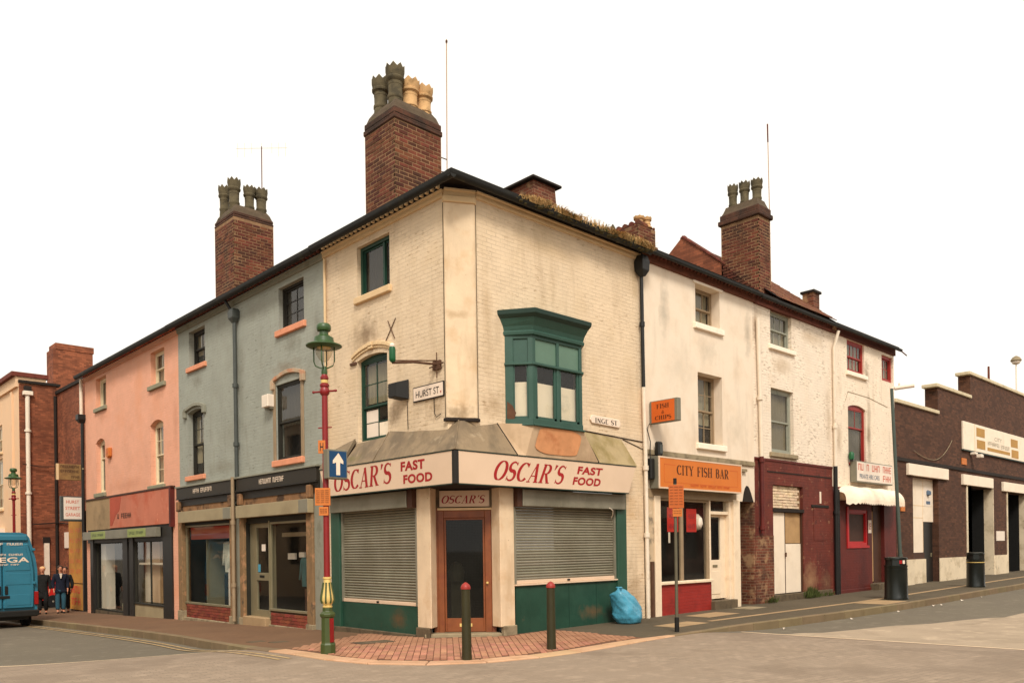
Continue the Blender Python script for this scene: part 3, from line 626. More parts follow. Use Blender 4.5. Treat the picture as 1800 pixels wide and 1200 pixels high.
# ---- brickwork built brick by brick (stack with two visible faces)
def brick_mesh(name, mat, l, d, h): return shared(name, mat, B().box(0, l, 0, d, 0, h), bev=0.004)
def stack_bricks(parent, x0, y0, x1, y1, z0, z1, mat, ch=0.086, cap=300, skip=None):
    """bricks on the faces towards -X and -Y of a stack whose plan is x0..x1, y0..y1"""
    n = int((z1 - z0) / ch); rnd = random.Random(int(x0 * 100)); cnt = 0; L0 = 0.228
    meshes = {}
    def put(loc, l, rz):
        nonlocal cnt
        key = round(l, 2)
        if key not in meshes: meshes[key] = brick_mesh('brick_%d' % int(key * 100), mat, key - 0.015, 0.06, ch - 0.016)
        o = inst('brick', meshes[key], parent, loc, rz); cnt += 1
    for k in range(n):
        z = z0 + k * ch + 0.005
        for face in (0, 1):
            W = (x1 - x0) if face == 0 else (y1 - y0)
            off = 0.0 if (k + face) % 2 == 0 else -0.114
            u = off
            while u < W - 0.02:
                a, e = max(u, 0.0), min(u + L0, W)
                u += L0
                if e - a < 0.05: continue
                j = rnd.uniform(-0.004, 0.005)
                if skip and skip(face, a, k): continue
                # -Y face runs along +X from the corner; -X face runs along +Y
                if face == 0: put((x0 + a + (0.06 if (k % 2 and a < .01) else 0), y0 - 0.005 + j, z), (e - a) - (0.06 if (k % 2 and a < .01) else 0), 0.0)
                else:
                    s = 0.06 if (k % 2 == 0 and a < .01) else 0
                    put((x0 + 0.055 + j, y0 + a + s, z), (e - a) - s, math.pi / 2)
    return cnt
def pot(parent, x, y, z, h, r, mat, lean=0.0):
    b = B(); n = 16
    r *= 1.32
    prof = [(r * 1.15, 0), (r * 1.15, h * .08), (r * .86, h * .12), (r * .78, h * .32), (r * .86, h * .34), (r * .86, h * .38), (r * .76, h * .42), (r * .78, h * .66), (r * 1.0, h * .70), (r * 1.02, h * .74), (r * .92, h * .76), (r * 1.04, h * .88)]
    rings = [[(x + q * math.cos(2 * math.pi * i / n) + lean * zz, y + q * math.sin(2 * math.pi * i / n), z + zz) for i in range(n)] for q, zz in prof]
    # crenellated crown
    top = []
    for i in range(n):
        zz = h * (1.0 if i % 2 == 0 else 0.92)
        q = r * 1.04; top.append((x + q * math.cos(2 * math.pi * i / n) + lean * zz, y + q * math.sin(2 * math.pi * i / n), z + zz))
    inn = [(x + r * .8 * math.cos(2 * math.pi * i / n) + lean * h, y + r * .8 * math.sin(2 * math.pi * i / n), z + h * (.98 if i % 2 == 0 else .87)) for i in range(n)]
    dn = [(p[0], p[1], z + h * .6) for p in inn]
    b.ring(rings + [top, inn, dn])
    return b.obj('chimney_pot', mat, parent, smooth=40)
def pipe(parent, pts, r, mat, name='drainpipe', joints=()):
    b = B(); b.tube(pts, r, 10)
    for p in joints: b.lathe(p, [(r * 1.5, -.05), (r * 1.5, .05)], 10)
    return b.obj(name, mat, parent, smooth=40)
def panes_shop(parent, fr, cells, o, gl='glass_clear', name='pane'):
    for a, b_, c, d in cells:
        x = B(); x.fquad(fr, a, b_, o, c, d); x.obj(name, gl, parent)
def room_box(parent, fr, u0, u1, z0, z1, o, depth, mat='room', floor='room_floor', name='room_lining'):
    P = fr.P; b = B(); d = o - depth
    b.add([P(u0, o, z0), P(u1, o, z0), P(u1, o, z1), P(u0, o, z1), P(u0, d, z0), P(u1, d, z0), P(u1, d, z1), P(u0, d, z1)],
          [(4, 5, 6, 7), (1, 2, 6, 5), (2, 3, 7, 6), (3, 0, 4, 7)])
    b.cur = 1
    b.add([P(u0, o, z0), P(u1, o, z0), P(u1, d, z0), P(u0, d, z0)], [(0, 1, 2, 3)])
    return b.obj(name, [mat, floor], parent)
def roof(parent, pts, faces, mat='slate', name='roof'):
    b = B(); b.add(pts, faces); return b.obj(name, mat, parent)
def dentils(parent, fr, u0, u1, z0, z1, o0, o1, mat, step=0.16, w=0.075):
    b = B().box(0, w, 0, o1 - o0, 0, z1 - z0); me = shared('dentil', mat, b, bev=0.004)
    n = int((u1 - u0) / step)
    for i in range(n):
        u = u0 + (i + .25) * step
        if fr is FL: inst('dentil', me, parent, (-o0, u, z0), math.pi / 2)
        else: inst('dentil', me, parent, (u, -o1, z0), 0.0)

# ------------------------------------------------------------------ ground
def sstep(a, b, x):
    t = min(1.0, max(0.0, (x - a) / (b - a))); return t * t * (3 - 2 * t)
def zb(x, y): return 0.007 * min(max(x, 0), 40) - 0.0255 * min(max(y - 0.8, 0), 45)
def zr(x, y):
    h = 0.02
    if y > 1.0: h += 0.14 * sstep(1.6, 5.0, y) * sstep(1.5, -1.5, x)
    if x > 1.0: h += 0.14 * sstep(3.2, 6.5, x) * sstep(1.5, -1.5, y)
    return zb(x, y) - h
def axis_pts(lo, hi): return [-400, -150, -60, -30, -20] + [lo + 0.25 * i for i in range(int((hi - lo) / 0.25) + 1)] + [hi + 4, hi + 10, hi + 20, hi + 40, 150, 400]
def sheet(name, xs_of, ys, mat, dz, kind='structure', parent=None):
    rows = [[(x, y, zr(x, y) + dz) for x in xs_of(y)] for y in ys]
    return B().ring(rows, closed=False).obj(name, mat, parent, smooth=1, kind=kind)
road = sheet('road', lambda y: axis_pts(-14, 10), axis_pts(-15, 10), 'asphalt', 0.0)
def tab_xs(y):
    xr = min(4.95 - 0.154 * (y + 3.28), (0.453 - y) / 0.73)
    return [-13 + (xr + 13) * i / 60 for i in range(61)]
table = sheet('junction_paving', tab_xs, [-14 + 0.25 * i for i in range(84)], 'table_surface', 0.005)

def pale_xs(y):      # paler sheet along the middle of the right-hand street
    x0 = 4.97 - 0.154 * (y + 3.28); x1 = 60.0
    if y > -5.7: x1 = 5.4 + (y + 3.4) * -3.0 + 0.25 * math.sin(y * 7)
    return [x0 + (x1 - x0) * (i / 80) ** 1.6 for i in range(81)]
sheet('carriageway', pale_xs, [-14 + 0.25 * i for i in range(43)], 'pale_asphalt', 0.004)
KERB = [(-2.45, 60), (-2.45, 40), (-2.45, 30), (-2.45, 24), (-2.45, 19), (-2.42, 14), (-2.42, 10), (-2.5, 7), (-2.7, 4.5), (-2.88, 2.4), (-2.92, .95), (-2.9, -.11), (-2.86, -.72), (-2.7, -1.2), (-2.45, -1.61), (-2.02, -2.07),
        (-1.53, -2.37), (-.6, -2.6), (.67, -2.65), (1.81, -2.57), (3.25, -2.52), (5.3, -2.52), (7.3, -2.68), (12.65, -2.98), (22.5, -2.97), (40, -2.97), (60, -2.97)]
def resample(pts, step):
    out = [Vector(pts[0])]; acc = 0.0
    for a, b in zip(pts, pts[1:]):
        a = Vector(a); b = Vector(b); l = (b - a).length; t = step - acc
        while t <= l: out.append(a + (b - a) * (t / l)); t += step
        acc = (acc + l) % step
    return out
def catmull(pts, k=6):
    P = [Vector(p) for p in pts]; out = []
    for i in range(len(P) - 1):
        p0, p1, p2, p3 = P[max(i - 1, 0)], P[i], P[i + 1], P[min(i + 2, len(P) - 1)]
        for j in range(k):
            t = j / k
            out.append(0.5 * ((2 * p1) + (p2 - p0) * t + (2 * p0 - 5 * p1 + 4 * p2 - p3) * t * t + (3 * p1 - p0 - 3 * p2 + p3) * t ** 3))
    return out + [P[-1]]
KS = resample([tuple(p) for p in catmull(KERB)], 0.3)
def knorm(i):
    d = (KS[min(i + 1, len(KS) - 1)] - KS[max(i - 1, 0)]).normalized()
    return Vector((d.y, -d.x)) if True else None
# the kerb runs from far down the left street to far along the right one; its road side is on the right hand of travel
def kw(p): return 0.15 + 0.17 * sstep(3.2, 1.6, p.y) * sstep(3.0, 1.6, p.x)
KIN = []
for i, p in enumerate(KS):
    n = knorm(i)
    if n.dot(Vector((-1, -1))) < 0: n = -n
    KIN.append(p - n * kw(p))
def inner(p):
    if p.y > 1.2: return Vector((0.25, p.y))
    if p.x > 1.4: return Vector((p.x, 0.25))
    return Vector((0.75, 0.75))
def lmix(a, b, n): return [a + (b - a) * (i / n) for i in range(n + 1)]
def pav_strip(name, idx, mat, dz=0.0, cut=None):
    rows = [[(q.x, q.y, zb(q.x, q.y) + dz) for q in lmix(KIN[i], inner(KS[i]), 12)] for i in idx]
    return B().ring(rows, closed=False).obj(name, mat, None, kind='structure')
iA = min(range(len(KS)), key=lambda i: (KS[i] - Vector((-2.92, 1.5))).length)
iB = min(range(len(KS)), key=lambda i: (KS[i] - Vector((2.5, -2.55))).length)
pav_l = pav_strip('pavement', range(0, iA + 1), 'pavement_brown')
pav_c = pav_strip('corner_pavement', range(iA, iB + 1), 'paver_joint')
pav_r = pav_strip('asphalt_pavement', range(iB, len(KS)), 'pavement_asphalt')
# kerb stones, one object each
for i in range(0, len(KS) - 3, 3):
    a, b, c, d = KS[i], KS[i + 3], KIN[i + 3], KIN[i]
    if a.y > 42 or a.x > 44: continue
    par = pav_l if i < iA else (pav_c if i < iB else pav_r)
    t = (b - a).normalized() * 0.006; j = random.uniform(-.003, .004)
    pts = [a + t, b - t, c - t, d + t]
    m = 'kerb_pale' if kw(a) > 0.24 else 'kerb'
    B().hexa([(p.x, p.y, zr(p.x, p.y) - 0.12) for p in pts] + [(p.x, p.y, zb(p.x, p.y) + 0.006 + j) for p in pts]).obj('kerb_stone', m, par, bev=0.012)
# brick pavers at the corner
zone = [(p.x, p.y) for p in KIN[iA:iB + 1]] + [(2.45, -0.02), (1.38, -0.03), (0.98, -0.06), (-0.06, 0.76), (-0.04, 1.3), (-0.03, 3.0)]
def inside(x, y, poly):
    c = False; n = len(poly)
    for i in range(n):
        x1, y1 = poly[i]; x2, y2 = poly[(i + 1) % n]
        if (y1 > y) != (y2 > y) and x < (x2 - x1) * (y - y1) / (y2 - y1) + x1: c = not c
    return c
dv = Vector((0.627, 0.779)); ev = Vector((0.779, -0.627)); pvs = []
for i in range(-40, 60):
    for j in range(-30, 30):
        c = Vector((0.5, 0.4)) + ev * (i * 0.105) + dv * (j * 0.21 + (0.105 if i % 2 else 0))
        if all(inside(c.x + dv.x * s * .1 + ev.x * r * .05, c.y + dv.y * s * .1 + ev.y * r * .05, zone) for s in (-1, 1) for r in (-1, 1)): pvs.append(c)
pvs.sort(key=lambda c: (c - Vector((-9.3, -11.2))).length)
pme = shared('paver_block', 'paver', B().box(-0.098, 0.098, -0.0475, 0.0475, -0.03, 0.012), bev=0.004)
ang = math.atan2(dv.y, dv.x)
for c in pvs[:300]:
    o = inst('paver', pme, pav_c, (c.x, c.y, zb(c.x, c.y) + random.uniform(-.003, .003)), ang + random.uniform(-.012, .012))
rb = B()
for c in pvs[300:]:
    z = zb(c.x, c.y) + random.uniform(-.003, .003)
    q = [c + dv * sx * .098 + ev * sy * .0475 for sx, sy in ((-1, -1), (1, -1), (1, 1), (-1, 1))]
    rb.hexa([(p.x, p.y, z - .03) for p in q] + [(p.x, p.y, z + .012) for p in q])
if rb.v: rb.obj('paver_field', 'paver', pav_c, kind='stuff')
# paint lines
def ribbon(name, pts, w, mat, dz, zf=zr, parent=None):
    rows = []
    for i, p in enumerate(pts):
        d = (pts[min(i + 1, len(pts) - 1)] - pts[max(i - 1, 0)]).normalized(); n = Vector((-d.y, d.x)) * (w / 2)
        rows.append([(q.x, q.y, zf(q.x, q.y) + dz) for q in (p - n, p + n)])
    return B().ring(rows, closed=False).obj(name, mat, parent, kind=None if parent else 'structure')
def vlerp(a, b, n): return [Vector(a) + (Vector(b) - Vector(a)) * (i / n) for i in range(n + 1)]
ribbon('give_way_line', vlerp((-2.95, 2.62), (-9.5, 7.4), 40), 0.09, 'line_white', 0.010, parent=road)
ribbon('stop_line', vlerp((4.86, -2.75), (5.9, -9.6), 40), 0.13, 'line_white', 0.010, parent=road)
yl = []
for i, p in enumerate(KS):
    if 0.2 < p.y < 19:
        n = (p - KIN[i]).normalized(); yl.append((p, n))
for k, o in enumerate((0.24, 0.42)):
    ribbon('yellow_line', [p + n * o for p, n in yl], 0.06, 'line_yellow', 0.011 + .001 * k, parent=road)
# lighter slabs and trench strips in the asphalt pavement
def slab(name, pts, dz=0.004, mat='slab'):
    return B().add([(x, y, zb(x, y) + dz) for x, y in pts], [tuple(range(len(pts)))]).obj(name, mat, pav_r)
slab('paving_slab', [(4.1, -1.75), (4.7, -1.75), (4.7, -1.2), (4.1, -1.2)])
slab('paving_slab', [(4.72, -1.75), (5.3, -1.75), (5.3, -1.2), (4.72, -1.2)])
slab('paving_slab', [(6.3, -1.1), (7.6, -1.1), (7.6, -.45), (6.3, -.45)])
slab('inspection_cover', [(8.7, -.75), (9.5, -.75), (9.5, -.2), (8.7, -.2)], mat='stone')
ribbon('repair_strip', vlerp((5.6, -1.55), (12.5, -1.85), 20), 0.16, 'slab', 0.004, zb, pav_r)
ribbon('repair_strip', vlerp((12.5, -1.85), (32, -1.5), 30), 0.18, 'slab', 0.0045, zb, pav_r)
slab('paving_slab', [(11.8, -2.75), (13.2, -2.77), (13.2, -1.95), (11.8, -1.93)])
B().add([(x, y, zb(x, y) + .016) for x, y in [(-1.45, 1.35), (-.75, 1.2), (-.85, .75), (-1.5, .85)]], [(0, 1, 2, 3)]).obj('inspection_cover', 'dark_stone', pav_c)
for x, y in ((-2.2, 3.4), (-2.0, 2.9)):
    B().box(x - .16, x + .16, y - .12, y + .12, zb(x, y) - .02, zb(x, y) + .006).obj('stopcock_cover', 'dark_stone', pav_l)
# yard floor beside the pink house
B().add([(0.25, 21.9, zb(0, 21.9) + .003), (9, 21.9, zb(0, 21.9) + .003), (9, 34, zb(0, 34) + .003), (0.25, 34, zb(0, 34) + .003)], [(0, 1, 2, 3)]).obj('yard', 'pavement_asphalt', None, kind='structure')
# scraps of litter lying in the gutter of the right-hand street
for k, (x, y) in enumerate([(9.2, -3.02), (11.6, -3.14), (13.9, -3.18), (14.3, -3.25), (16.2, -3.14), (17.9, -3.16), (6.4, -2.85)]):
    b = B(); s = random.uniform(.04, .09); z = zr(x, y) + .008
    b.add([(x + random.uniform(-s, s), y + random.uniform(-s, s) * .6, z + random.uniform(0, .05)) for _ in range(3)] + [(x - s, y, z), (x + s, y + .02, z), (x, y + s * .7, z + .03), (x, y - s * .6, z + .02)], [(3, 6, 4, 5), (0, 1, 2), (3, 5, 0)])
    tag(b.obj('paper_scrap', 'litter', None), 'scrap of white paper lying in the gutter of the right-hand street', 'litter', 'paper scraps in the gutter')

# ------------------------------------------------------------------ corner house
CH = thing('corner_house', (2.0, 2.0, 0.0), 'three-storey cream corner house with red-lettered takeaway signs and green bay window', 'house')
# walls
TW = (1.99, 3.15, 6.85, 7.90); W1 = (2.12, 3.2, 3.88, 5.62, 0.07)
B().wall(FL, 0.25, 4.47, 2.8, 8.08, [TW, W1], 0.2).obj('wall', 'cream', CH)
BAY = (1.28, 3.30, 3.99, 5.70)
B().wall(FR, 0.48, 5.42, 2.8, 8.10, [BAY], 0.15).obj('wall', 'cream', CH)
b = B(); b.add([(0, .25, 2.8), (.48, 0, 2.8), (.48, 0, 8.09), (0, .25, 8.08)], [(0, 1, 2, 3)]); b.obj('wall', 'cream_render', CH)
# splayed corner strip
st = [(-.012, .29), (-.035, .245), (.455, -.035), (.505, -.012), (.505, .1), (.2, .25)]
for q in (((-.004, .315), (-.02, .30), (.0, .28), (.05, .31)), ((.52, -.004), (.51, -.02), (.49, .0), (.52, .05))): B().zprism(list(q), 4.0, 7.93).obj('shade_joint', 'dark_stone', CH)  # added dark strips: crack dirt and shadow gaps put into their colour
b = B().zprism(st, 4.02, 7.93)
b.obj('corner_strip', 'cream_render', CH, bev=.012)
b = B()
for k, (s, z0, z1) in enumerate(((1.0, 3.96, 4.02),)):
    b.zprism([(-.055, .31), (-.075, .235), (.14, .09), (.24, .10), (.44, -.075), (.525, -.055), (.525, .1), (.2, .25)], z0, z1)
b.obj('corbel', 'soot_and_shade', CH, bev=.01)  # coloured dark to paint the shadow under the corner strip
b = B().zprism([(-.04, .3), (-.06, .22), (.43, -.06), (.51, -.04), (.51, .1), (.2, .25)], 7.93, 8.05); b.obj('strip_cap', 'cream_trim', CH, bev=.015)
# ground floor piers and their plinths
b = B().zprism([(-.02, 1.21), (-.02, .78), (.29, 1.0), (.29, 1.21)], 0.17, 2.8); b.obj('pier', 'cream_render', CH, bev=.012)
b = B().zprism([(1.37, -.02), (1.0, -.02), (1.04, .27), (1.37, .27)], 0.17, 2.8); b.obj('pier', 'cream_render', CH, bev=.012)
b = B().zprism([(-.05, 1.24), (-.05, .82), (.05, .86), (.1, 1.24)], -.25, .175); b.obj('plinth', 'dark_stone', CH, bev=.015)
b = B().zprism([(1.40, -.05), (1.04, -.05), (1.06, .05), (1.40, .1)], -.25, .19); b.obj('plinth', 'stone', CH, bev=.015)
# left front: riser, sill, ledge
b = B(); b.fbox(FL, 1.24, 3.93, -.12, 0, -.15, .56); b.obj('stall_riser', 'green_riser', CH)
b = B(); b.fbox(FL, 1.25, 4.25, -.05, .07, -.3, .03); b.obj('ledge', 'dark_stone', CH, bev=.01)
b = B(); b.fbox(FR, 1.41, 4.42, -.12, 0, -.15, .925); b.obj('stall_riser', 'green_riser', CH)
for u in (2.9, 3.75): B().fbox(FR, u, u + .006, -.01, .004, 0.02, .92).obj('board_joint', 'dark_green', CH)
b = B(); b.fbox(FR, 1.37, 4.46, -.1, .05, .925, .955); b.obj('sill', 'fascia_cream', CH, bev=.006)
b = B(); b.fbox(FL, 3.89, 4.23, -.1, .06, -.12, 2.8); b.obj('pilaster', 'green_paint', CH, bev=.008)
b = B(); b.fbox(FR, 4.42, 4.73, -.1, .06, -.02, 2.8); b.obj('pilaster', 'green_paint', CH, bev=.008)
b = B().wall(FR, 4.73, 5.42, -.3, 2.8); b.obj('wall', 'cream', CH)
b = B().wall(FL, 4.2, 4.47, -.3, 2.8); b.obj('wall', 'cream', CH)
# roller shutters, slat by slat
def shutter(fr, u0, u1, z0, z1, pitch=0.054):
    sh = B().fbox(fr, u0, u0 + .05, -.1, .012, z0, z1).obj('roller_shutter', 'shutter_box', CH, bev=.004); B().fbox(fr, u1 - .05, u1, -.1, .012, z0, z1).obj('guide_rail', 'shutter_box', sh, bev=.004)
    b = B(); b.fbox(fr, u0 + .05, u1 - .05, -.06, -.005, z0, z0 + .07); b.obj('bottom_bar', 'fascia_cream', sh, bev=.006)
    b = B(); b.fbox(fr, (u0 + u1) / 2 - .035, (u0 + u1) / 2 + .035, -.005, .012, z0 + .02, z0 + .055); b.obj('lock', 'plastic_black', sh)
    n = int((z1 - z0 - .07) / pitch)
    for i in range(n):
        z = z0 + .072 + i * pitch; b = B()
        prof = [(-.075, 0), (-.046, .003), (-.034, pitch * .28), (-.032, pitch * .55), (-.042, pitch * .8), (-.056, pitch * .96), (-.075, pitch * .96)]
        b.sweep(fr, [(o, z + q) for o, q in prof], u0 + .05, u1 - .05); b.obj('slat', 'shutter_slat', sh)
    return sh
shutter(FL, 1.22, 3.90, .565, 2.52); shutter(FR, 1.38, 4.42, .957, 2.52)
def boxhood(fr, u0, u1, z0, z1, o0, o1, mat, parent, name='shutter_box'):
    b = B(); b.sweep(fr, [(o0, z0), (o1, z0), (o1 + .004, z1), (o0, z1)], u0, u1); return b.obj(name, mat, parent, bev=.006)
boxhood(FL, 1.37, 4.12, 2.45, 2.77, .02, .14, 'shutter_box', CH); boxhood(FR, 1.50, 4.61, 2.45, 2.77, .02, .14, 'shutter_box', CH)
b = B(); b.fbox(FL, 1.21, 1.37, .0, .12, 2.44, 2.785); b.obj('packer_board', 'brown_wood', CH); b = B(); b.fbox(FR, 1.37, 1.50, .0, .12, 2.44, 2.785); b.obj('packer_board', 'brown_wood', CH)
pipe(CH, [FR.P(4.05, .15, 2.47), FR.P(4.18, .13, 2.42), FR.P(4.27, .05, 2.33), FR.P(4.29, -.01, 2.27)], .011, 'plastic_white', 'loose_cable')
# soffit above the shopfront
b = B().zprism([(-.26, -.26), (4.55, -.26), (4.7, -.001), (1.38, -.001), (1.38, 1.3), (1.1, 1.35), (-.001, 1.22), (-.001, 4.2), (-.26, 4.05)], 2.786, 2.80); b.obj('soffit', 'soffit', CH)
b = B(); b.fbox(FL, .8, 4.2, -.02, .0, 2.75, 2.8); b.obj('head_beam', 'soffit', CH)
# fascia signs
fl = B().fprism(FL, [(-.215, 2.795), (4.02, 2.795), (4.24, 3.365), (-.215, 3.365)], .26, .30).obj('fascia_sign', 'fascia_cream', CH, bev=.004)
fr_ = B().fprism(FR, [(-.215, 2.795), (4.52, 2.795), (4.78, 3.365), (-.215, 3.365)], .26, .30).obj('fascia_sign', 'fascia_cream', CH, bev=.004)
b = B().box(-.305, -.216, -.305, -.216, 2.79, 3.37); b.obj('sign_corner', 'black_paint', CH, bev=.004)
for fr, e0, e1 in ((FL, 4.02, 4.24), (FR, 4.52, 4.78)):
    b = B(); b.fbox(fr, -.215, e1, .255, .312, 3.367, 3.382); b.fbox(fr, -.215, e0, .262, .306, 2.778, 2.794); b.obj('sign_edge', 'dark_green', CH)
    b = B().add([fr.P(e0, .26, 2.795), fr.P(e1, .26, 3.365), fr.P(e1, 0, 3.365), fr.P(e0, 0, 2.795)], [(0, 1, 2, 3)]); b.obj('sign_end', 'fascia_cream', CH)
lettering('lettering', "OSCAR'S", FL, 3.68, 2.865, 2.06, .40, .30, 'letter_red', fl, shear=0.12, rise=.055)
lettering('lettering', "FAST", FL, 1.30, 3.115, .74, .18, .30, 'letter_red', fl, serif=False, bold=.042)
lettering('lettering', "FOOD", FL, 1.22, 2.875, .88, .17, .30, 'letter_red', fl, serif=False, bold=.042)
lettering('lettering', "OSCAR'S", FR, .55, 2.89, 1.86, .37, .30, 'letter_red', fr_, shear=0.5)
lettering('lettering', "FAST", FR, 2.86, 3.115, .76, .16, .30, 'letter_red', fr_, shear=.32, serif=False, bold=.042)
lettering('lettering', "FOOD", FR, 2.72, 2.895, .84, .16, .30, 'letter_red', fr_, shear=.32, serif=False, bold=.042)
# lead skirt roof over the signs
Z0 = 3.385; OF = .315
def panel(pts, mat, name='lead_panel'): return B().add(pts, [tuple(range(len(pts)))] if len(pts) > 2 else []).obj(name, mat, CH)
def roll(p, q, r=.016, mat='lead'): B().tube([p, q], r, 8).obj('lead_roll', mat, CH, smooth=1)
c0, c1 = (-OF, -OF, Z0), (.13, .10, 3.97)
def subdiv(a, b, c, d, mat, n=7, amp=.012):   # a,b bottom; d,c top: a slightly dished sheet
    rows = []
    for i in range(n + 1):
        s = i / n; row = []
        for j in range(n + 1):
            t = j / n
            p = (Vector(a) * (1 - s) + Vector(b) * s) * (1 - t) + (Vector(d) * (1 - s) + Vector(c) * s) * t
            w = amp * math.sin(s * 9 + a[0] * 3) * math.sin(t * 5 + b[1] * 2) * (t * (1 - t) * 4) * (s * (1 - s) * 4) * 2
            row.append((p.x - w * .5, p.y - w * .5, p.z + w))
        rows.append(row)
    B().ring(rows, closed=False).obj('lead_panel', mat, CH, smooth=1)
subdiv(FL.P(2.2, OF, Z0), c0, c1, FL.P(2.05, .0, 3.99), 'lead')
subdiv(FL.P(3.35, OF, Z0), FL.P(2.2, OF, Z0), FL.P(2.12, .0, 3.90), FL.P(3.22, .0, 3.86), 'lead')
subdiv(FL.P(4.26, OF, Z0), FL.P(3.35, OF, Z0), FL.P(3.3, .0, 3.97), FL.P(4.4, .0, 3.78), 'lead')
b = B().add([FL.P(3.35, OF - .01, Z0), FL.P(3.42, OF + .005, Z0), FL.P(3.31, .02, 3.96), FL.P(3.24, .02, 3.9)], [(0, 1, 2, 3)]); b.obj('lead_upstand', 'dark_stone', CH)
subdiv(c0, FR.P(1.2, OF, Z0), FR.P(.98, .0, 3.99), c1, 'lead')
panel([FR.P(1.2, OF, Z0), FR.P(1.42, OF, Z0), FR.P(1.56, .4, 3.98), FR.P(1.24, .03, 3.98), FR.P(.98, .0, 3.99)], 'stain_panel')
subdiv(FR.P(1.42, OF, Z0), FR.P(3.2, OF, Z0), FR.P(2.95, .4, 3.98), FR.P(1.56, .4, 3.98), 'stain_panel')
ns = 26; pts = []
for i in range(ns):   # the orange-brown stain has its own rounded outline on the panel under the bay
    a = 2 * math.pi * i / ns; e = 4
    ca, sa = math.cos(a), math.sin(a)
    u = 2.27 + .62 * math.copysign(abs(ca) ** (2 / e), ca) + .03 * math.sin(5 * a); t = .53 + .42 * math.copysign(abs(sa) ** (2 / e), sa)
    pts.append(FR.P(u, OF + .09 * t + .012, Z0 + .59 * t))
b = B().add(pts, [tuple(range(ns))]); b.obj('stain', 'orange_stain', CH)
panel([FR.P(3.2, OF, Z0), FR.P(3.52, OF, Z0), FR.P(3.36, .0, 4.06), FR.P(3.3, .03, 3.98), FR.P(2.95, .4, 3.98)], 'stain_panel')
subdiv(FR.P(3.52, OF, Z0), FR.P(4.8, OF, Z0), FR.P(4.66, .0, 3.98), FR.P(3.36, .0, 4.06), 'lead_moss')
panel([FR.P(4.8, OF, Z0), FR.P(4.86, 0, Z0), FR.P(4.66, 0, 3.98)], 'lead_moss')
roll(c0, c1); roll(FL.P(2.2, OF, Z0), FL.P(2.1, 0, 3.98), .012); roll(FR.P(1.2, OF, Z0), FR.P(.98, .0, 3.99), .012, 'soot_and_shade'); roll(FR.P(3.52, OF, Z0), FR.P(3.36, .0, 4.06), .018, 'soot_and_shade')
roll(FR.P(3.34, .01, 4.07), FR.P(5.40, .01, 3.99), .012, 'soot_and_shade'); roll(FR.P(4.7, .01, 3.99), FR.P(5.40, .01, 3.83), .008, 'soot_and_shade')
# door in the splay
dr = B(); dr.fbox(FD, -.47, -.36, -.07, 0, .06, 2.38); dr.fbox(FD, .42, .54, -.07, 0, .06, 2.38); dr.fbox(FD, -.36, .42, -.07, 0, 2.24, 2.38)
door = dr.obj('door', 'door_brown', CH, bev=.006)
b = B(); b.fbox(FD, -.355, -.32, -.06, -.015, .07, 2.235); b.fbox(FD, .38, .415, -.06, -.015, .07, 2.235); b.fbox(FD, -.32, .38, -.06, -.015, .07, .33); b.fbox(FD, -.32, .38, -.06, -.015, 2.2, 2.235); b.obj('door_leaf', 'door_brown', door, bev=.005)
b = B().fquad(FD, -.32, .38, -.04, .33, 2.2); b.obj('pane', 'glass_dark', door)
b = B()
for i in range(1, 24): b.fbox(FD, -.32 + .7 * i / 24 - .0012, -.32 + .7 * i / 24 + .0012, -.05, -.048, .33, 2.2)
for i in range(1, 60): b.fbox(FD, -.32, .38, -.0479, -.0459, .33 + 1.87 * i / 60 - .0012, .33 + 1.87 * i / 60 + .0012)
b.obj('wire_mesh', 'pipe_grey', door)
b = B(); b.lathe(FD.P(.46, .03, 1.0), [(.0, -.02), (.02, -.02), (.025, 0), (.02, .02), (.0, .02)], 10); b.obj('handle', 'lamp_gold', door)
b = B(); b.fbox(FD, -.08, .16, -.015, -.008, .17, .23); b.obj('letter_plate', 'lamp_gold', door)
b = B(); b.fbox(FD, -.48, .55, -.05, .01, 2.385, 2.43); b.obj('transom', 'cream_trim', CH, bev=.006)
ds = B(); ds.fbox(FD, -.44, .52, -.06, -.01, 2.45, 2.76); dsg = ds.obj('door_sign', 'fascia_cream', CH, bev=.004)
b = B().fbox(FD, -.56, -.44, -.05, .02, 2.43, 2.79); b.obj('sign_frame', 'dark_stone', CH); b = B().fbox(FD, .52, .62, -.05, .02, 2.43, 2.79); b.obj('sign_frame', 'dark_stone', CH)
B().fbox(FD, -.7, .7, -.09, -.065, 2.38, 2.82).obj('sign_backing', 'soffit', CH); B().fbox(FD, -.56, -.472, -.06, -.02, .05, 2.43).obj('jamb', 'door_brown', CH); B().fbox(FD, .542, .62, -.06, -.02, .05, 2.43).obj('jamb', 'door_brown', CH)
lettering('lettering', "OSCAR'S", FD, -.41, 2.515, .82, .15, -.01, 'letter_darkred', dsg, shear=.3)
b = B().zprism([(-.07, .93), (.98, -.07), (1.12, .14), (1.12, .3), (.3, 1.12), (.1, 1.1)], -.25, .062); b.obj('door_step', 'stone', CH, bev=.012)
room_box(CH, FD, -.6, .66, .05, 2.6, -.075, .9)
b = B(); b.fbox(FD, -.28, -.05, -.7, -.45, .05, 1.15); b.lathe(FD.P(-.18, -.5, 1.0), [(.0, 0), (.14, .02), (.17, .2), (.1, .36), (.0, .4)], 12); b.obj('stored_goods', 'net_dark', CH)
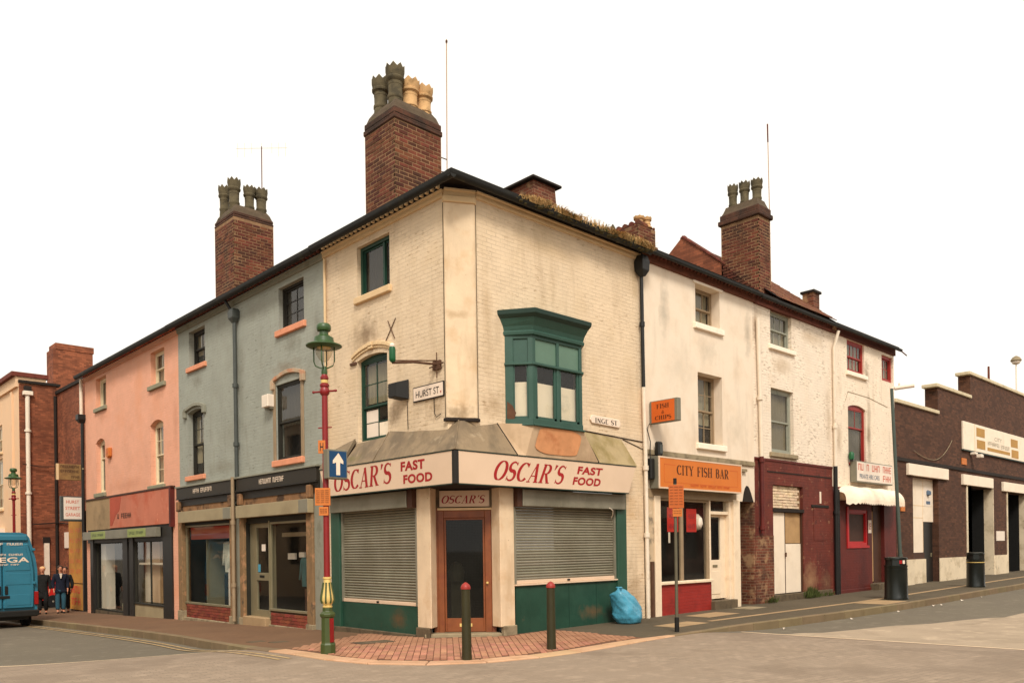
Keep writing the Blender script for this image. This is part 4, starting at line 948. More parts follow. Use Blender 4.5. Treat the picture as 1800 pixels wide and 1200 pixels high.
# windows of the left wall
window(CH, FL, *TW, 'frame_green', ((1, 1),), sill=('sill_cream', .06, .13, .07), curtain=('net_black', 0, 1), gl='glass', fw=.07, rec=.09)
B().fbox(FL, 2.30, 2.36, -.15, -.10, 6.92, 7.82).obj('sash', 'frame_green', [o for o in CH.children if o.name.startswith('window')][-1])
w = window(CH, FL, 2.12, 3.2, 3.88, 5.62, 'frame_green', ((2, 2), (2, 2)), curtain=('net', .47, .97), fw=.05, rec=.10, arch=.1, split=.42)
B().fquad(FL, 2.68, 3.1, -.154, 3.97, 4.52).obj('board', 'poster_white', w); B().fquad(FL, 2.22, 2.64, -.154, 3.97, 4.24).obj('board', 'net_white', w)
b = B()
for i in range(9):   # arched hood of bricks over the first-floor window
    x0, x1 = 1.94 + 1.42 * i / 9, 1.94 + 1.42 * (i + 1) / 9; f = lambda x: 5.70 + .15 * (1 - ((x - 2.65) / .71) ** 2)
    b.fprism(FL, [(x0 + .004, f(x0) - .075), (x1 - .004, f(x1) - .075), (x1 - .004, f(x1)), (x0 + .004, f(x0))], 0, .05 if i != 4 else .075)
    b.fprism(FL, [(x0 + .004, f(x0) - .13), (x1 - .004, f(x1) - .13), (x1 - .004, f(x1) - .078), (x0 + .004, f(x0) - .078)], 0, .025 if i != 4 else .06)
b.obj('window_hood', 'cream_trim', CH, bev=.006)
b = B(); b.fbox(FL, 3.2, 3.42, 0, .04, 5.5, 5.55); b.obj('hood_stop', 'rust', CH)
# green oriel bay on the right wall
by = [(1.2, 0.0), (1.55, .40), (2.94, .40), (3.30, 0.0)]
def baybar(i, j, t0, t1, o0, o1, z0, z1, bb):
    a = Vector(by[i]); c = Vector(by[j]); d = (c - a).normalized(); n = Vector((-d.y, d.x)); n = n if n.y > 0 else -n
    q = [a + (c - a) * t0, a + (c - a) * t1]
    pl = [q[0] + n * o0, q[1] + n * o0, q[1] + n * o1, q[0] + n * o1]
    bb.hexa([FR.P(p.x, p.y, z0) for p in pl] + [FR.P(p.x, p.y, z1) for p in pl])
b = B()
for (i, j, posts) in ((0, 1, ((0, .3), (.82, 1.0))), (1, 2, ((0, .055), (.475, .525), (.945, 1.0))), (2, 3, ((0, .2), (.8, 1.0)))):
    for t0, t1 in posts: baybar(i, j, t0, t1, -.06, .0, 3.98, 5.68, b)
    baybar(i, j, 0, 1, -.055, .012, 3.98, 4.09, b); baybar(i, j, 0, 1, -.055, -.002, 5.60, 5.68, b)
bayw = b.obj('bay_window', 'bay_green', CH, bev=.006)
b = B()
for (i, j) in ((0, 1), (1, 2), (2, 3)): baybar(i, j, -.01, 1.01, -.06, .035, 5.10, 5.15, b); baybar(i, j, -.01, 1.01, -.06, .05, 3.95, 3.985, b)
b.obj('rail', 'bay_green', bayw, bev=.008)
for (i, j, cs) in ((0, 1, ((.3, .82),)), (1, 2, ((.055, .475), (.525, .945))), (2, 3, ((.2, .8),))):
    for t0, t1 in cs:
        b = B(); baybar(i, j, t0, t1, -.045, -.03, 5.15, 5.60, b); b.obj('panel', 'bay_panel' if i == 1 else 'bay_green', bayw)
        a_, c_ = Vector(by[i]), Vector(by[j]); p_, q_ = a_ + (c_ - a_) * t0, a_ + (c_ - a_) * t1; n_ = Vector((-(c_ - a_).y, (c_ - a_).x)).normalized() * .035; p_ = p_ - n_; q_ = q_ - n_
        b = B().quad(FR.P(p_.x, p_.y, 4.09), FR.P(q_.x, q_.y, 4.09), FR.P(q_.x, q_.y, 5.1), FR.P(p_.x, p_.y, 5.1)); b.obj('pane', 'glass', bayw)
        b = B()   # inner sash stiles
        baybar(i, j, t0, t0 + .045, -.05, -.02, 4.09, 5.1, b); baybar(i, j, t1 - .045, t1, -.05, -.02, 4.09, 5.1, b); baybar(i, j, t0, t1, -.05, -.02, 4.09, 4.14, b); b.obj('sash', 'bay_green', bayw)
        b = B(); baybar(i, j, t0, t1, -.12, -.115, 4.05, 4.80, b); b.obj('net_curtain', 'net_white', bayw)
pr = [(0.0, 5.66), (.05, 5.67), (.06, 5.72), (.035, 5.75), (.06, 5.83), (.12, 5.93), (.14, 5.96), (.14, 6.0), (.19, 6.04), (.2, 6.1), (.0, 6.13)]
def bayring(o, z):
    k = o / .38
    return [FR.P(1.2 - .9 * o, -.02, z), FR.P(1.55 - .55 * o, .40 + o, z), FR.P(2.94 + .35 * o, .40 + o, z), FR.P(3.30 + .6 * o, -.02, z)]
b = B().ring([bayring(o, z) for o, z in pr], closed=True); b.obj('cornice', 'bay_green', bayw)
b = B().ring([bayring(o, z) for o, z in ((.145, 5.965), (.205, 6.03), (.215, 6.10), (.19, 6.12))]); b.obj('cornice_top', 'dark_green', bayw)
b = B().ring([bayring(-.06, z) for z in (3.985, 5.68)]); room = b
b = B().add([FR.P(1.28, -.16, 3.9), FR.P(3.3, -.16, 3.9), FR.P(3.3, -.16, 5.75), FR.P(1.28, -.16, 5.75), FR.P(1.1, -1.2, 3.7), FR.P(3.5, -1.2, 3.7), FR.P(3.5, -1.2, 5.8), FR.P(1.1, -1.2, 5.8)], [(4, 5, 6, 7), (0, 1, 5, 4), (1, 2, 6, 5), (2, 3, 7, 6), (3, 0, 4, 7)]); b.obj('room_lining', 'room', bayw)
b = B().add([FR.P(x, y, 3.975) for x, y in by], [(0, 1, 2, 3)]); b.obj('bay_floor', 'bay_green', bayw)
b = B().add([FR.P(1.21, .03, 4.1), FR.P(1.29, .12, 4.02), FR.P(1.33, .16, 4.2), FR.P(1.28, .11, 4.34), FR.P(1.215, .035, 4.42)], [(0, 1, 2, 3, 4)]); b.obj('rotten_patch', 'rust', bayw)
# eaves: moulding, dentils, board, gutter
def eaves(house, fr, u0, u1, zt, mould, den=True, dm='eaves_brick', step=.16, gut='gutter', go=.30, ext=None, gs=1.0):
    if mould: B().sweep(fr, [(0, zt - .06), (.03, zt - .06), (.045, zt - .02), (.045, zt + .03), (.07, zt + .05), (.07, zt + .07), (0, zt + .07)], u0, u1).obj('eaves_moulding', mould, house)
    B().fbox(fr, u0, u1, -.06, .06, zt + .071 if mould else zt - .06, zt + .26).obj('eaves_course', 'soot_and_shade' if mould else 'eaves_brick', house)  # under a moulding's gutter the dark course has the gutter's shadow painted in
    if den: dentils(house, fr, u0, u1, zt + .085, zt + .15, .06, .13, dm, step, .05)
    B().fbox(fr, u0, u1, -.05, .19, zt + .165, zt + .21).obj('eaves_board', 'soot_and_shade', house)
    n = 10; prof = [(go + .075 * gs * math.cos(math.pi + math.pi * i / n), zt + .10 + .10 * gs * math.sin(math.pi + math.pi * i / n)) for i in range(n + 1)]
    prof += [(go + .08 * gs, zt + .12), (go - .08 * gs, zt + .12)]
    B().sweep(fr, prof, u0 if ext is None else ext, u1).obj('gutter', gut, house, smooth=30)
eaves(CH, FL, .27, 4.47, 8.09, 'cream_trim', dm='cream_trim', ext=-.36); eaves(CH, FR, .5, 5.42, 8.11, 'cream_trim', den=False, ext=-.36)
FQ = Fr((0, .25, 0), (.48, -.25, 0), (-.25, -.48, 0), 1)
B().sweep(FQ, [(-.02, 8.03), (.03, 8.03), (.045, 8.07), (.045, 8.12), (.07, 8.14), (.07, 8.17), (-.02, 8.17)], -.02, .56).obj('eaves_moulding', 'cream_trim', CH)
B().zprism([(-.19, .3), (-.19, -.19), (.52, -.19), (.52, .05), (.05, .3)], 8.255, 8.30).obj('eaves_board', 'soot_and_shade', CH); B().zprism([(-.06, .3), (.5, -.06), (.5, .1), (.1, .3)], 8.165, 8.255).obj('eaves_course', 'soot_and_shade', CH)  # corner course also dark to paint the shadow behind the gutter
roof(CH, [(-.26, -.26, 8.27), (-.26, 4.47, 8.27), (2.6, 4.47, 9.62), (2.6, 2.6, 9.62), (5.42, -.26, 8.27), (5.42, 2.6, 9.62), (5.42, 4.47, 8.6)], [(0, 1, 2, 3), (0, 3, 5, 4), (2, 6, 5, 3)])
# chimney stack
def stack(house, x0, y0, x1, y1, z0, z1, pots, capz, capmat='cap_brick', name='chimney', core='mortar', corbel=.05):
    b = B().box(x0, x1, y0, y1, z0, z1 + .02); c = b.obj(name, core, house)
    stack_bricks(c, x0, y0, x1, y1, z0, z1, 'chimney_brick')
    if capz:
        h = (capz - z1)
        b = B().box(x0 - corbel, x1 + corbel, y0 - corbel, y1 + corbel, z1, z1 + h * .45); b.box(x0 - corbel * .4, x1 + corbel * .4, y0 - corbel * .4, y1 + corbel * .4, z1 + h * .45, capz); b.obj('chimney_cap', capmat, c, bev=.02)
        capmat2 = 'soot_mortar'
        r = [[(x0 + q, y0 + q, z), (x1 - q, y0 + q, z), (x1 - q, y1 - q, z), (x0 + q, y1 - q, z)] for q, z in ((0.02, capz), (.07, capz + .14), (.14, capz + .25), (.24, capz + .29))]
        B().ring(r).obj('flaunching', capmat2, c)
    for (x, y, zt, r, m) in pots: pot(c, x, y, (capz or z1) - .02, zt - (capz or z1) + .02, r, m)
    return c
stack(CH, .6, 2.6, 1.83, 3.7, 8.35, 10.60, [(.84, 3.42, 11.84, .145, 'pot_dark'), (.86, 2.92, 11.9, .15, 'pot_dark'), (1.23, 2.9, 11.73, .155, 'pot_buff'), (1.58, 2.88, 11.7, .155, 'pot_buff')], 10.86, corbel=.03)
# low tapered stack on the right-hand slope
b = B().ring([[(4.07 - q, 2.0 - q, z), (4.85 + q, 2.0 - q, z), (4.85 + q, 2.95 + q, z), (4.07 - q, 2.95 + q, z)] for q, z in ((.0, 8.6), (.0, 9.6), (-.03, 10.18))])
lowst = b.obj('chimney', 'worn_brick', CH)
b = B().box(3.98, 4.95, 1.92, 3.05, 10.18, 10.24); b.obj('chimney_cap', 'soot_and_shade', lowst, bev=.01)
# hopper and downpipe at the right-hand end of the corner house
hp = B().ring([[FR.P(5.32 + sx * w, .12 + sy * w, z) for sx, sy in ((-1, -1), (1, -1), (1, 1), (-1, 1))] for w, z in ((.06, 7.66), (.12, 7.78), (.13, 7.98), (.09, 8.12))])
hp.obj('rainwater_hopper', 'pipe_black', CH, bev=.01)
pipe(CH, [FR.P(5.32, .1, 7.7), FR.P(5.36, .09, 5.2)], .042, 'pipe_black', joints=[FR.P(5.34, .09, 6.6)])
pipe(CH, [FR.P(5.36, .09, 5.2), FR.P(5.4, .09, 3.6), FR.P(5.42, .09, .02)], .045, 'pipe_white', joints=[FR.P(5.40, .09, 3.4), FR.P(5.41, .09, 1.9)])
pipe(CH, [FL.P(4.36, .05, 7.98), FL.P(4.36, .05, 3.6)], .03, 'pipe_cream')
# grass and moss growing in the right-hand gutter
b = B(); rnd = random.Random(3)
for i in range(8000):
    t = rnd.random(); u = 1.35 + 4.1 * t; dens = .25 + .75 * sstep(1.3, 2.4, u)
    dens *= max(0.0, .62 + .55 * math.sin(u * 5.1 + 1.2 * math.sin(u * 2.7)))
    if rnd.random() > dens: continue
    h = rnd.uniform(.05, .17) * (.55 + .6 * abs(math.sin(u * 2.3))); o = rnd.uniform(.2, .40); z = 8.20
    a = rnd.uniform(0, 6.28); ln = rnd.uniform(.02, .13); ddx, ddo = math.cos(a) * ln, abs(math.sin(a)) * ln * (1.3 if rnd.random() < .6 else -.5)
    w = rnd.uniform(.004, .009); P = FR.P
    p0, p1, p2 = P(u, o, z - .02), P(u + ddx * .5, o + ddo * .5, z + h * .8), P(u + ddx * 1.2, o + ddo * 1.5, z + h * rnd.uniform(-.4, 1.0))
    b.cur = 0 if rnd.random() < .88 else 1
    b.add([p0 + Vector((-w, 0, 0)), p0 + Vector((w, 0, 0)), p1 + Vector((w, 0, 0)), p1 + Vector((-w, 0, 0)), p2], [(0, 1, 2, 3), (3, 2, 4)])
g = b.obj('gutter_grass', ['straw', 'weed'], CH, kind='stuff')
b = B(); rnd = random.Random(5)
for i in range(110):
    u = 1.2 + 4.2 * rnd.random(); r = rnd.uniform(.03, .075); c = FR.P(u, .30 + rnd.uniform(-.04, .07), 8.19 + rnd.uniform(-.06, .02))
    b.lathe(c, [(0.001, -r * .6), (r, -r * .2), (r * .9, r * .3), (r * .4, r * .6), (0.001, r * .65)], 6, rnd.random())
b.obj('gutter_moss', 'moss', CH, kind='stuff')
# wall fittings of the corner house that hang on it: things of their own
t = thing('street_sign', FL.P(.78, 0, 4.43), 'white street name plate reading HURST ST in black', 'sign')
pl = B().fbox(FL, .32, 1.25, .008, .03, 4.43, 4.71).obj('plate', 'letter_black', t, bev=.003)
B().fbox(FL, .34, 1.23, .03, .034, 4.45, 4.69).obj('plate_face', 'enamel', t)
lettering('lettering', 'HURST ST', FL, 1.15, 4.50, .70, .125, .034, 'letter_black', t, serif=False, bold=.004)
B().fbox(FL, .385, .41, .034, .037, 4.5, 4.54).obj('district_mark', 'letter_red', t)
t = thing('street_sign', FR.P(4.1, 0, 4.23), 'pale notched street name plate reading INGE ST', 'sign')
B().fprism(FR, [(3.60, 4.32), (3.66, 4.25), (4.54, 4.225), (4.59, 4.28), (4.59, 4.36), (4.54, 4.40), (3.68, 4.42), (3.62, 4.38)], .005, .04).obj('plate', 'enamel', t, bev=.006)
lettering('lettering', 'INGE ST', FR, 3.74, 4.265, .74, .10, .04, 'letter_black', t)
t = thing('floodlight', FL.P(1.55, 0, 4.5), 'black louvred floodlight box beside the street sign on the cream wall', 'floodlight')
B().add([FL.P(1.38, .02, 4.52), FL.P(1.62, .02, 4.52), FL.P(1.74, .26, 4.56), FL.P(1.5, .26, 4.56), FL.P(1.38, .02, 4.90), FL.P(1.62, .02, 4.90), FL.P(1.74, .26, 4.83), FL.P(1.5, .26, 4.83)],
        [(0, 1, 2, 3), (4, 5, 6, 7), (0, 1, 5, 4), (1, 2, 6, 5), (2, 3, 7, 6), (3, 0, 4, 7)]).obj('housing', 'plastic_black', t, bev=.01)
for k in range(4):
    z = 4.6 + k * .055; B().hexa([FL.P(1.755, .25, z), FL.P(1.645, .05, z - .01), FL.P(1.665, .04, z - .01), FL.P(1.775, .24, z), FL.P(1.755, .25, z + .02), FL.P(1.645, .05, z + .01), FL.P(1.665, .04, z + .01), FL.P(1.775, .24, z + .02)]).obj('louvre', 'alu', t)
t = thing('lamp_bracket', FL.P(.55, 0, 4.98), 'rusty iron bracket arm carrying a small green lantern over the street sign', 'bracket')
B().tube([FL.P(.5, .02, 5.03), FL.P(.52, .55, 5.0), FL.P(.56, .98, 4.93)], .022, 8).obj('arm', 'rust', t)
B().tube([FL.P(.5, .02, 5.1), FL.P(.56, .98, 4.97)], .012, 6).obj('stay', 'rust', t)
B().fbox(FL, .40, .62, 0, .05, 4.93, 5.1).tube([FL.P(.3, .04, 5.03), FL.P(.72, .04, 5.0)], .015, 6).tube([FL.P(.5, .04, 4.78), FL.P(.5, .04, 5.25)], .012, 6).obj('wall_plate', 'rust', t, bev=.01)
lan = FL.P(.56, .98, 4.97)
B().lathe(lan, [(.03, -.03), (.055, 0), (.06, .03), (.058, .2), (.05, .235), (.02, .25)], 12).obj('lantern', 'plastic_green', t, smooth=40)
B().lathe(lan, [(.045, .24), (.05, .27), (.03, .3), (0.001, .31)], 12).obj('lantern_cap', 'plastic_white', t, smooth=40)
t = thing('wall_tie', FL.P(1.95, 0, 5.98), 'crossed iron wall tie above the first-floor window of the cream wall', 'wall tie')
for (a, c) in (((1.80, 6.16), (2.14, 5.78)), ((2.06, 6.16), (1.84, 5.78))): B().tube([FL.P(a[0], .015, a[1]), FL.P(c[0], .015, c[1])], .009, 6).obj('bar', 'rust', t)
pipe(CH, [FL.P(.62, .02, 4.43), FL.P(.61, .02, 4.15), FL.P(.54, .03, 4.07), FL.P(.42, .02, 4.12)], .007, 'soot_and_shade', 'loose_cable')
pipe(CH, [FL.P(1.45, .02, 4.5), FL.P(1.44, .015, 3.95)], .007, 'soot_and_shade', 'loose_cable')

# ------------------------------------------------------------------ blue-grey house with two shops
BH = thing('blue_house', (3.0, 8.5, -0.2), 'three-storey blue-grey painted house with two black-fascia shops between cream and pink houses', 'house')
hs_ = [(5.35, 6.54, 6.86, 7.87), (10.76, 11.86, 6.88, 7.9), (5.52, 6.73, 3.8, 5.6), (10.92, 12.02, 3.81, 5.68, .07)]
B().wall(FL, 4.47, 12.64, 2.8, 8.06, hs_, .2).obj('wall', 'blue_grey', BH)
window(BH, FL, *hs_[0], 'frame_dark', ((2, 3),), sill=('sill_pink', .1, .14, .07), curtain=('net_black', 0, 1), rec=.11)
window(BH, FL, *hs_[1], 'frame_dark', ((2, 1), (2, 1)), sill=('sill_pink', .1, .13, .07), curtain=('net', 0.35, 1), rec=.15)
window(BH, FL, *hs_[2], 'frame_dark', ((1, 1), (1, 1)), sill=('sill_pink', .12, .14, .08), curtain=('net_black', .45, 1), rec=.04)
window(BH, FL, *hs_[3][:4], 'frame_dark', ((2, 1), (2, 2)), sill=('sill_pink', .1, .13, .07), curtain=('net', .2, .98), rec=.15, arch=.1)
for u in (5.40, 6.73): B().fbox(FL, u, u + .115, 0, .03, 3.8, 5.62).obj('window_surround', 'frame_beige', BH, bev=.006)
def hood(u0, u1, zc, rise, mat, house, t=.09):
    um = (u0 + u1) / 2; hw = (u1 - u0) / 2; f = lambda x: zc + rise * (1 - ((x - um) / hw) ** 2); b = B(); n = 7
    for i in range(n):
        x0, x1 = u0 + (u1 - u0) * i / n, u0 + (u1 - u0) * (i + 1) / n
        b.fprism(FL, [(x0 + .003, f(x0) - t), (x1 - .003, f(x1) - t), (x1 - .003, f(x1)), (x0 + .003, f(x0))], 0, .06 if i % 3 else .075)
    b.fbox(FL, u0 - .03, u0 + .12, 0, .08, zc - t - .14, zc - .02); b.fbox(FL, u1 - .12, u1 + .03, 0, .08, zc - t - .14, zc - .02)
    return b.obj('window_hood', mat, house, bev=.008)
hood(5.34, 6.86, 5.74, .14, 'weathered_hood', BH); hood(10.76, 12.18, 5.72, .12, 'grey_pilaster', BH)
eaves(BH, FL, 4.47, 12.64, 8.07, 'grey_pilaster', dm='eaves_brick')
roof(BH, [(-.26, 4.47, 8.27), (-.26, 12.64, 8.27), (3.4, 12.64, 9.95), (3.4, 4.47, 9.95), (7, 4.47, 8.3), (7, 12.64, 8.3)], [(0, 1, 2, 3), (3, 2, 5, 4)])
stack(BH, .8, 10.6, 2.0, 11.85, 8.4, 11.05, [(1.0, 11.62, 12.28, .125, 'pot_dark'), (1.02, 11.02, 12.3, .135, 'pot_dark'), (1.42, 10.9, 12.16, .125, 'pot_dark'), (1.76, 10.85, 12.17, .135, 'pot_dark')], 11.22, 'cap_brick', corbel=.012)
# fascias, worn boards, shutter boxes
f1 = B().fbox(FL, 8.93, 12.60, .03, .13, 3.2, 3.51).obj('fascia_sign', 'black_fascia', BH, bev=.006); f2 = B().fbox(FL, 4.69, 8.66, .03, .13, 3.2, 3.51).obj('fascia_sign', 'black_fascia', BH, bev=.006)
B().fbox(FL, 4.64, 12.64, 0, .16, 3.505, 3.55).obj('fascia_cornice', 'grey_pilaster', BH, bev=.006); B().fbox(FL, 4.69, 12.6, 0, .15, 3.17, 3.2).obj('fascia_moulding', 'black_paint', BH)
marks('lettering', FL, 11.39, 3.30, 1.25, .12, .13, 'letter_white', f1, 12, (4,), 3); marks('lettering', FL, 7.40, 3.29, 1.25, .12, .13, 'letter_white', f2, 16, (8,), 4)
B().fbox(FL, 9.15, 12.56, -.02, .05, 2.5, 3.17).obj('backing_board', 'worn_timber', BH); B().fbox(FL, 5.2, 8.7, -.02, .05, 2.5, 3.17).obj('backing_board', 'worn_timber', BH)
B().fbox(FL, 4.69, 12.6, -.02, .07, 2.98, 3.17).obj('frieze_board', 'black_paint', BH)
for k, u in enumerate((5.02, 8.5, 9.06, 12.48)): B().fbox(FL, u - .09, u + .09, .05, .16, 2.83, 3.12).obj('console', 'worn_timber', BH, bev=.02)
boxhood(FL, 8.87, 12.31, 2.5, 2.81, .05, .2, 'box_beige', BH); boxhood(FL, 4.95, 8.56, 2.5, 2.81, .05, .2, 'box_beige', BH)
B().fbox(FL, 8.88, 9.3, .2, .212, 2.51, 2.8).obj('box_end', 'shutter_box', BH); B().fbox(FL, 4.96, 5.35, .2, .212, 2.51, 2.8).obj('box_end', 'shutter_box', BH)
# pilasters
for u0, u1, m, o in ((12.36, 12.64, 'worn_pilaster', .08), (9.0, 9.24, 'worn_pilaster', .07), (8.42, 8.66, 'worn_pilaster', .07), (4.98, 5.26, 'worn_pilaster', .08)):
    B().fbox(FL, u0, u1, -.15, o, -.35, 2.86).obj('pilaster', m, BH, bev=.012)
    B().fbox(FL, u0 - .02, u1 + .02, -.15, o + .03, -.4, -.02 if u0 > 8 else .0).obj('plinth', 'stone', BH, bev=.012)
B().fbox(FL, 8.66, 9.0, -.15, .0, -.35, 2.9).obj('wall', 'grey_pilaster', BH)
B().fbox(FL, 4.47, 4.98, -.15, .03, -.3, 3.5).obj('pilaster', 'grey_pilaster', BH, bev=.01)
# left shop window
def shopfront(house, u0, u1, zb_, z0, z1, fm, riser, panes, plinth='stone', o=-.02, bars=(), light=True):
    b = B(); t = .05
    b.fbox(FL, u0, u0 + t, o - .06, o, z0, z1); b.fbox(FL, u1 - t, u1, o - .06, o, z0, z1); b.fbox(FL, u0 + t, u1 - t, o - .06, o, z1 - t, z1); b.fbox(FL, u0 - .03, u1 + .03, o - .08, o + .03, z0 - .045, z0 + .01)
    for u in bars: b.fbox(FL, u - .02, u + .02, o - .055, o - .005, z0 + .01, z1 - t)
    w = b.obj('shop_window', fm, house, bev=.004)
    us = [u0 + t] + list(bars) + [u1 - t]
    for a, c in zip(us, us[1:]): B().fquad(FL, a, c, o - .03, z0 + .01, z1 - t).obj('pane', panes, w)
    if riser:
        r = B().fbox(FL, u0 - .03, u1 + .03, o - .1, o - .012, zb_, z0 - .045).obj('stall_riser', 'soot_mortar', house)
        return w, r
    return w, None
w1, r1 = shopfront(BH, 9.28, 12.33, -.24, .23, 2.42, 'alu', True, 'glass_clear')
w2, r2 = shopfront(BH, 5.3, 7.18, -.16, .26, 2.36, 'alu', True, 'glass_clear')
def riser_bricks(par, u0, u1, z0, z1, o):
    me = brick_mesh('riser', 'riser_brick', .222, .05, .068); hm = brick_mesh('riser_half', 'riser_brick', .108, .05, .068); k = 0; z = z0
    while z + .07 <= z1 + .01:
        u = u0 + (0 if k % 2 else .114)
        if k % 2 == 0: inst('brick', hm, par, FL.P(u0, o, z), math.pi / 2)
        while u + .222 <= u1: inst('brick', me, par, FL.P(u, o, z), math.pi / 2); u += .231
        if u + .108 <= u1: inst('brick', hm, par, FL.P(u, o, z), math.pi / 2)
        z += .076; k += 1
riser_bricks(r1, 9.27, 12.34, -.2, .18, -.045); riser_bricks(r2, 5.29, 7.2, -.13, .21, -.045)
B().fbox(FL, 9.25, 12.36, -.1, .05, -.4, -.2).obj('ledge', 'stone', BH, bev=.015); B().fbox(FL, 5.26, 7.22, -.1, .03, -.35, -.12).obj('ledge', 'stone', BH, bev=.012)
# glazed shop door
b = B(); o = -.1
b.fbox(FL, 7.22, 7.30, o - .06, o, .03, 2.36); b.fbox(FL, 8.05, 8.40, o - .06, o, .03, 2.36); b.fbox(FL, 7.30, 8.05, o - .06, o, 2.24, 2.36); b.fbox(FL, 7.30, 8.05, o - .06, o, .03, .2); b.fbox(FL, 7.30, 8.05, o - .06, o + .012, .93, 1.12)
sd = b.obj('shop_door', 'alu', BH, bev=.004)
for z0, z1 in ((.2, .93), (1.12, 2.24)): B().fquad(FL, 7.3, 8.05, o - .03, z0, z1).obj('pane', 'glass_clear', sd)
B().fbox(FL, 7.62, 7.86, o + .012, o + .02, 1.0, 1.06).obj('letter_slot', 'plastic_black', sd); B().fbox(FL, 7.62, 7.82, o - .028, o - .024, 1.66, 1.83).obj('notice', 'poster_white', sd); B().fbox(FL, 7.9, 8.03, o - .028, o - .024, 1.14, 1.33).obj('sticker', 'bag_blue', sd)
B().fbox(FL, 7.2, 8.42, -.3, .12, -.3, .03).obj('door_step', 'slab', BH, bev=.012)
B().fbox(FL, 5.26, 8.42, -.12, -.02, 2.36, 2.5).obj('transom', 'frame_dark', BH); B().fbox(FL, 9.24, 12.36, -.12, -.02, 2.42, 2.5).obj('transom', 'frame_dark', BH)
B().fbox(FL, 7.18, 7.22, -.18, -.0, .0, 2.4).obj('door_jamb', 'alu', BH); B().fbox(FL, 8.40, 8.43, -.18, 0, .0, 2.4).obj('door_jamb', 'frame_dark', BH)
# shop interiors
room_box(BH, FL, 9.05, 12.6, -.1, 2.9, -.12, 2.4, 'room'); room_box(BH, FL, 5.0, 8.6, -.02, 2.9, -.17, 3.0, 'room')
def coat(par, u, o, z, w, h, mat, name='coat'):
    c = FL.P(u, o, z); n = 12; rings = []
    for q, zz in ((.32, 0), (.34, .1), (.36, .3), (.4, .62), (.48, .82), (.5, .9), (.36, .96), (.16, 1.0)):
        rings.append([(c.x + math.cos(2 * math.pi * i / n) * q * w * .45, c.y + math.sin(2 * math.pi * i / n) * q * w * (1 + .06 * math.sin(3 * i)), c.z + zz * h) for i in range(n)])
    B().ring(rings).obj(name, mat, par, smooth=60)
    for s in (-1, 1):
        B().tube([FL.P(u + s * w * .44, o, z + h * .88), FL.P(u + s * w * .55, o, z + h * .55), FL.P(u + s * w * .55, o + .03, z + h * .22)], w * .1, 8).obj('sleeve', mat, par, smooth=1)
t = thing('clothes_display', FL.P(10.2, -.6, -.1), 'two pale jackets with dark trousers on stands in the left black-fascia shop window', 'display')
B().fbox(FL, 9.3, 12.2, -1.0, -.3, -.1, .12).obj('plinth', 'room_floor', t)
coat(t, 9.85, -.34, .95, .5, .98, 'garment_grey'); coat(t, 10.4, -.42, 1.1, .45, .85, 'garment_grey')
for u, o in ((9.85, -.34), (10.4, -.42)):
    B().fbox(FL, u - .16, u - .02, o - .08, o + .06, .12, 1.05).fbox(FL, u + .02, u + .16, o - .08, o + .06, .12, 1.05).obj('trousers', 'garment_dark', t, bev=.03)
B().fbox(FL, 9.95, 10.1, -.35, -.28, .15, 1.2).obj('scarf', 'poster_white', t)
B().fbox(FL, 11.3, 11.34, -.8, -.2, .1, 2.2).fbox(FL, 9.3, 11.34, -.8, -.76, 2.1, 2.2).obj('display_frame', 'alu', t)
B().fbox(FL, 9.3, 12.2, -.16, -.13, 2.02, 2.36).obj('blind', 'patch_red', BH); B().fbox(FL, 9.3, 11.9, -1.5, -1.45, .3, 2.0).obj('back_panel', 'garment_teal', BH)
t = thing('clothes_rail', FL.P(6.2, -1.0, 0), 'dark rail and shelf of stock seen through the right black-fascia shop window', 'rail')
B().fbox(FL, 5.5, 7.0, -1.3, -1.26, 1.75, 1.8).fbox(FL, 6.4, 6.44, -1.3, -1.2, 0, 2.0).fbox(FL, 5.5, 5.54, -1.3, -1.2, 0, 2.0).obj('rail_frame', 'alu', t)
for i, (u, m) in enumerate(((5.7, 'garment_dark'), (5.95, 'garment_teal'), (6.2, 'garment_dark'), (6.6, 'garment_teal'), (6.85, 'garment_dark'))): coat(t, u, -1.25, .75, .3, .95, m, 'garment')
B().fbox(FL, 5.45, 6.2, -.9, -.4, .0, .75).obj('counter', 'brown_wood', t); coat(t, 5.62, -.3, .75, .24, .6, 'garment_grey', 'garment'); coat(t, 6.3, -.45, .8, .3, .7, 'garment_teal', 'garment'); B().fbox(FL, 6.75, 7.1, -.5, -.45, 1.45, 1.6).fbox(FL, 6.3, 6.55, -.5, -.45, 1.5, 1.62).obj('price_card', 'poster_white', t); B().fbox(FL, 5.5, 7.1, -.35, -.3, 2.0, 2.1).obj('display_bar', 'frame_beige', t)
# downpipe and hopper on the party line of the two bays, alarm box
hp = B().ring([[FL.P(8.73 + sx * w, .1 + sy * w * .8, z) for sx, sy in ((-1, -1), (1, -1), (1, 1), (-1, 1))] for w, z in ((.05, 7.5), (.13, 7.62), (.14, 7.78), (.1, 7.86))]); hp.obj('rainwater_hopper', 'pipe_grey', BH, bev=.008)
pipe(BH, [FL.P(8.9, .25, 8.08), FL.P(8.8, .12, 7.8)], .04, 'pipe_black'); pipe(BH, [FL.P(8.72, .09, 7.55), FL.P(8.71, .09, 3.56)], .05, 'pipe_grey', joints=[FL.P(8.72, .09, 5.9), FL.P(8.71, .09, 4.4)])
pipe(BH, [FL.P(8.78, .17, 3.56), FL.P(8.79, .17, -.12)], .045, 'frame_beige', joints=[FL.P(8.79, .17, 2.4), FL.P(8.79, .17, .8)])
t = thing('alarm_box', FL.P(6.95, 0, 5.1), 'white alarm box on the blue-grey wall beside the beige-framed window', 'alarm box')
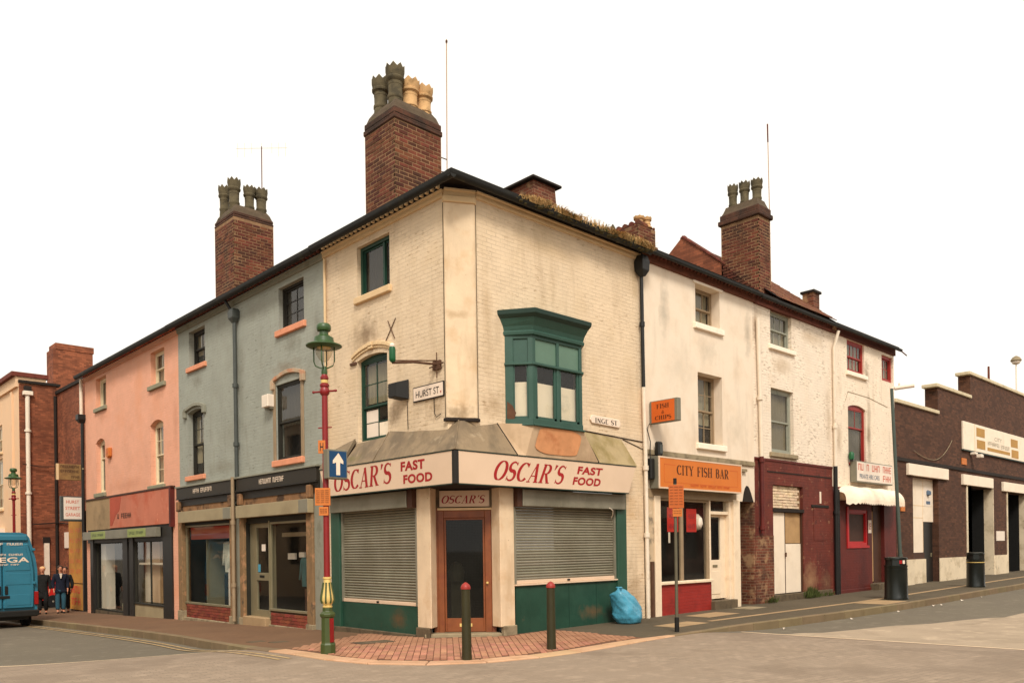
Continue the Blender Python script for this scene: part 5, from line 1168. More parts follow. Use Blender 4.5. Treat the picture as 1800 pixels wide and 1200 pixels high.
B().fbox(FL, 6.78, 7.10, 0, .19, 5.1, 5.4).obj('box_body', 'plastic_white', t, bev=.015)
B().fbox(FL, 6.80, 7.08, .0, .12, 5.06, 5.1).obj('box_base', 'sign_grey', t)

# ------------------------------------------------------------------ pink house
PH = thing('pink_house', (3.0, 17.0, -0.4), 'three-storey salmon pink house with boarded red fascia at the end of the row', 'house')
hp_ = [(19.1, 20.22, 6.83, 7.9), (13.72, 14.84, 6.81, 7.86), (19.3, 20.28, 3.8, 5.74, .14), (13.86, 14.94, 3.73, 5.74, .14)]
B().wall(FL, 12.64, 21.5, 2.4, 8.05, hp_, .2).obj('wall', 'pink', PH)
B().quad((0, 21.5, -.8), (7, 21.5, -.8), (7, 21.5, 8.2), (0, 21.5, 8.2)).obj('gable_wall', 'red_brick_wall', PH)
window(PH, FL, *hp_[0], 'frame_white', ((1, 1),), sill=('sill_grey', .08, .13, .08), curtain=('net', 0, 1), rec=.15, fw=.09)
window(PH, FL, *hp_[1], 'frame_white', ((2, 1), (2, 1)), sill=('sill_grey', .12, .13, .08), curtain=('net', 0, 1), rec=.15, fw=.07)
window(PH, FL, *hp_[2][:4], 'frame_white', ((1, 1), (1, 1)), sill=('sill_grey', .1, .14, .08), curtain=('net_dark', 0, 1), rec=.15, fw=.08, arch=.16, split=.7)
window(PH, FL, *hp_[3][:4], 'frame_white', ((2, 2), (3, 2)), sill=('sill_grey', .12, .13, .08), curtain=('net', 0, 1), rec=.15, fw=.07, arch=.16)
eaves(PH, FL, 12.64, 21.55, 8.06, 'pink', dm='pink_eaves', step=.2)
roof(PH, [(-.26, 12.64, 8.25), (-.26, 21.6, 8.25), (3.4, 21.6, 9.93), (3.4, 12.64, 9.93), (7, 12.64, 8.3), (7, 21.6, 8.3)], [(0, 1, 2, 3), (3, 2, 5, 4)])
f = B().fbox(FL, 13.15, 18.53, .02, .11, 2.52, 3.57).obj('fascia_board', 'fascia_salmon', PH); f['label'] = 'salmon red fascia board with bare patches'
B().fprism(FL, [(17.35, 3.55), (18.5, 3.55), (18.5, 2.6), (18.3, 2.6), (17.9, 2.95), (17.55, 3.1)], .112, .116).obj('old_paint_patch', 'patch_red', PH)
marks('lettering', FL, 17.75, 2.82, 1.35, .16, .116, 'brown_wood', f, 7, (1,), 9)
B().fbox(FL, 18.56, 21.2, .02, .1, 2.5, 3.6).obj('fascia_board', 'fascia_bare', PH)
B().fbox(FL, 13.05, 13.15, 0, .14, 2.42, 3.6).obj('fascia_end', 'maroon', PH); B().fbox(FL, 13.0, 21.25, 0, .13, 3.58, 3.63).obj('fascia_cornice', 'brown_wood', PH)
boxhood(FL, 17.3, 21.3, 2.15, 2.44, .05, .2, 'shutter_box', PH); boxhood(FL, 14.05, 17.28, 2.15, 2.44, .05, .2, 'shutter_box', PH)
for u0, u1 in ((18.75, 20.3), (14.9, 16.5)):
    s = B().fbox(FL, u0, u1, .204, .212, 2.17, 2.43).obj('notice_strip', 'notice_green', PH); marks('lettering', FL, u1 - .15, 2.25, u1 - u0 - .3, .1, .212, 'lamp_base_green', s, 10, (4,), 11)
B().fbox(FL, 13.2, 21.3, -.1, .02, 2.04, 2.52).obj('shop_head', 'black_paint', PH)
for u0, u1, m in ((20.62, 20.95, 'black_paint'), (17.05, 17.5, 'black_paint'), (16.5, 16.85, 'black_paint'), (13.2, 13.92, 'black_paint'), (12.64, 13.2, 'pink'), (20.95, 21.5, 'pink')):
    B().fbox(FL, u0, u1, -.18, .05 if m != 'pink' else .002, -.75, 2.42).obj('pilaster', m, PH)
B().fbox(FL, 16.85, 17.05, -.18, -.02, -.7, 2.1).obj('post', 'brown_wood', PH)
w3, r3 = shopfront(PH, 13.95, 16.48, -.7, .05, 2.05, 'frame_dark', False, 'glass', bars=(15.1,), o=-.0)
B().fbox(FL, 13.92, 16.85, -.12, .0, -.7, .04).obj('stall_riser', 'box_beige', PH)
w4, r4 = shopfront(PH, 17.52, 20.6, -.7, -.32, 2.05, 'frame_dark', False, 'glass_clear', o=-.06)
B().fbox(FL, 17.4, 20.7, -.2, .0, -.8, -.37).obj('ledge', 'dark_stone', PH)
room_box(PH, FL, 17.45, 20.65, -.36, 2.2, -.14, 2.2, 'room'); room_box(PH, FL, 13.9, 16.9, -.3, 2.2, -.13, 2.2, 'room_mid')
for i, (u0, u1, m) in enumerate(((13.95, 14.3, 'white_board'), (14.3, 14.42, 'plywood'), (14.42, 15.0, 'net_white'), (15.0, 15.2, 'plywood'), (15.2, 15.9, 'far_cream'), (15.9, 16.05, 'plywood'), (16.05, 16.5, 'white_board'))): B().fbox(FL, u0, u1, -.36 - .02 * (i % 3), -.33 - .02 * (i % 3), .06, 2.0).obj('reflection_panel', m, PH)  # added pale strips painting the cream building's reflection in the glass
B().fbox(FL, 13.95, 16.48, -.3, -.14, 1.28, 1.34).obj('reflection_bar', 'white_board', PH)  # added pale bar, part of the painted window reflection
B().fbox(FL, 20.0, 20.55, -.5, -.2, -.35, 2.05).obj('side_panel', 'white_board', PH)
t = thing('clothes_display', FL.P(18.6, -.7, -.35), 'dark coat on a stand in the shop window of the pink house', 'display')
coat(t, 18.6, -.6, .35, .75, 1.35, 'garment_dark'); B().fbox(FL, 18.2, 19.0, -.9, -.4, -.35, -.1).fbox(FL, 18.57, 18.63, -.63, -.57, -.1, .4).obj('stand', 'alu', t)
# downpipes at the far corner of the pink house, alarm
pipe(PH, [FL.P(21.6, .1, 8.12), FL.P(21.6, .1, 6.7)], .06, 'pipe_white'); pipe(PH, [FL.P(21.58, .08, 6.7), FL.P(21.6, .08, 2.3)], .055, 'pipe_black')
B().ring([[FL.P(21.6 + sx * w * .8, .1 + sy * w * .8, z) for sx, sy in ((-1, -1), (1, -1), (1, 1), (-1, 1))] for w, z in ((.1, 6.5), (.2, 6.62), (.2, 6.8))]).obj('rainwater_hopper', 'pipe_black', PH)
t = thing('alarm_box', FL.P(18.7, 0, 4.95), 'orange alarm box on the pink wall beside the arched window', 'alarm box')
B().fprism(FL, [(18.55, 5.0), (18.7, 4.93), (18.85, 5.0), (18.85, 5.3), (18.55, 5.3)], 0, .12).obj('box_body', 'notice_orange', t, bev=.02)
B().fbox(FL, 18.62, 18.78, .12, .125, 5.1, 5.2).obj('badge', 'orange_dark', t)

# ------------------------------------------------------------------ beyond the pink house: brick buildings round the yard
GB = thing('brick_workshop', (3.0, 33.0, -0.8), 'red brick building with white drainpipe closing the yard behind the van', 'building')
B().quad((2.05, 21.6, -1), (2.05, 33.2, -1), (2.05, 33.2, 9.5), (2.05, 21.6, 9.5)).obj('wall', 'red_brick_wall', GB)
B().quad((.42, 33.2, -1), (2.05, 33.2, -1), (2.05, 33.2, 9.9), (.42, 33.2, 9.85)).obj('wall', 'red_brick_wall', GB)
B().box(1.98, 2.3, 21.6, 33.2, 9.5, 9.66).obj('coping', 'soot_and_shade', GB); B().box(.4, 2.2, 33.08, 33.5, 9.9, 10.02).obj('coping', 'soot_and_shade', GB)
B().box(1.4, 1.62, 33.1, 33.25, -.6, 2.2).obj('window_panel', 'pipe_white', GB); B().box(1.36, 1.66, 33.12, 33.25, 2.2, 2.5).obj('lintel', 'soot_and_shade', GB)
pipe(GB, [(.76, 33.1, 9.3), (.76, 33.1, -.8)], .1, 'pipe_white', joints=[(.76, 33.1, 7.6), (.76, 33.1, 4.6)])
B().box(.56, .98, 32.95, 33.2, 9.3, 9.5).obj('rainwater_hopper', 'pipe_white', GB, bev=.02); B().box(.62, .92, 33.0, 33.2, 9.5, 9.75).obj('parapet_outlet', 'soot_and_shade', GB)
pipe(GB, [(1.96, 33.1, 9.4), (1.96, 33.1, -.8)], .07, 'soot_and_shade')
B().tube([(.5, 33.05, 6.0), (1.2, 33.05, 5.9), (2.0, 33.0, 5.95)], .02, 6).tube([(.9, 33.05, 3.1), (2.0, 33.0, 3.2), (1.95, 30, 3.0)], .03, 6).obj('wall_cable', 'soot_and_shade', GB)
B().box(1.99, 2.04, 31.1, 32.0, 1.95, 2.7).obj('white_notice', 'poster_white', GB)
SK = thing('brick_stack', (3.5, 36.5, 0.0), 'tall plain red brick stack rising behind the yard wall', 'chimney')
B().box(2.62, 4.55, 36, 37.2, 0, 12.4).obj('shaft', 'red_brick_wall', SK); B().box(2.74, 4.6, 35.97, 37.22, 12.4, 12.72).obj('cap', 'red_brick_wall', SK)
CB = thing('cream_building', (3.0, 38.0, -0.8), 'pale orange rendered building behind the far street lamp at the left edge', 'building')
cbw = [(34.9, 36.2, 7.2, 8.7), (35.2, 36.7, 3.9, 6.3)]
FX = Fr((.42, 0, 0), (0, 1, 0), (-1, 0, 0), -1)
B().wall(FX, 33.2, 60, -1.2, 9.7, [(36.7, 38.2, 6.9, 8.3), (36.65, 38.4, 4.0, 6.6)], .2).obj('wall', 'far_cream', CB)
for h in ((36.7, 38.2, 6.9, 8.3), (36.65, 38.4, 4.0, 6.6)): window(CB, FX, *h, 'frame_white', ((2, 1), (2, 1)), curtain=('net', .2, 1), fw=.1, sill=('sill_cream', .1, .12, .1))
B().box(.3, 1.6, 33.25, 60, 9.7, 10.2).obj('parapet', 'far_cream', CB); B().box(.12, 1.7, 33.15, 60, 10.2, 10.4).obj('coping', 'eaves_brick', CB)
B().box(.34, .42, 34.3, 34.6, -1, 9.6).obj('pilaster', 'far_cream', CB)
for u in (36.6,): B().box(.2, .43, u - .2, u + 2.4, 2.2, 3.0).obj('shop_sign', 'poster_white', CB)

# ------------------------------------------------------------------ fish bar house
FH = thing('fish_bar_house', (8.0, 2.5, 0.05), 'white rendered house with orange CITY FISH BAR sign next to the corner house', 'house')
hf = [(7.58, 8.66, 7.06, 8.03), (7.64, 8.72, 4.14, 5.88)]
B().wall(FR, 5.42, 10.24, 2.78, 8.15, hf, .3).obj('wall', 'white_render', FH)
B().quad((5.42, 0, 3), (5.42, 5, 3), (5.42, 5, 8.2), (5.42, 0, 8.2)).obj('party_wall', 'white_render', FH)
for k, h in enumerate(hf): window(FH, FR, *h, 'frame_beige', (((3, 1), (3, 1)), ((3, 2), (3, 2)))[k], rec=.24, sill=('sill_white', .1, .14, .08), curtain=('net', .0 if k == 0 else .3, 1), fw=.05)
B().fbox(FR, 7.48, 8.78, 0, .03, 8.03, 8.10).obj('lintel', 'sill_white', FH)
eaves(FH, FR, 5.42, 10.3, 8.15, None, dm='eaves_brick', step=.15, go=.25, gs=.62)
roof(FH, [(5.42, -.24, 8.32), (10.3, -.24, 8.32), (10.3, 3.4, 10.1), (5.42, 3.4, 10.1), (5.42, 7, 8.3), (10.3, 7, 8.3)], [(0, 1, 2, 3), (3, 2, 5, 4)])
# broken stack behind the ridge
b = B().box(8.05, 8.8, 2.05, 3.2, 8.8, 10.2); rs = b.obj('chimney', 'mortar', FH)
stack_bricks(rs, 8.05, 2.05, 8.8, 3.2, 9.0, 10.36, 'chimney_brick', skip=lambda f, a, k: k > 12 and (int(a * 9 + k) % 3 == 0))
for i in range(5): B().tube([(8.15, 2.15 + .22 * i, 10.3), (8.75, 2.2 + .22 * i, 10.28)], .085, 8).obj('ridge_tile', 'chimney_brick', rs)
pot(rs, 8.35, 2.25, 10.26, .27, .11, 'pot_buff'); pot(rs, 8.62, 2.2, 10.26, .3, .10, 'pot_buff')
B().box(8.8, 8.98, 2.1, 3.0, 8.8, 9.8).obj('shoulder', 'worn_brick', rs)
# sign box and shop
sg = B().fbox(FR, 5.65, 9.17, .02, .25, 2.95, 3.68).obj('sign_box', 'sign_grey', FH, bev=.008)
B().fbox(FR, 5.70, 9.14, .25, .256, 2.98, 3.645).obj('sign_face', 'orange_sign', sg)
b = B(); b.fbox(FR, 5.65, 9.17, .25, .262, 2.95, 2.985); b.fbox(FR, 5.65, 9.17, .25, .262, 3.645, 3.68); b.fbox(FR, 5.65, 5.70, .25, .262, 2.985, 3.645); b.fbox(FR, 9.135, 9.17, .25, .262, 2.985, 3.645); b.obj('sign_frame', 'fascia_cream', sg)
b = B(); b.fbox(FR, 5.86, 6.3, .257, .259, 3.50, 3.508); b.fbox(FR, 8.6, 8.98, .257, .259, 3.50, 3.508); b.fbox(FR, 5.86, 8.98, .257, .2585, 3.1, 3.106); b.fbox(FR, 8.975, 8.98, .257, .259, 3.106, 3.5); b.fbox(FR, 5.86, 5.865, .257, .259, 3.106, 3.5); b.obj('sign_border', 'letter_faint', sg)
lettering('lettering', 'CITY FISH BAR', FR, 6.35, 3.29, 2.2, .225, .257, 'letter_brown', sg)
marks('lettering', FR, 6.9, 3.035, 1.7, .055, .257, 'letter_faint', sg, 30, (6, 12, 19, 24), 7)
B().fbox(FR, 5.42, 10.2, 0, .05, 3.72, 3.84).obj('cornice', 'stone', FH, bev=.01); B().fbox(FR, 9.3, 9.75, .0, .08, 3.55, 3.62).obj('bracket', 'stone', FH)
B().fbox(FR, 5.6, 9.3, -.1, .02, 2.76, 2.96).obj('shop_head', 'frame_beige', FH)
for u0, u1 in ((5.78, 6.0), (9.12, 9.42)): B().fbox(FR, u0, u1, -.2, .05, -.1, 2.8).obj('pilaster', 'white_paint', FH, bev=.01)
B().fbox(FR, 5.44, 5.78, -.2, .01, -.2, 2.8).obj('wall', 'old_render', FH); B().fbox(FR, 5.62, 5.72, .01, .06, .0, 1.3).obj('pipe_stub', 'rust', FH)
b = B(); t = .05
b.fbox(FR, 6.02, 6.07, -.1, -.03, .82, 2.76); b.fbox(FR, 6.90, 7.0, -.1, -.03, .82, 2.76); b.fbox(FR, 8.0, 8.1, -.1, -.03, .82, 2.76); b.fbox(FR, 6.07, 6.9, -.1, -.03, 2.7, 2.76); b.fbox(FR, 7.0, 8.0, -.1, -.03, 2.7, 2.76)
sw = b.obj('shop_window', 'frame_beige', FH, bev=.006)
for u0, u1 in ((6.07, 6.9), (7.0, 8.0)): B().fquad(FR, u0, u1, -.065, .82, 2.7).obj('pane', 'glass', sw)
B().fbox(FR, 5.98, 8.14, -.12, .06, .75, .82).obj('sill', 'white_paint', FH, bev=.01)
B().fbox(FR, 5.98, 8.12, -.15, .0, -.1, .75).obj('stall_riser', 'riser_red', FH)
for u0, u1, z0, z1 in ((6.42, 6.86, 1.98, 2.56), (7.2, 7.62, 1.98, 2.54)):
    p = B().fbox(FR, u0, u1, -.085, -.08, z0, z1).obj('poster', 'red_poster', sw); marks('lettering', FR, u0 + .07, z0 + .33, u1 - u0 - .12, .1, -.08, 'letter_darkred', p, 4, (), 21); marks('lettering', FR, u0 + .05, z0 + .06, u1 - u0 - .1, .13, -.08, 'letter_darkred', p, 3, (), 22)
B().fbox(FR, 6.46, 6.53, -.085, -.08, 1.72, 1.97).obj('poster', 'poster_white', sw)
B().lathe(FR.P(7.78, -.2, 2.02), [(0.001, 0), (.12, .03), (.17, .16), (.15, .3), (.06, .4), (0.001, .42)], 14).obj('balloon', 'poster_white', sw, smooth=1)
room_box(FH, FR, 5.8, 9.1, .05, 2.75, -.16, 3.0, 'room')
t = thing('shop_counter', FR.P(7.0, -1.6, .05), 'pale counter standing inside the fish bar behind the window', 'counter'); B().fbox(FR, 6.1, 7.9, -2.0, -1.5, .05, 1.05).obj('counter_body', 'room_mid', t); B().fprism(FR, [(7.1, 1.05), (7.9, 1.05), (7.25, 1.42), (7.1, 1.45)], -1.9, -1.55).obj('counter_screen', 'poster_white', t)
# shop door
b = B(); o = -.14
b.fbox(FR, 8.14, 8.24, o - .06, o, .3, 2.42); b.fbox(FR, 8.78, 9.0, o - .06, o, .3, 2.42); b.fbox(FR, 8.24, 8.78, o - .06, o, 2.36, 2.42); b.fbox(FR, 8.24, 8.78, o - .06, o, .3, 1.28)
fd = b.obj('shop_door', 'white_paint', FH, bev=.006)
B().fquad(FR, 8.24, 8.78, o - .03, 1.28, 2.36).obj('pane', 'glass', fd); B().fbox(FR, 8.3, 8.72, o, o + .012, .42, 1.0).obj('panel', 'white_paint', fd, bev=.005); B().fbox(FR, 8.4, 8.6, o, o + .015, 1.1, 1.16).obj('letter_plate', 'alu', fd)
b = B(); b.fbox(FR, 8.1, 8.16, -.2, -.02, .25, 2.78); b.fbox(FR, 9.0, 9.12, -.2, -.02, .25, 2.78); b.fbox(FR, 8.16, 9.0, -.2, -.04, 2.42, 2.5); b.obj('door_frame', 'white_paint', FH, bev=.006)
B().fquad(FR, 8.16, 9.0, -.1, 2.5, 2.78).obj('fanlight', 'glass', FH); B().fbox(FR, 8.1, 9.15, -.25, .12, -.2, .27).obj('door_step', 'dark_stone', FH, bev=.015)
# covered passage
b = B(); n = 8; zc = 2.9; r = .34
b.wall(FR, 9.42, 10.24, -.2, 2.78, [(9.48, 10.16, -.2, 2.78)], .6); b.obj('wall', 'worn_brick', FH)
B().fbox(FR, 9.48, 10.16, -1.9, -1.8, -.2, 3.3).obj('passage_back', 'opening_dark', FH); B().fbox(FR, 9.46, 9.5, -1.8, -.02, -.2, 2.4).obj('passage_door', 'black_paint', FH); B().fbox(FR, 10.14, 10.18, -1.8, -.02, -.2, 3.0).obj('passage_wall', 'worn_brick', FH)
pts = [(9.62 + .54 * i / 8, 2.78 + .42 * math.sin(math.pi * (i / 8) ** .8)) for i in range(9)]
B().fprism(FR, pts, -.02, .012).obj('passage_arch', 'soot_and_shade', FH)
# projecting sign and its bracket
t = thing('projecting_sign', FR.P(5.72, 0, 4.4), 'orange FISH & CHIPS box sign projecting from the white wall', 'sign')
FXs = Fr((5.66, 0, 0), (0, -1, 0), (-1, 0, 0), 1)
B().fbox(FXs, .02, .78, -.14, 0, 4.41, 4.92).obj('sign_case', 'sign_grey', t, bev=.012); B().fbox(FXs, .08, .70, .0, .006, 4.43, 4.90).obj('sign_face', 'orange_dark', t)
lettering('lettering', 'FISH', FXs, .22, 4.73, .34, .10, .006, 'letter_brown', t); lettering('lettering', '&', FXs, .36, 4.61, .07, .07, .006, 'letter_brown', t); lettering('lettering', 'CHIPS', FXs, .18, 4.48, .44, .09, .006, 'letter_brown', t)
t = thing('shop_alarm', FR.P(6.05, 0, 3.68), 'black upright siren box standing on top of the orange fish bar sign', 'alarm box'); B().fbox(FR, 5.76, 5.92, .06, .2, 3.69, 4.02).obj('siren_body', 'plastic_black', t, bev=.03); B().fbox(FR, 5.79, 5.89, .2, .21, 3.75, 3.95).obj('siren_grille', 'pipe_grey', t)
t = thing('meter_box', FR.P(5.6, 0, 3.2), 'dark junction box with cables beside the orange fish bar sign', 'junction box'); B().fbox(FR, 5.48, 5.63, .02, .18, 3.15, 3.62).obj('box_body', 'plastic_black', t, bev=.02); B().tube([FR.P(5.55, .1, 3.6), FR.P(5.6, .08, 4.0), FR.P(5.52, .05, 4.3), FR.P(5.62, .05, 4.42)], .012, 6).obj('cable', 'plastic_black', t)

# ------------------------------------------------------------------ white and maroon house
WH = thing('white_maroon_house', (12.5, 2.5, 0.1), 'white brick house over a maroon ground floor with a boarded doorway', 'house')
hw_ = [(11.18, 12.37, 7.11, 8.08), (11.16, 12.42, 4.17, 5.95)]
B().wall(FR, 10.24, 14.8, 3.96, 8.16, hw_, .18).obj('wall', 'white_brick', WH)
B().wall(FR, 10.24, 14.8, -.3, 3.96, [(11.2, 12.92, .27, 3.29)], .16).obj('wall', 'maroon_brick', WH)
B().fbox(FR, 10.24, 14.8, 0, .02, 3.93, 3.985).obj('string_course', 'maroon', WH); B().fbox(FR, 10.9, 14.7, .0, .012, 3.62, 3.65).obj('cable', 'soot_and_shade', WH)
window(WH, FR, *hw_[0], 'frame_grey', ((3, 1), (3, 1)), rec=.1, sill=('sill_white', .12, .12, .08), curtain=('net', 0, 1), fw=.07)
window(WH, FR, *hw_[1], 'frame_grey', ((1, 1), (1, 1)), rec=.1, sill=('stone', .12, .12, .08), curtain=('net', 0, 1), fw=.09, gl='glass_dull')
eaves(WH, FR, 10.3, 14.85, 8.13, None, dm='eaves_brick', step=.15, go=.25, gs=.62)
# tiled roof, tile by tile on the slope one can see
zr0, pit = 8.36, .80
roof(WH, [(11.3, -.24, zr0), (14.8, -.24, zr0), (14.8, 2.6, zr0 + pit * 2.84), (11.3, 2.6, zr0 + pit * 2.84), (11.3, 5.5, 8.3), (14.8, 5.5, 8.3)], [(0, 1, 2, 3), (3, 2, 5, 4)], 'soot_and_shade')
B().add([(14.79, -.2, 8.1), (14.79, 5.4, 8.1), (14.79, 5.4, 8.25), (14.79, 2.6, zr0 + pit * 2.84 - .03), (14.79, -.2, 8.34)], [(0, 1, 2, 3, 4)]).obj('gable_wall', 'worn_brick', WH)
wroof = bpy.data.objects[[o.name for o in WH.children if o.name.startswith('roof')][0]]
tm = shared('tile', 'roof_tile', B().box(0, .165, 0, .27, 0, .016), bev=.003); pa = math.atan(pit)
for r in range(16):
    for i in range(19):
        u = 11.42 + i * .172 + (.086 if r % 2 else 0)
        if u > 14.62: continue
        y = -.26 + r * .17; o = inst('tile', tm, wroof, (u, y, zr0 + pit * (y + .24) + .012), 0); o.rotation_euler = (pa - .05, 0, random.uniform(-.02, .02))
# parapet gable and chimney on the left party line
b = B(); FG = Fr((11.07, 0, 0), (0, 1, 0), (-1, 0, 0), -1)
b.fprism(FG, [(.0, 8.3), (.2, 8.55), (1.35, 9.62), (2.3, 10.42), (2.76, 10.8), (3.2, 10.45), (3.6, 10.0), (3.6, 8.3)], -.34, 0); gb = b.obj('party_gable', 'red_brick_wall', WH)
for i in range(9):
    t0, t1 = i / 9, (i + .95) / 9; p = lambda t: (1.3 + 1.46 * t, 9.6 + 1.2 * t)
    a, c = p(t0), p(t1); B().fprism(FG, [(a[0], a[1]), (c[0], c[1]), (c[0] - .02, c[1] + .06), (a[0] - .02, a[1] + .06)], -.37, .03).obj('coping_tile', 'eaves_brick', gb, bev=.01)
B().lathe((11.24, 2.8, 10.78), [(.0, -.08), (.1, -.06), (.11, .06), (.05, .12), (0, .12)], 10).obj('coping_end', 'eaves_brick', gb)
cs = stack(WH, 11.07, .25, 11.70, 1.42, 8.4, 10.72, [(11.36, 1.2, 11.92, .11, 'pot_dark'), (11.38, .84, 11.9, .115, 'pot_dark'), (11.40, .47, 11.86, .12, 'pot_dark')], 11.02, 'cap_brick', corbel=.07)
b = B(); b.ring([[(11.07 + q, .25 + q, z), (11.70 - q, .25 + q, z), (11.7 - q, 1.42 - q, z), (11.07 + q, 1.42 - q, z)] for q, z in ((0, 11.0), (.06, 11.12), (.1, 11.25), (.2, 11.3))]); b.obj('flaunching', 'soot_mortar', cs)
b = B().box(14.55, 14.95, .4, .75, 8.5, 9.35); sm = b.obj('chimney', 'worn_brick', WH); B().box(14.5, 15.0, .35, .8, 9.35, 9.42).obj('chimney_cap', 'soot_and_shade', sm)
# boarded doorway and bricked-up fanlight
bp_ = B().fbox(FR, 11.2, 12.92, -.16, -.10, 2.64, 3.29).obj('fanlight_infill', 'mortar', WH)
me = brick_mesh('infill', 'pale_brick', .222, .08, .066); hm = brick_mesh('infill_half', 'pale_brick', .108, .08, .066)
for k in range(8):
    z = 2.66 + k * .078; u = 11.22
    if k % 2: inst('brick', hm, bp_, FR.P(u, -.075 + random.uniform(-.01, .02), z)); u += .117
    while u + .222 < 12.91: inst('brick', me, bp_, FR.P(u, -.075 + random.uniform(-.012, .02), z), random.uniform(-.02, .02)); u += .231
B().fbox(FR, 11.18, 12.95, -.14, .015, 2.55, 2.64).obj('lintel', 'soot_and_shade', WH)
bd = B().fbox(FR, 11.24, 11.95, -.09, -.07, .28, 2.54).obj('door_board', 'white_board', WH, bev=.004)
B().fbox(FR, 11.97, 12.88, -.095, -.075, .28, 1.66).obj('door_board', 'white_board', WH, bev=.004); B().fbox(FR, 11.97, 12.88, -.11, -.09, 1.68, 2.54).obj('door_board', 'plywood', WH)
b = B(); b.fbox(FR, 11.2, 11.24, -.13, -.03, .27, 2.56); b.fbox(FR, 12.88, 12.92, -.13, -.03, .27, 2.56); b.fbox(FR, 11.945, 11.975, -.1, -.062, .28, 2.54); b.obj('door_frame', 'brown_wood', WH)
B().fbox(FR, 11.2, 12.92, -.16, -.14, .2, 2.64).obj('door_backing', 'opening_dark', WH); B().fbox(FR, 11.93, 11.99, -.06, -.03, 1.3, 1.42).obj('lock', 'rust', bd)
B().fbox(FR, 11.15, 12.97, -.12, .06, -.2, .27).obj('door_step', 'dark_stone', WH, bev=.02)
B().fbox(FR, 10.26, 11.2, 0, .012, -.2, 1.9).obj('worn_patch', 'worn_brick', WH); B().fbox(FR, 12.95, 14.7, -.0, .03, -.2, .28).obj('plinth', 'dark_stone', WH, bev=.02)
B().fbox(FR, 13.95, 14.05, 0, .006, 2.85, 3.2).obj('bare_patch', 'white_board', WH); B().fbox(FR, 13.4, 14.5, 0, .03, 2.72, 2.8).obj('scar_line', 'soot_and_shade', WH, bev=.01); B().fbox(FR, 13.55, 14.35, 0, .012, 1.75, 2.72).obj('blocked_window', 'maroon_brick', WH)
pipe(WH, [FR.P(10.36, .09, 7.66), FR.P(10.44, .09, 5.4), FR.P(10.47, .09, 4.0)], .055, 'pipe_white', joints=[FR.P(10.42, .09, 5.55)]); pipe(WH, [FR.P(10.47, .09, 4.0), FR.P(10.47, .09, 1.95)], .055, 'maroon', joints=[FR.P(10.47, .09, 3.9), FR.P(10.47, .09, 2.1)])
# weeds at the foot of the wall
wd = B(); rnd = random.Random(8)
for (x0, n, h0) in ((13.05, 260, .38), (13.5, 80, .2), (10.8, 90, .22), (14.2, 60, .16)):
    for i in range(n):
        x = x0 + rnd.gauss(0, .13); y = -.06 - rnd.random() * .16; h = h0 * rnd.uniform(.3, 1); a = rnd.uniform(0, 6.28); d = rnd.uniform(.02, .1); z = zb(x, y)
        p = Vector((x, y, z)); q = Vector((x + math.cos(a) * d, y - abs(math.sin(a)) * d, z + h)); s = Vector((-math.sin(a), math.cos(a), 0)) * .012
        m = (p + q) / 2; wd.add([p, m - s, q, m + s], [(0, 1, 2, 3)])
tag(wd.obj('weeds', 'weed', None, kind='stuff'), 'straggling green weeds at the foot of the maroon wall', 'weeds')

# ------------------------------------------------------------------ cab office house
KH = thing('cab_office_house', (17.0, 2.5, 0.1), 'white and maroon end house with red window frames and a cream awning', 'house')
hk = [(15.93, 17.21, 7.06, 8.07), (18.58, 19.5, 7.12, 7.99), (15.95, 17.26, 4.1, 6.05, .1)]
B().wall(FR, 14.8, 19.6, 3.4, 8.14, hk, .16).obj('wall', 'white_cab', KH)
rw = (15.8, 17.3, 1.57, 2.72); rdoor = (17.62, 18.62, .3, 3.0)
B().wall(FR, 14.8, 19.6, -.3, 3.4, [rw, rdoor], .2).obj('wall', 'maroon', KH)
B().quad((19.6, 0, -.3), (19.6, 6, -.3), (19.6, 6, 8.14), (19.6, 0, 8.14)).obj('gable_wall', 'dark_brick', KH)
window(KH, FR, *hk[0], 'frame_red', ((4, 1), (4, 1)), rec=.06, sill=('sill_white', .1, .13, .08), curtain=('net', 0, 1), fw=.09)
window(KH, FR, *hk[1], 'frame_red', ((3, 2),), rec=.06, curtain=('net', 0, 1), fw=.09)
window(KH, FR, *hk[2][:4], 'frame_red', ((1, 1), (2, 1)), rec=.06, curtain=('net_dark', 0, 1), fw=.08, arch=.1, split=.66, gl='glass_dull')
eaves(KH, FR, 14.85, 19.62, 8.14, None, den=False, go=.25, gs=.62)
roof(KH, [(14.85, -.24, 8.3), (19.62, -.24, 8.3), (19.62, 3.4, 10.1), (14.85, 3.4, 10.1), (14.85, 7, 8.3), (19.62, 7, 8.3)], [(0, 1, 2, 3), (3, 2, 5, 4)])
B().tube([FR.P(19.55, .27, 8.2), FR.P(19.95, .3, 8.1)], .02, 8).obj('gutter_end', 'eaves_brick', KH)
pipe(KH, [FR.P(14.92, .2, 8.1), FR.P(14.86, .08, 7.6), FR.P(14.86, .08, 4.0)], .05, 'pipe_white', joints=[FR.P(14.86, .08, 5.2)]); pipe(KH, [FR.P(14.86, .08, 4.0), FR.P(14.86, .08, .05)], .06, 'pipe_black', joints=[FR.P(14.86, .08, 2.6)]); pipe(KH, [FR.P(15.06, .06, 3.3), FR.P(15.06, .06, .05)], .045, 'pipe_black')
pipe(KH, [FR.P(15.75, .01, 6.1), FR.P(15.95, .01, 6.42), FR.P(17.5, .01, 6.4), FR.P(19.0, .01, 6.25)], .006, 'stone', 'wall_cable')
sg = B().fbox(FR, 16.0, 18.8, .02, .22, 3.57, 4.24).obj('sign_box', 'sign_grey', KH, bev=.01); B().fbox(FR, 16.04, 18.76, .22, .226, 3.61, 4.21).obj('sign_face', 'poster_white', sg)
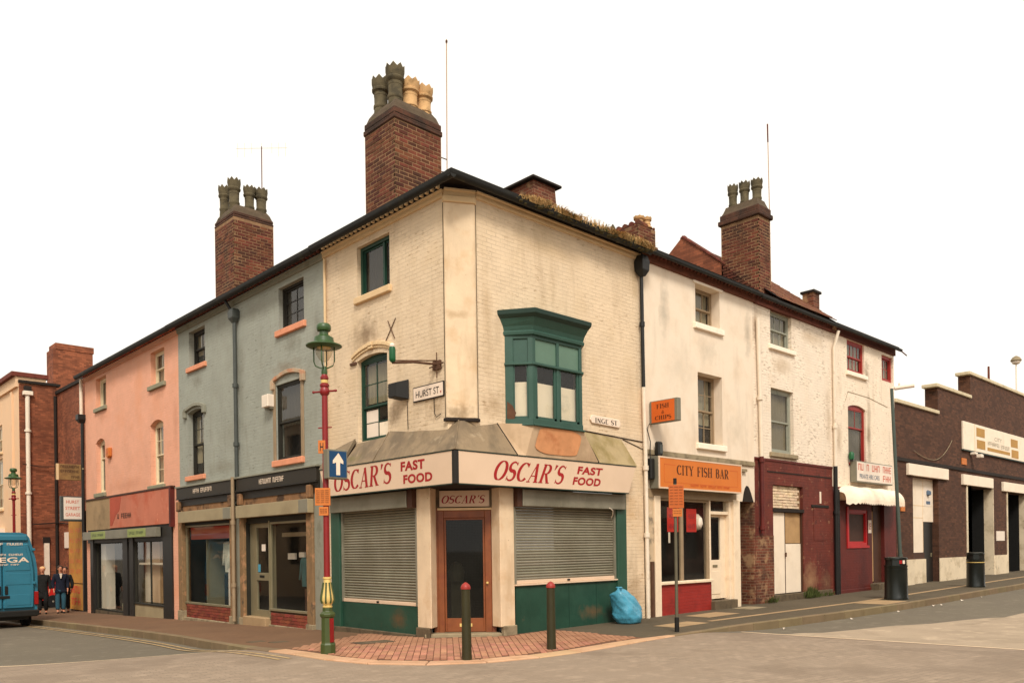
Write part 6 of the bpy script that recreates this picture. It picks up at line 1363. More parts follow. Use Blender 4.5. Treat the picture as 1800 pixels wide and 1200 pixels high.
marks('lettering', FR, 16.12, 3.95, 1.65, .21, .226, 'letter_salmon', sg, 8, (2, 4), 31); marks('lettering', FR, 18.0, 3.95, .68, .21, .226, 'letter_salmon', sg, 4, (), 32); marks('lettering', FR, 18.0, 3.66, .66, .2, .226, 'letter_salmon', sg, 3, (), 33)
lettering('lettering', 'PRIVATE HIRE CARS', FR, 16.22, 3.69, 1.5, .15, .226, 'letter_blue', sg, serif=False, bold=.01)
t = thing('green_lamp', FR.P(15.95, 0, 4.24), 'small green lamp on the corner of the cab office sign', 'lamp'); B().lathe(FR.P(15.93, .1, 4.26), [(.0, 0), (.08, .02), (.085, .2), (.05, .25), (0, .26)], 10).obj('lamp_body', 'plastic_green', t, smooth=40); B().lathe(FR.P(15.93, .1, 4.22), [(.05, 0), (.05, .05)], 8).obj('lamp_base', 'plastic_black', t)
# awning: canvas dome with a scalloped edge
b = B(); rings = []; U0, U1 = 15.12, 19.2
for k in range(9):
    a = math.pi / 2 * k / 8; o = .62 * math.sin(a); z = 2.98 + .46 * math.cos(a) ** .9; e = .42 * math.sin(a) ** 1.5
    ring = []
    for i in range(33):
        s = i / 32; u = U0 + .45 + (U1 - U0 - .9) * s; edge = max(0, (abs(s - .5) - .38) / .12)
        uu = U0 + (U1 - U0) * s; ring.append(FR.P(uu, o * (1 - .55 * edge ** 2), z - .03 * math.sin(i * .7 + k) * .4 - .18 * edge ** 2 * math.cos(a)))
    rings.append(ring)
aw = thing('awning', FR.P(17, 0, 3.0), 'cream canvas awning with scalloped edge over the cab office window', 'awning')
b.ring(rings, closed=False).obj('canopy', 'awning_cream', aw, smooth=1)
b = B()
for i in range(32):
    p, q = rings[-1][i], rings[-1][i + 1]; m = (p + q) / 2; b.add([p, q, q - Vector((0, 0, .1)), m - Vector((0, 0, .15)), p - Vector((0, 0, .1))], [(0, 1, 2, 3, 4)])
b.obj('valance', 'awning_cream', aw)
for s in (0, -1):
    pts = [r[s] for r in rings]; bot = Vector(FR.P(U0 if s == 0 else U1, 0, 2.98)); b = B()
    for i in range(len(pts) - 1): b.add([pts[i], pts[i + 1], bot], [(0, 1, 2)])
    b.obj('awning_side', 'awning_cream' if s else 'worn_timber', aw)
# red window, doorway, notice, step
w = window(KH, FR, *rw, 'frame_redbright', ((1, 1),), rec=.02, fw=.1, gl='brown_wood')
B().fbox(FR, rw[0] - .06, rw[0] + .06, 0, .03, 1.5, 2.8).fbox(FR, rw[0] + .06, rw[1] + .05, 0, .03, 1.5, 1.58).obj('surround', 'frame_redbright', w)
B().fbox(FR, 17.33, 17.56, .0, .012, 1.98, 2.4).obj('notice', 'poster_white', KH); marks('lettering', FR, 17.36, 2.1, .17, .2, .012, 'letter_red', KH, 2, (), 41)
B().fbox(FR, 17.66, 17.98, -.17, -.12, .38, 2.7).obj('door', 'plywood', KH)
B().fbox(FR, 17.6, 18.64, -.6, -.5, .2, 3.1).obj('doorway_back', 'opening_dark', KH); B().fbox(FR, 18.0, 18.62, -.3, -.12, .3, 3.0).obj('door_panel', 'brown_wood', KH)
B().fbox(FR, 17.45, 18.75, -.2, .3, -.1, .33).obj('door_step', 'dark_stone', KH, bev=.015); B().fbox(FR, 14.8, 19.6, 0, .03, -.2, .22).obj('plinth', 'maroon', KH, bev=.01)

# ------------------------------------------------------------------ garage with stepped parapet
GA = thing('garage', (28.0, 4.0, 0.15), 'dark brown brick garage with stepped parapet and tall cream doorway surrounds', 'building')
def step_wall(u0, u1, z1, holes): B().wall(FR, u0, u1, -.3, z1, holes, .45).obj('wall', 'dark_brick', GA); B().fbox(FR, u0 + .02, u1 - .02, -.45, -.44, 4.6, z1).obj('wall_back', 'dark_brick', GA)
step_wall(19.62, 23.72, 6.5, [(21.15, 23.66, .1, 4.02)]); step_wall(23.72, 27.42, 7.53, [(26.88, 27.42, .1, 3.92)]); step_wall(27.42, 40, 8.5, [(27.42, 30.2, .1, 3.92), (32.2, 35.4, .1, 3.86)])
for u0, u1, z in ((19.62, 23.72, 6.5), (23.5, 27.42, 7.53), (27.2, 40, 8.5)): B().fbox(FR, u0, u1, -.5, .07, z, z + .13).obj('coping', 'coping_stone', GA, bev=.015)
for u, z0, z1 in ((23.73, 6.63, 7.53), (27.43, 7.66, 8.5)): B().fbox(FR, u - .005, u + .3, -.46, -.001, z0, z1).obj('parapet_return', 'dark_brick', GA)
B().fbox(FR, 19.64, 40, 0, .05, 4.5, 4.62).obj('band_course', 'soot_and_shade', GA)
for u0, u1, z0, z1 in ((20.58, 24.52, 4.04, 4.45), (26.2, 29.95, 3.94, 4.36), (31.4, 36, 3.88, 4.29)): B().fbox(FR, u0, u1, -.02, .1, z0, z1).obj('lintel', 'white_board', GA, bev=.01)
for u0, u1 in ((19.66, 21.15), (23.66, 26.7), (30.2, 32.05)): B().fbox(FR, u0, u1, -.02, .03, -.2, 1.05).obj('painted_base', 'white_base', GA)
# first opening: boarded with a wicket door
B().fbox(FR, 21.15, 22.62, -.3, -.2, 1.28, 4.02).obj('panel', 'white_board', GA); B().fbox(FR, 22.64, 23.66, -.3, -.2, 2.42, 4.02).obj('panel', 'white_board', GA); B().fbox(FR, 21.15, 22.62, -.3, -.16, 1.04, 1.27).obj('rail', 'brown_wood', GA); B().fbox(FR, 21.15, 22.62, -.3, -.1, -.2, 1.04).obj('painted_base', 'white_base', GA)
B().fbox(FR, 22.66, 23.62, -.32, -.22, .1, 2.4).obj('wicket_door', 'black_paint', GA); B().fbox(FR, 23.4, 23.46, -.22, -.19, 1.1, 1.25).obj('handle', 'alu', GA)
b = B(); b.fbox(FR, 21.15, 22.6, -.2, -.195, 2.55, 2.57); b.fbox(FR, 21.15, 23.6, -.2, -.195, 3.0, 3.02); b.fbox(FR, 22.61, 22.63, -.2, -.195, 1.3, 4.0); b.obj('panel_joint', 'sill_cream', GA)
n1 = B().fbox(FR, 22.75, 23.5, -.2, -.19, 3.0, 3.72).obj('notice', 'poster_white', GA); B().lathe(FR.P(23.1, -.185, 3.5), [(.0, -.12), (.12, -.06), (.12, .06), (0, .12)], 10).obj('notice_disc', 'letter_blue', GA); B().fbox(FR, 22.95, 23.35, -.19, -.186, 3.08, 3.2).obj('notice_print', 'letter_blue', GA)
# second and third openings
for u0, u1 in ((26.88, 30.2), (32.2, 35.4)):
    B().fbox(FR, u0, u1, -4.0, -3.9, 0, 4).obj('bay_back', 'opening_dark', GA); B().fbox(FR, u0, u1, -3.9, -.45, 3.9, 4.0).obj('bay_ceiling', 'opening_dark', GA); B().fbox(FR, u0, u1, -3.9, -.3, .0, .12).obj('bay_floor', 'room_floor', GA); B().fbox(FR, u0 - .1, u0, -3.9, -.45, 0, 4).obj('bay_side', 'opening_dark', GA)
    B().fbox(FR, u1 - .04, u1 + .1, -3.9, -.36, 0, 4).obj('bay_side', 'opening_dark', GA)
    B().fbox(FR, u1 - .05, u1, -.355, .02, .1, 3.92).obj('jamb', 'white_base', GA); B().fbox(FR, u0 - .14, u0, -.0, .03, .1, 3.94).obj('jamb', 'white_base', GA)
sb = B().fbox(FR, 26.3, 35.2, .0, .08, 5.37, 6.5).obj('sign_board', 'white_board', GA, bev=.01); B().fbox(FR, 27.62, 27.66, .08, .084, 5.38, 6.49).obj('board_joint', 'sill_cream', sb); B().fbox(FR, 26.28, 35.2, -.0, .085, 5.33, 5.37).obj('sign_edge', 'dark_green', sb)
for u, z in ((27.85, 6.02), (27.9, 5.52), (32.55, 5.93), (32.65, 5.45)): B().fbox(FR, u, u + 1.05, .08, .088, z, z + .36).obj('sign_panel', 'buff_sign', sb)
lettering('lettering', 'CITY', FR, 30.2, 6.0, 1.05, .16, .08, 'letter_grey', sb, serif=False, bold=.01); marks('lettering', FR, 29.3, 5.75, 1.6, .17, .08, 'letter_grey', sb, 9, (), 51); marks('lettering', FR, 31.1, 5.72, 1.25, .17, .08, 'letter_grey', sb, 7, (), 52); B().fbox(FR, 29.25, 32.4, .08, .087, 5.52, 5.66).obj('sign_strip', 'buff_sign', sb)
B().fbox(FR, 30.55, 31.7, .0, .02, 1.68, 2.1).obj('poster', 'poster_white', GA); B().fbox(FR, 26.25, 26.8, .0, .03, 4.76, 5.02).obj('orange_plate', 'notice_orange', GA); B().fbox(FR, 20.0, 20.35, .0, .03, 2.75, 3.1).obj('orange_plate', 'notice_orange', GA)
t = thing('floodlight', FR.P(27.3, 0, 5.1), 'small pale floodlight under the sign board of the brown garage', 'floodlight'); B().fbox(FR, 27.2, 27.45, .02, .25, 5.2, 5.3).fbox(FR, 27.22, 27.5, .25, .45, 5.06, 5.2).obj('lamp_body', 'plastic_white', t, bev=.02); B().tube([FR.P(27.32, .0, 5.25), FR.P(27.32, .3, 5.2)], .02, 6).obj('arm', 'plastic_black', t)
pipe(GA, [FR.P(21.2 + 3.9 * i / 14, .04, 4.72 + .9 * max(0, (i / 14 - .45) / .55) ** 2 + .22 * max(0, (.45 - i / 14) / .45) ** 2) for i in range(15)], .010, 'stone', 'loose_cable')
t = thing('roof_post', (30.7, .25, 8.63), 'short pale post standing on the garage parapet', 'post'); B().lathe((30.7, .25, 8.6), [(.05, 0), (.045, .75), (.0, .78)], 8).obj('stub', 'eaves_brick', t); B().box(30.6, 30.8, .15, .35, 8.6, 8.66).obj('foot', 'pipe_grey', t)

# ------------------------------------------------------------------ street furniture
CR = Vector((.725, -.688, 0)); CF = Vector((.688, .725, 0))    # across and along the view from the far pavement
def street_lamp(x, y, z, label, base_red=True):
    t = thing('street_lamp', (x, y, z), label, 'street lamp', 'old-style red and green street lamps'); c = (x, y, z)
    def sq(prof, rot=.2): return B().ring([[(x + r * math.cos(rot + math.pi / 4 * i + math.pi / 8), y + r * math.sin(rot + math.pi / 4 * i + math.pi / 8), z + h) for i in range(8)] for r, h in prof])
    sq([(.125, -.1), (.125, .15), (.112, .17), (.108, .19), (.104, .58), (.125, .6), (.13, .64), (.11, .66), (.085, .68), (.08, .74)]).obj('base', 'lamp_base_green', t, bev=.004)
    a = .2 + math.pi / 4 * 6.5 + math.pi / 8 - math.pi / 8
    n = (CR * .75 - CF * .66).normalized(); p = Vector(c) + n * .1; s = Vector((-n.y, n.x, 0))
    B().hexa([p + s * q + n * d + Vector((0, 0, h)) for h in (.19, .57) for q, d in ((-.035, -.02), (.035, -.02), (.035, .012), (-.035, .012))]).obj('door_panel', 'lamp_red', t)
    B().lathe(c, [(.075, .74), (.082, .76), (.06, .775), (.08, .80), (.105, .86), (.1, .92), (.075, 1.04), (.06, 1.14), (.056, 1.19), (.068, 1.2), (.068, 1.225), (.05, 1.23)], 16).obj('vase', 'lamp_gold', t, smooth=40)
    for i in range(8):
        an = 2 * math.pi * i / 8; ca, sa = math.cos(an), math.sin(an)
        B().tube([(x + ca * r, y + sa * r, z + h) for r, h in ((.092, .81), (.107, .86), (.101, .92), (.078, 1.04), (.062, 1.14))], .014, 6).obj('leaf', 'lamp_base_green', t)
    B().lathe(c, [(.05, 1.23), (.046, 4.25)], 14).obj('column', 'lamp_red', t, smooth=40)
    B().lathe(c, [(.05, 4.25), (.075, 4.28), (.075, 4.31), (.055, 4.33), (.052, 4.38), (.066, 4.40), (.066, 4.43), (.05, 4.45), (.045, 4.47)], 14).obj('collar', 'lamp_red', t, smooth=30)
    B().lathe(c, [(.0575, 4.332), (.0575, 4.382)], 14).obj('collar_band', 'lamp_gold', t, smooth=30)
    d = (CR * .95 - CF * .3).normalized(); B().tube([Vector(c) + d * -.2 + Vector((0, 0, 4.2)), Vector(c) + d * .2 + Vector((0, 0, 4.2))], .016, 8).lathe((x, y, z + 4.2), [(.046, -.07), (.075, -.04), (.08, 0), (.07, .05), (.046, .08)], 12).obj('ladder_bar', 'lamp_red', t, smooth=40)
    for q in (-.2, .2): B().lathe(Vector(c) + d * q + Vector((0, 0, 4.2)), [(.0, -.025), (.024, -.012), (.024, .012), (0, .025)], 8).obj('ladder_knob', 'lamp_red', t, smooth=1)
    B().tube([Vector(c) + d * -.12 + Vector((0, 0, 3.62)), Vector(c) + d * .12 + Vector((0, 0, 3.62))], .011, 8).obj('banner_arm', 'lamp_red', t)
    B().lathe(c, [(.045, 4.47), (.05, 4.5), (.04, 4.58), (.03, 4.6)], 12).obj('neck', 'lamp_green', t, smooth=40)
    for k in range(2):
        e = CR if k == 0 else CF; b = B()
        pts = [(-.165, 4.93), (-.165, 4.68), (-.14, 4.61), (-.06, 4.575), (0, 4.57), (.06, 4.575), (.14, 4.61), (.165, 4.68), (.165, 4.93)]
        b.tube([Vector(c) + e * q + Vector((0, 0, h)) for q, h in pts], .011, 8).obj('cage', 'lamp_green', t, smooth=1)
    B().lathe(c, [(.24, 4.9), (.285, 4.92), (.285, 4.935), (.2, 4.97), (.16, 4.99), (.15, 5.06), (.1, 5.09), (.075, 5.1), (.07, 5.16), (.105, 5.17), (.115, 5.2), (.115, 5.25), (.09, 5.28), (.0, 5.3)], 24).obj('hood', 'lamp_green', t, smooth=40)
    B().lathe(c, [(.14, 4.93), (.145, 4.86), (.12, 4.78), (.07, 4.7), (.0, 4.665)], 18).obj('bowl', 'lamp_glass', t, smooth=1)
    B().lathe(c, [(.11, 4.89), (.12, 4.92), (.0, 4.925)], 14).obj('reflector', 'lamp_gold', t, smooth=1)
    return t
LA = street_lamp(-2.5, .29, 0.0, 'red and green cast-iron street lamp with blue arrow sign before the corner house')
street_lamp(-2.22, 22.1, zb(-2.2, 22.1), 'distant red and green street lamp behind the blue van')
LP = Vector((-2.5, .29, 0))
t = thing('arrow_sign', LP + Vector((.18, -.16, 2.78)), 'blue one-way sign with white upward arrow on the red lamp column', 'sign')
FS = Fr((-2.575, .09, 0), (1, 0, 0), (0, -1, 0), 1)
B().fbox(FS, 0, .36, -.15, 0, 2.79, 3.26).obj('sign_case', 'sign_grey', t, bev=.012); B().fbox(FS, .025, .335, .0, .005, 2.82, 3.23).obj('sign_face', 'sign_blue', t)
B().fprism(FS, [(.145, 2.85), (.215, 2.85), (.215, 3.05), (.275, 3.03), (.275, 3.08), (.19, 3.20), (.185, 3.2), (.085, 3.08), (.085, 3.03), (.145, 3.05)], .005, .008).obj('arrow', 'letter_white', t)
FC = Fr(LP + Vector((0, 0, 0)), CR, -CF, 1)
def plate(name, fr, u0, u1, z0, z1, o, mat, label, cat='notice', rows=0, txt=None):
    q = thing(name, fr.P((u0 + u1) / 2, o, z0), label, cat); p = B().fbox(fr, u0, u1, o, o + .012, z0, z1).obj('plate', mat, q, bev=.003)
    for k in range(rows): marks('lettering', fr, u0 + .02, z1 - .05 - k * (z1 - z0 - .06) / rows, u1 - u0 - .04, .016, o + .012, 'letter_brown', q, 14, (4, 9), 60 + k)
    if txt: lettering('lettering', txt, fr, u0 + .03, z0 + .04, u1 - u0 - .06, z1 - z0 - .08, o + .012, 'letter_black', q, serif=False, bold=.01)
    return q
plate('hydrant_plate', FC, -.10, .015, 3.2, 3.41, .055, 'notice_orange', 'small yellow hydrant plate marked H on the red lamp column', 'sign', 0, 'H')
plate('parking_notice', FC, -.16, .085, 2.37, 2.65, .06, 'notice_orange', 'large orange notice tied to the red lamp column', 'notice', 7)
plate('parking_notice', FC, -.10, .05, 2.21, 2.35, .06, 'notice_orange', 'small orange notice below the large one on the red lamp column', 'notice', 3)
# bollards
def bollard(x, y, h, lean, label):
    t = thing('bollard', (x, y, zb(x, y)), label, 'bollard', 'olive bollards at the corner kerb'); z = zb(x, y)
    n = 14; B().ring([[(x + r * math.cos(2 * math.pi * i / n) + lean * hh, y + r * math.sin(2 * math.pi * i / n), z + hh) for i in range(n)] for r, hh in ((.078, -.1), (.078, .02), (.074, .1), (.066, h - .12), (.066, h - .1))]).obj('post', 'olive_post', t, smooth=40)
    B().lathe((x + lean * h, y, z + h - .1), [(.074, 0), (.076, .03), (.06, .065), (.025, .095), (.0, .105)], 14).obj('cap', 'bollard_red', t, smooth=40)
bollard(-1.51, -1.98, 1.15, -.006, 'red-capped olive bollard in front of the corner door'); bollard(.18, -2.1, 1.10, .0, 'red-capped olive bollard in front of the right-hand shutter')
# sign post on the right pavement
t = thing('sign_post', (3.52, -2.19, 0.0), 'thin grey post standing at the kerb in front of the fish bar', 'post'); z = zb(3.52, -2.19)
B().lathe((3.52, -2.19, z), [(.032, .0), (.03, 2.86), (.0, 2.87)], 10).obj('pole', 'grey_pole', t, smooth=40); B().lathe((3.52, -2.19, z), [(.045, -.1), (.045, .27), (.033, .28)], 10).obj('sleeve', 'plastic_black', t, smooth=40); B().lathe((3.52, -2.19, z), [(.034, 2.8), (.034, 2.9), (0, 2.91)], 10).obj('cap', 'plastic_black', t, smooth=40)
F2 = Fr((3.52, -2.19, 0), CR, -CF, 1)
plate('parking_notice', F2, -.13, .155, 2.36, 2.80, .035, 'notice_brown', 'large brown-orange notice on the thin post in front of the fish bar', 'notice', 7); plate('parking_notice', F2, -.06, .12, 2.2, 2.35, .035, 'notice_orange', 'small orange notice under the large one in front of the fish bar', 'notice', 2)
# litter bins
def litter_bin(x, y, r, h, label, posters):
    z = zb(x, y); t = thing('litter_bin', (x, y, z), label, 'bin', 'dark green litter bins')
    B().lathe((x, y, z), [(r * 1.04, 0), (r * 1.05, .04), (r, .07), (r * .96, h * .76), (r * 1.0, h * .78), (r * 1.0, h * .8)], 24).obj('body', 'bin_green', t, smooth=35)
    B().lathe((x, y, z), [(r * .9, h * .8), (r * .88, h * .93)], 24).obj('mouth', 'plastic_black', t, smooth=35)
    for i in range(4):
        a = .4 + math.pi / 2 * i; B().add([(x + math.cos(a + q) * rr, y + math.sin(a + q) * rr, z + hh) for hh, rr in ((h * .79, r * .985), (h * .935, r * .96)) for q in (-.32, .32)], [(0, 1, 3, 2)]).obj('hood_panel', 'bin_green', t)
    B().lathe((x, y, z), [(r * .97, h * .93), (r * .99, h * .95), (r * .96, h * .98), (r * .6, h), (0, h)], 24).obj('lid', 'bin_green', t, smooth=35)
    B().lathe((x, y, z), [(r * .995, h * .70), (r * 1.0, h * .705), (r * .998, h * .72)], 24).obj('band', 'lamp_gold' if not posters else 'bin_green', t, smooth=35)
    if posters:
        for a, m in ((-2.35, 'letter_red'), (-2.05, 'poster_white')): B().add([(x + math.cos(a + q) * r * 1.005, y + math.sin(a + q) * r * 1.005, z + h * hh) for hh in (.84, .92) for q in (-.12, .12)], [(0, 1, 3, 2)]).obj('sticker', m, t)
litter_bin(13.75, -2.25, .30, 1.17, 'dark green litter bin with stickers beside the leaning lamp post', True); litter_bin(20.5, -2.2, .275, 1.16, 'dark green litter bin with gold band farther along the kerb', False)
# leaning fluorescent street lamp
t = thing('street_lamp', (16.0, -1.5, zb(16, -1.5)), 'leaning grey lamp post with white lantern outside the cab office', 'street lamp')
b0, b1 = Vector((16.08, -1.52, .05)), Vector((15.93, -1.35, 6.3)); B().tube([b0 - Vector((0, 0, .1)), b0 + (b1 - b0) * .2], .07, 12).obj('base', 'lamp_pole', t, smooth=40); B().tube([b0 + (b1 - b0) * .2, b1], .055, 12, .045).obj('column', 'lamp_pole', t, smooth=40)
hd = (CR * .96 - CF * .28); B().tube([b1, b1 + hd * .14 + Vector((0, 0, .03))], .03, 8).obj('arm', 'lamp_head', t)
q0 = b1 + hd * .08; q1 = b1 + hd * .62 + Vector((0, 0, .05)); B().tube([q0, q0 + (q1 - q0) * .1, q0 + (q1 - q0) * .9, q1], .06, 10).obj('lantern', 'lamp_head', t, smooth=40); B().lathe(q0 + (q1 - q0) * .25 + Vector((0, 0, .05)), [(.03, 0), (.03, .08), (0, .1)], 8).obj('photocell', 'lamp_head', t)
# far lamp above the garage roof
t = thing('street_lamp', (40, 1.6, .2), 'far street lamp head just showing above the garage roof', 'street lamp'); B().lathe((40, 1.6, .2), [(.05, 0), (.035, 11.2)], 8).obj('column', 'plastic_white', t); B().lathe((40, 1.6, 11.05), [(.12, 0), (.2, .06), (.22, .16)], 12).obj('bowl', 'lamp_head', t, smooth=1); B().lathe((40, 1.6, 11.2), [(.25, 0), (.27, .06), (.18, .2), (.06, .28), (0, .3)], 12).obj('hood', 'stone', t, smooth=1)
# rubbish bag against the green shopfront
rnd = random.Random(4); n = 40; rings = []
def crease(a, s): return .09 * abs(math.sin(1.5 * a + 3.2 * s + .6)) - .07 * abs(math.sin(2.5 * a - 6 * s + 1.3)) + .05 * abs(math.sin(4.5 * a + 11 * s)) - .035 * abs(math.sin(8 * a - 17 * s)) + .02 * math.sin(15 * a + 31 * s)
for k in range(27):
    s = k / 26; h = .70 * s ** .92; pr = min(1.0, .80 + 1.6 * s) if s < .14 else 1.02 - .30 * max(0, (s - .3) / .7) ** 1.6
    R_ = .295 * pr * (1.0 if s < .84 else max(.12, 1 - ((s - .84) / .16) ** 1.7 * .85)); ring = []
    for i in range(n):
        a = 2 * math.pi * i / n; w = 1 + crease(a, s) + rnd.uniform(-.012, .012); ca, sa = math.cos(a), math.sin(a)
        w *= 1 / max(.85, (abs(ca) ** 3 + abs(sa) ** 3) ** (1 / 3))
        ring.append((4.27 - .20 * s * s + ca * R_ * w * 1.02, -.46 + .10 * s + sa * R_ * .8 * w, zb(4.2, -.5) + .012 + h + .05 * s * math.sin(2 * a + .8) + .02 * math.sin(5 * a + 9 * s) * s))
    rings.append(ring)
t = thing('rubbish_bag', (4.22, -.5, zb(4.2, -.5)), 'full bright blue plastic rubbish bag beside the green shopfront', 'bag'); B().ring(rings).obj('bag', 'bag_blue', t, smooth=1)
tp = Vector(rings[-1][0]) * .5 + Vector(rings[-1][n // 2]) * .5
B().lathe(tp, [(.05, -.06), (.04, -.02), (.06, .0), (.08, .015), (.05, .03), (.0, .01)], 9).obj('tied_neck', 'bag_blue', t, smooth=1)

# ------------------------------------------------------------------ signs by the yard
t = thing('garage_sign', (-.25, 22.3, 2.9), 'white box sign with red HURST STREET GARAGE lettering at the end of the pink house', 'sign')
FY = Fr((0, 22.25, 0), (1, 0, 0), (0, -1, 0), 1)
B().fbox(FY, -.66, .1, -.2, 0, 2.88, 3.82).obj('sign_case', 'pipe_grey', t, bev=.01); B().fbox(FY, -.57, .06, .0, .006, 2.96, 3.78).obj('sign_face', 'poster_white', t)
for k, s in enumerate(('HURST', 'STREET', 'GARAGE')): lettering('lettering', s, FY, -.51 + (.03 if k == 0 else 0), 3.55 - k * .24, .5 - (.06 if k == 0 else 0), .12, .006, 'letter_salmon', t, serif=False, bold=.015)
t = thing('projecting_sign', (-.35, 22.3, 4.4), 'brown and gold sign board projecting from the pink house corner above the white sign', 'sign')
B().fbox(FY, -.80, .08, -.12, 0, 4.42, 5.02).obj('board', 'old_board', t, bev=.01); B().fbox(FY, -.80, -.72, .0, .012, 4.42, 5.02).obj('edge', 'sill_cream', t)
for k, z in enumerate((4.87, 4.7, 4.49)): marks('lettering', FY, -.66 if k < 2 else -.3, z, .64 if k < 2 else .3, .1, .0, 'brown_wood', t, 8 if k < 2 else 4, (), 70 + k)
B().tube([FL.P(22.25, -.1, 4.78), FL.P(21.5, .1, 4.8)], .03, 6).obj('bracket', 'alu', t)
t = thing('notice_board', (.25, 23.6, -.6), 'tall ochre notice board in two panels beside the pink house', 'board')
FB = Fr((.22, 0, 0), (0, 1, 0), (-1, 0, 0), -1)
B().fbox(FB, 22.75, 24.62, -.06, 0, .52, 3.1).obj('panel', 'yellow_board', t); B().fbox(FB, 22.75, 24.62, -.06, 0, -.52, .48).obj('panel', 'yellow_board', t); B().fbox(FB, 22.7, 24.65, -.12, -.06, -.75, 3.15).obj('frame', 'brown_wood', t)
for k, z in enumerate((2.5, 2.1, 1.7, 1.3, .9)): marks('lettering', FB, 24.45, z, 1.5, .16, .0, 'orange_dark', t, 6, (2,), 80 + k)
for k, z in enumerate((.12, -.35)): marks('lettering', FB, 24.3, z, 1.2, .28, .0, 'red_poster', t, 3, (), 90 + k)
B().box(.2, .5, 22.65, 22.78, -.8, 3.3).obj('post', 'black_paint', t)

# ------------------------------------------------------------------ vehicles
def wheel(par, c, r, w, axis, hubmat='hub'):
    b = B(); n = 20
    def P(rad, off, i):
        a = 2 * math.pi * i / n
        return (c[0] + off, c[1] + rad * math.cos(a), c[2] + rad * math.sin(a)) if axis == 'x' else (c[0] + rad * math.cos(a), c[1] + off, c[2] + rad * math.sin(a))
    b.ring([[P(rad, off, i) for i in range(n)] for rad, off in ((r * .62, -w / 2), (r * .93, -w / 2), (r, -w * .35), (r, w * .35), (r * .93, w / 2), (r * .62, w / 2))]); o = b.obj('wheel', 'tyre', par, smooth=40)
    for s in (-1, 1): B().ring([[P(rad, s * off, i) for i in range(n)] for rad, off in ((r * .64, w * .44), (r * .55, w * .5), (r * .2, w * .46), (r * .12, w * .52))]).obj('hub_cap', hubmat, o, smooth=40)
VX, VY = -3.56, 17.3; VZ = zr(VX, 18.5)
V = thing('van', (VX, VY + 2.4, VZ), 'blue delivery van with OMEGA on its back doors parked at the left kerb', 'van')
prof = [(.80, .42), (.95, .5), (.955, .62), (.97, 1.2), (.97, 1.78), (.93, 2.1), (.86, 2.42), (.76, 2.78), (.68, 2.9), (.5, 2.95)]
def sec(y, sx=1.0, top=None, low=None):
    pts = []
    for hw, h in prof:
        hh = h if top is None or h <= top else top + (h - top) * .08
        pts.append((hw * sx, hh))
    full = [(VX + a, y, VZ + h) for a, h in pts] + [(VX - a, y, VZ + h) for a, h in reversed(pts)]
    return full
B().ring([sec(VY + .10, .985), sec(VY + .16), sec(VY + 3.1), sec(VY + 3.6, .99), sec(VY + 4.1, .95, 1.25), sec(VY + 4.7, .9, 1.05), sec(VY + 4.95, .82, .85)]).obj('body', 'van_blue', V, smooth=30)
def rear(pts_hw, name, mat, y0, y1, side, par, bev=.012):   # plate following the rear outline on one side
    b = B(); n = len(pts_hw); outer = [(VX + side * a, h) for a, h in pts_hw]
    b.add([(x, y0, VZ + h) for x, h in outer] + [(x, y1, VZ + h) for x, h in outer], [tuple(range(n)), tuple(range(n, 2 * n))] + [(i, (i + 1) % n, n + (i + 1) % n, n + i) for i in range(n)])
    return b.obj(name, mat, par, bev=bev)
for s in (1, -1):
    d = rear([(.012, .62), (.83, .62), (.85, 1.2), (.85, 1.75), (.80, 2.15), (.70, 2.60), (.012, 2.64)], 'rear_door', 'van_blue', VY + .02, VY + .1, s, V, .03)
    rear([(.08, 1.78), (.74, 1.78), (.70, 2.15), (.62, 2.5), (.08, 2.53)], 'pressing', 'van_blue', VY + .005, VY + .02, s, d, .012)
    rear([(.08, 1.35), (.76, 1.35), (.75, 1.7), (.08, 1.7)], 'pressing', 'van_blue', VY + .008, VY + .02, s, d, .012); rear([(.1, .72), (.74, .72), (.75, 1.05), (.1, 1.05)], 'pressing', 'van_blue', VY + .008, VY + .02, s, d, .012)
    rear([(.05, 1.06), (.13, 1.06), (.13, 1.32), (.05, 1.32)], 'handle', 'plastic_black', VY - .015, VY + .02, s, d, .01)
    rear([(.85, .72), (.965, .72), (.968, 1.12), (.85, 1.12)], 'tail_lamp', 'tail_red', VY + .03, VY + .13, s, V, .012)
    for h in (1.35, 1.78 + .6): rear([(.80, h), (.88, h), (.88, h + .08), (.80, h + .08)], 'hinge', 'van_blue', VY - .005, VY + .1, s, d, .012)
rear([(-.95, .36), (.93, .36), (.97, .45), (.97, .56), (-.97, .56)], 'rear_bumper', 'plastic_black', VY - .06, VY + .14, 1, V, .03)
rear([(-.30, .94), (.18, .94), (.18, 1.02), (-.30, 1.02)], 'plate_recess', 'plastic_black', VY - .01, VY + .02, 1, V, .006); rear([(-.80, .76), (-.28, .76), (-.28, .87), (-.80, .87)], 'number_plate', 'plate_yellow', VY - .005, VY + .02, 1, V, .004)
rear([(-.72, 2.70), (.70, 2.70), (.66, 2.86), (-.66, 2.86)], 'roof_rail', 'van_blue', VY + .03, VY + .12, 1, V, .02)
FV = Fr((VX, VY + .0, VZ), (1, 0, 0), (0, -1, 0), 1)
for hw, l, h in ((-.78, 1.49, .155),): lettering('lettering', 'OMEGA', FV, hw, 2.03, l, .16, .0, 'letter_white', V, serif=False, bold=.02)
marks('lettering', FV, -.6, 2.24, 1.15, .06, .0, 'letter_white', V, 18, (5, 11), 101); marks('lettering', FV, -.6, 1.94, 1.05, .05, .0, 'letter_white', V, 18, (7, 13), 102); marks('lettering', FV, -.4, 2.56, .95, .07, .0, 'letter_white', V, 11, (2, 5), 103)
for sx in (-1, 1):
    for yy in (.95, 4.0): wheel(V, (VX + sx * .80, VY + yy, VZ + .33), .33, .2, 'x')
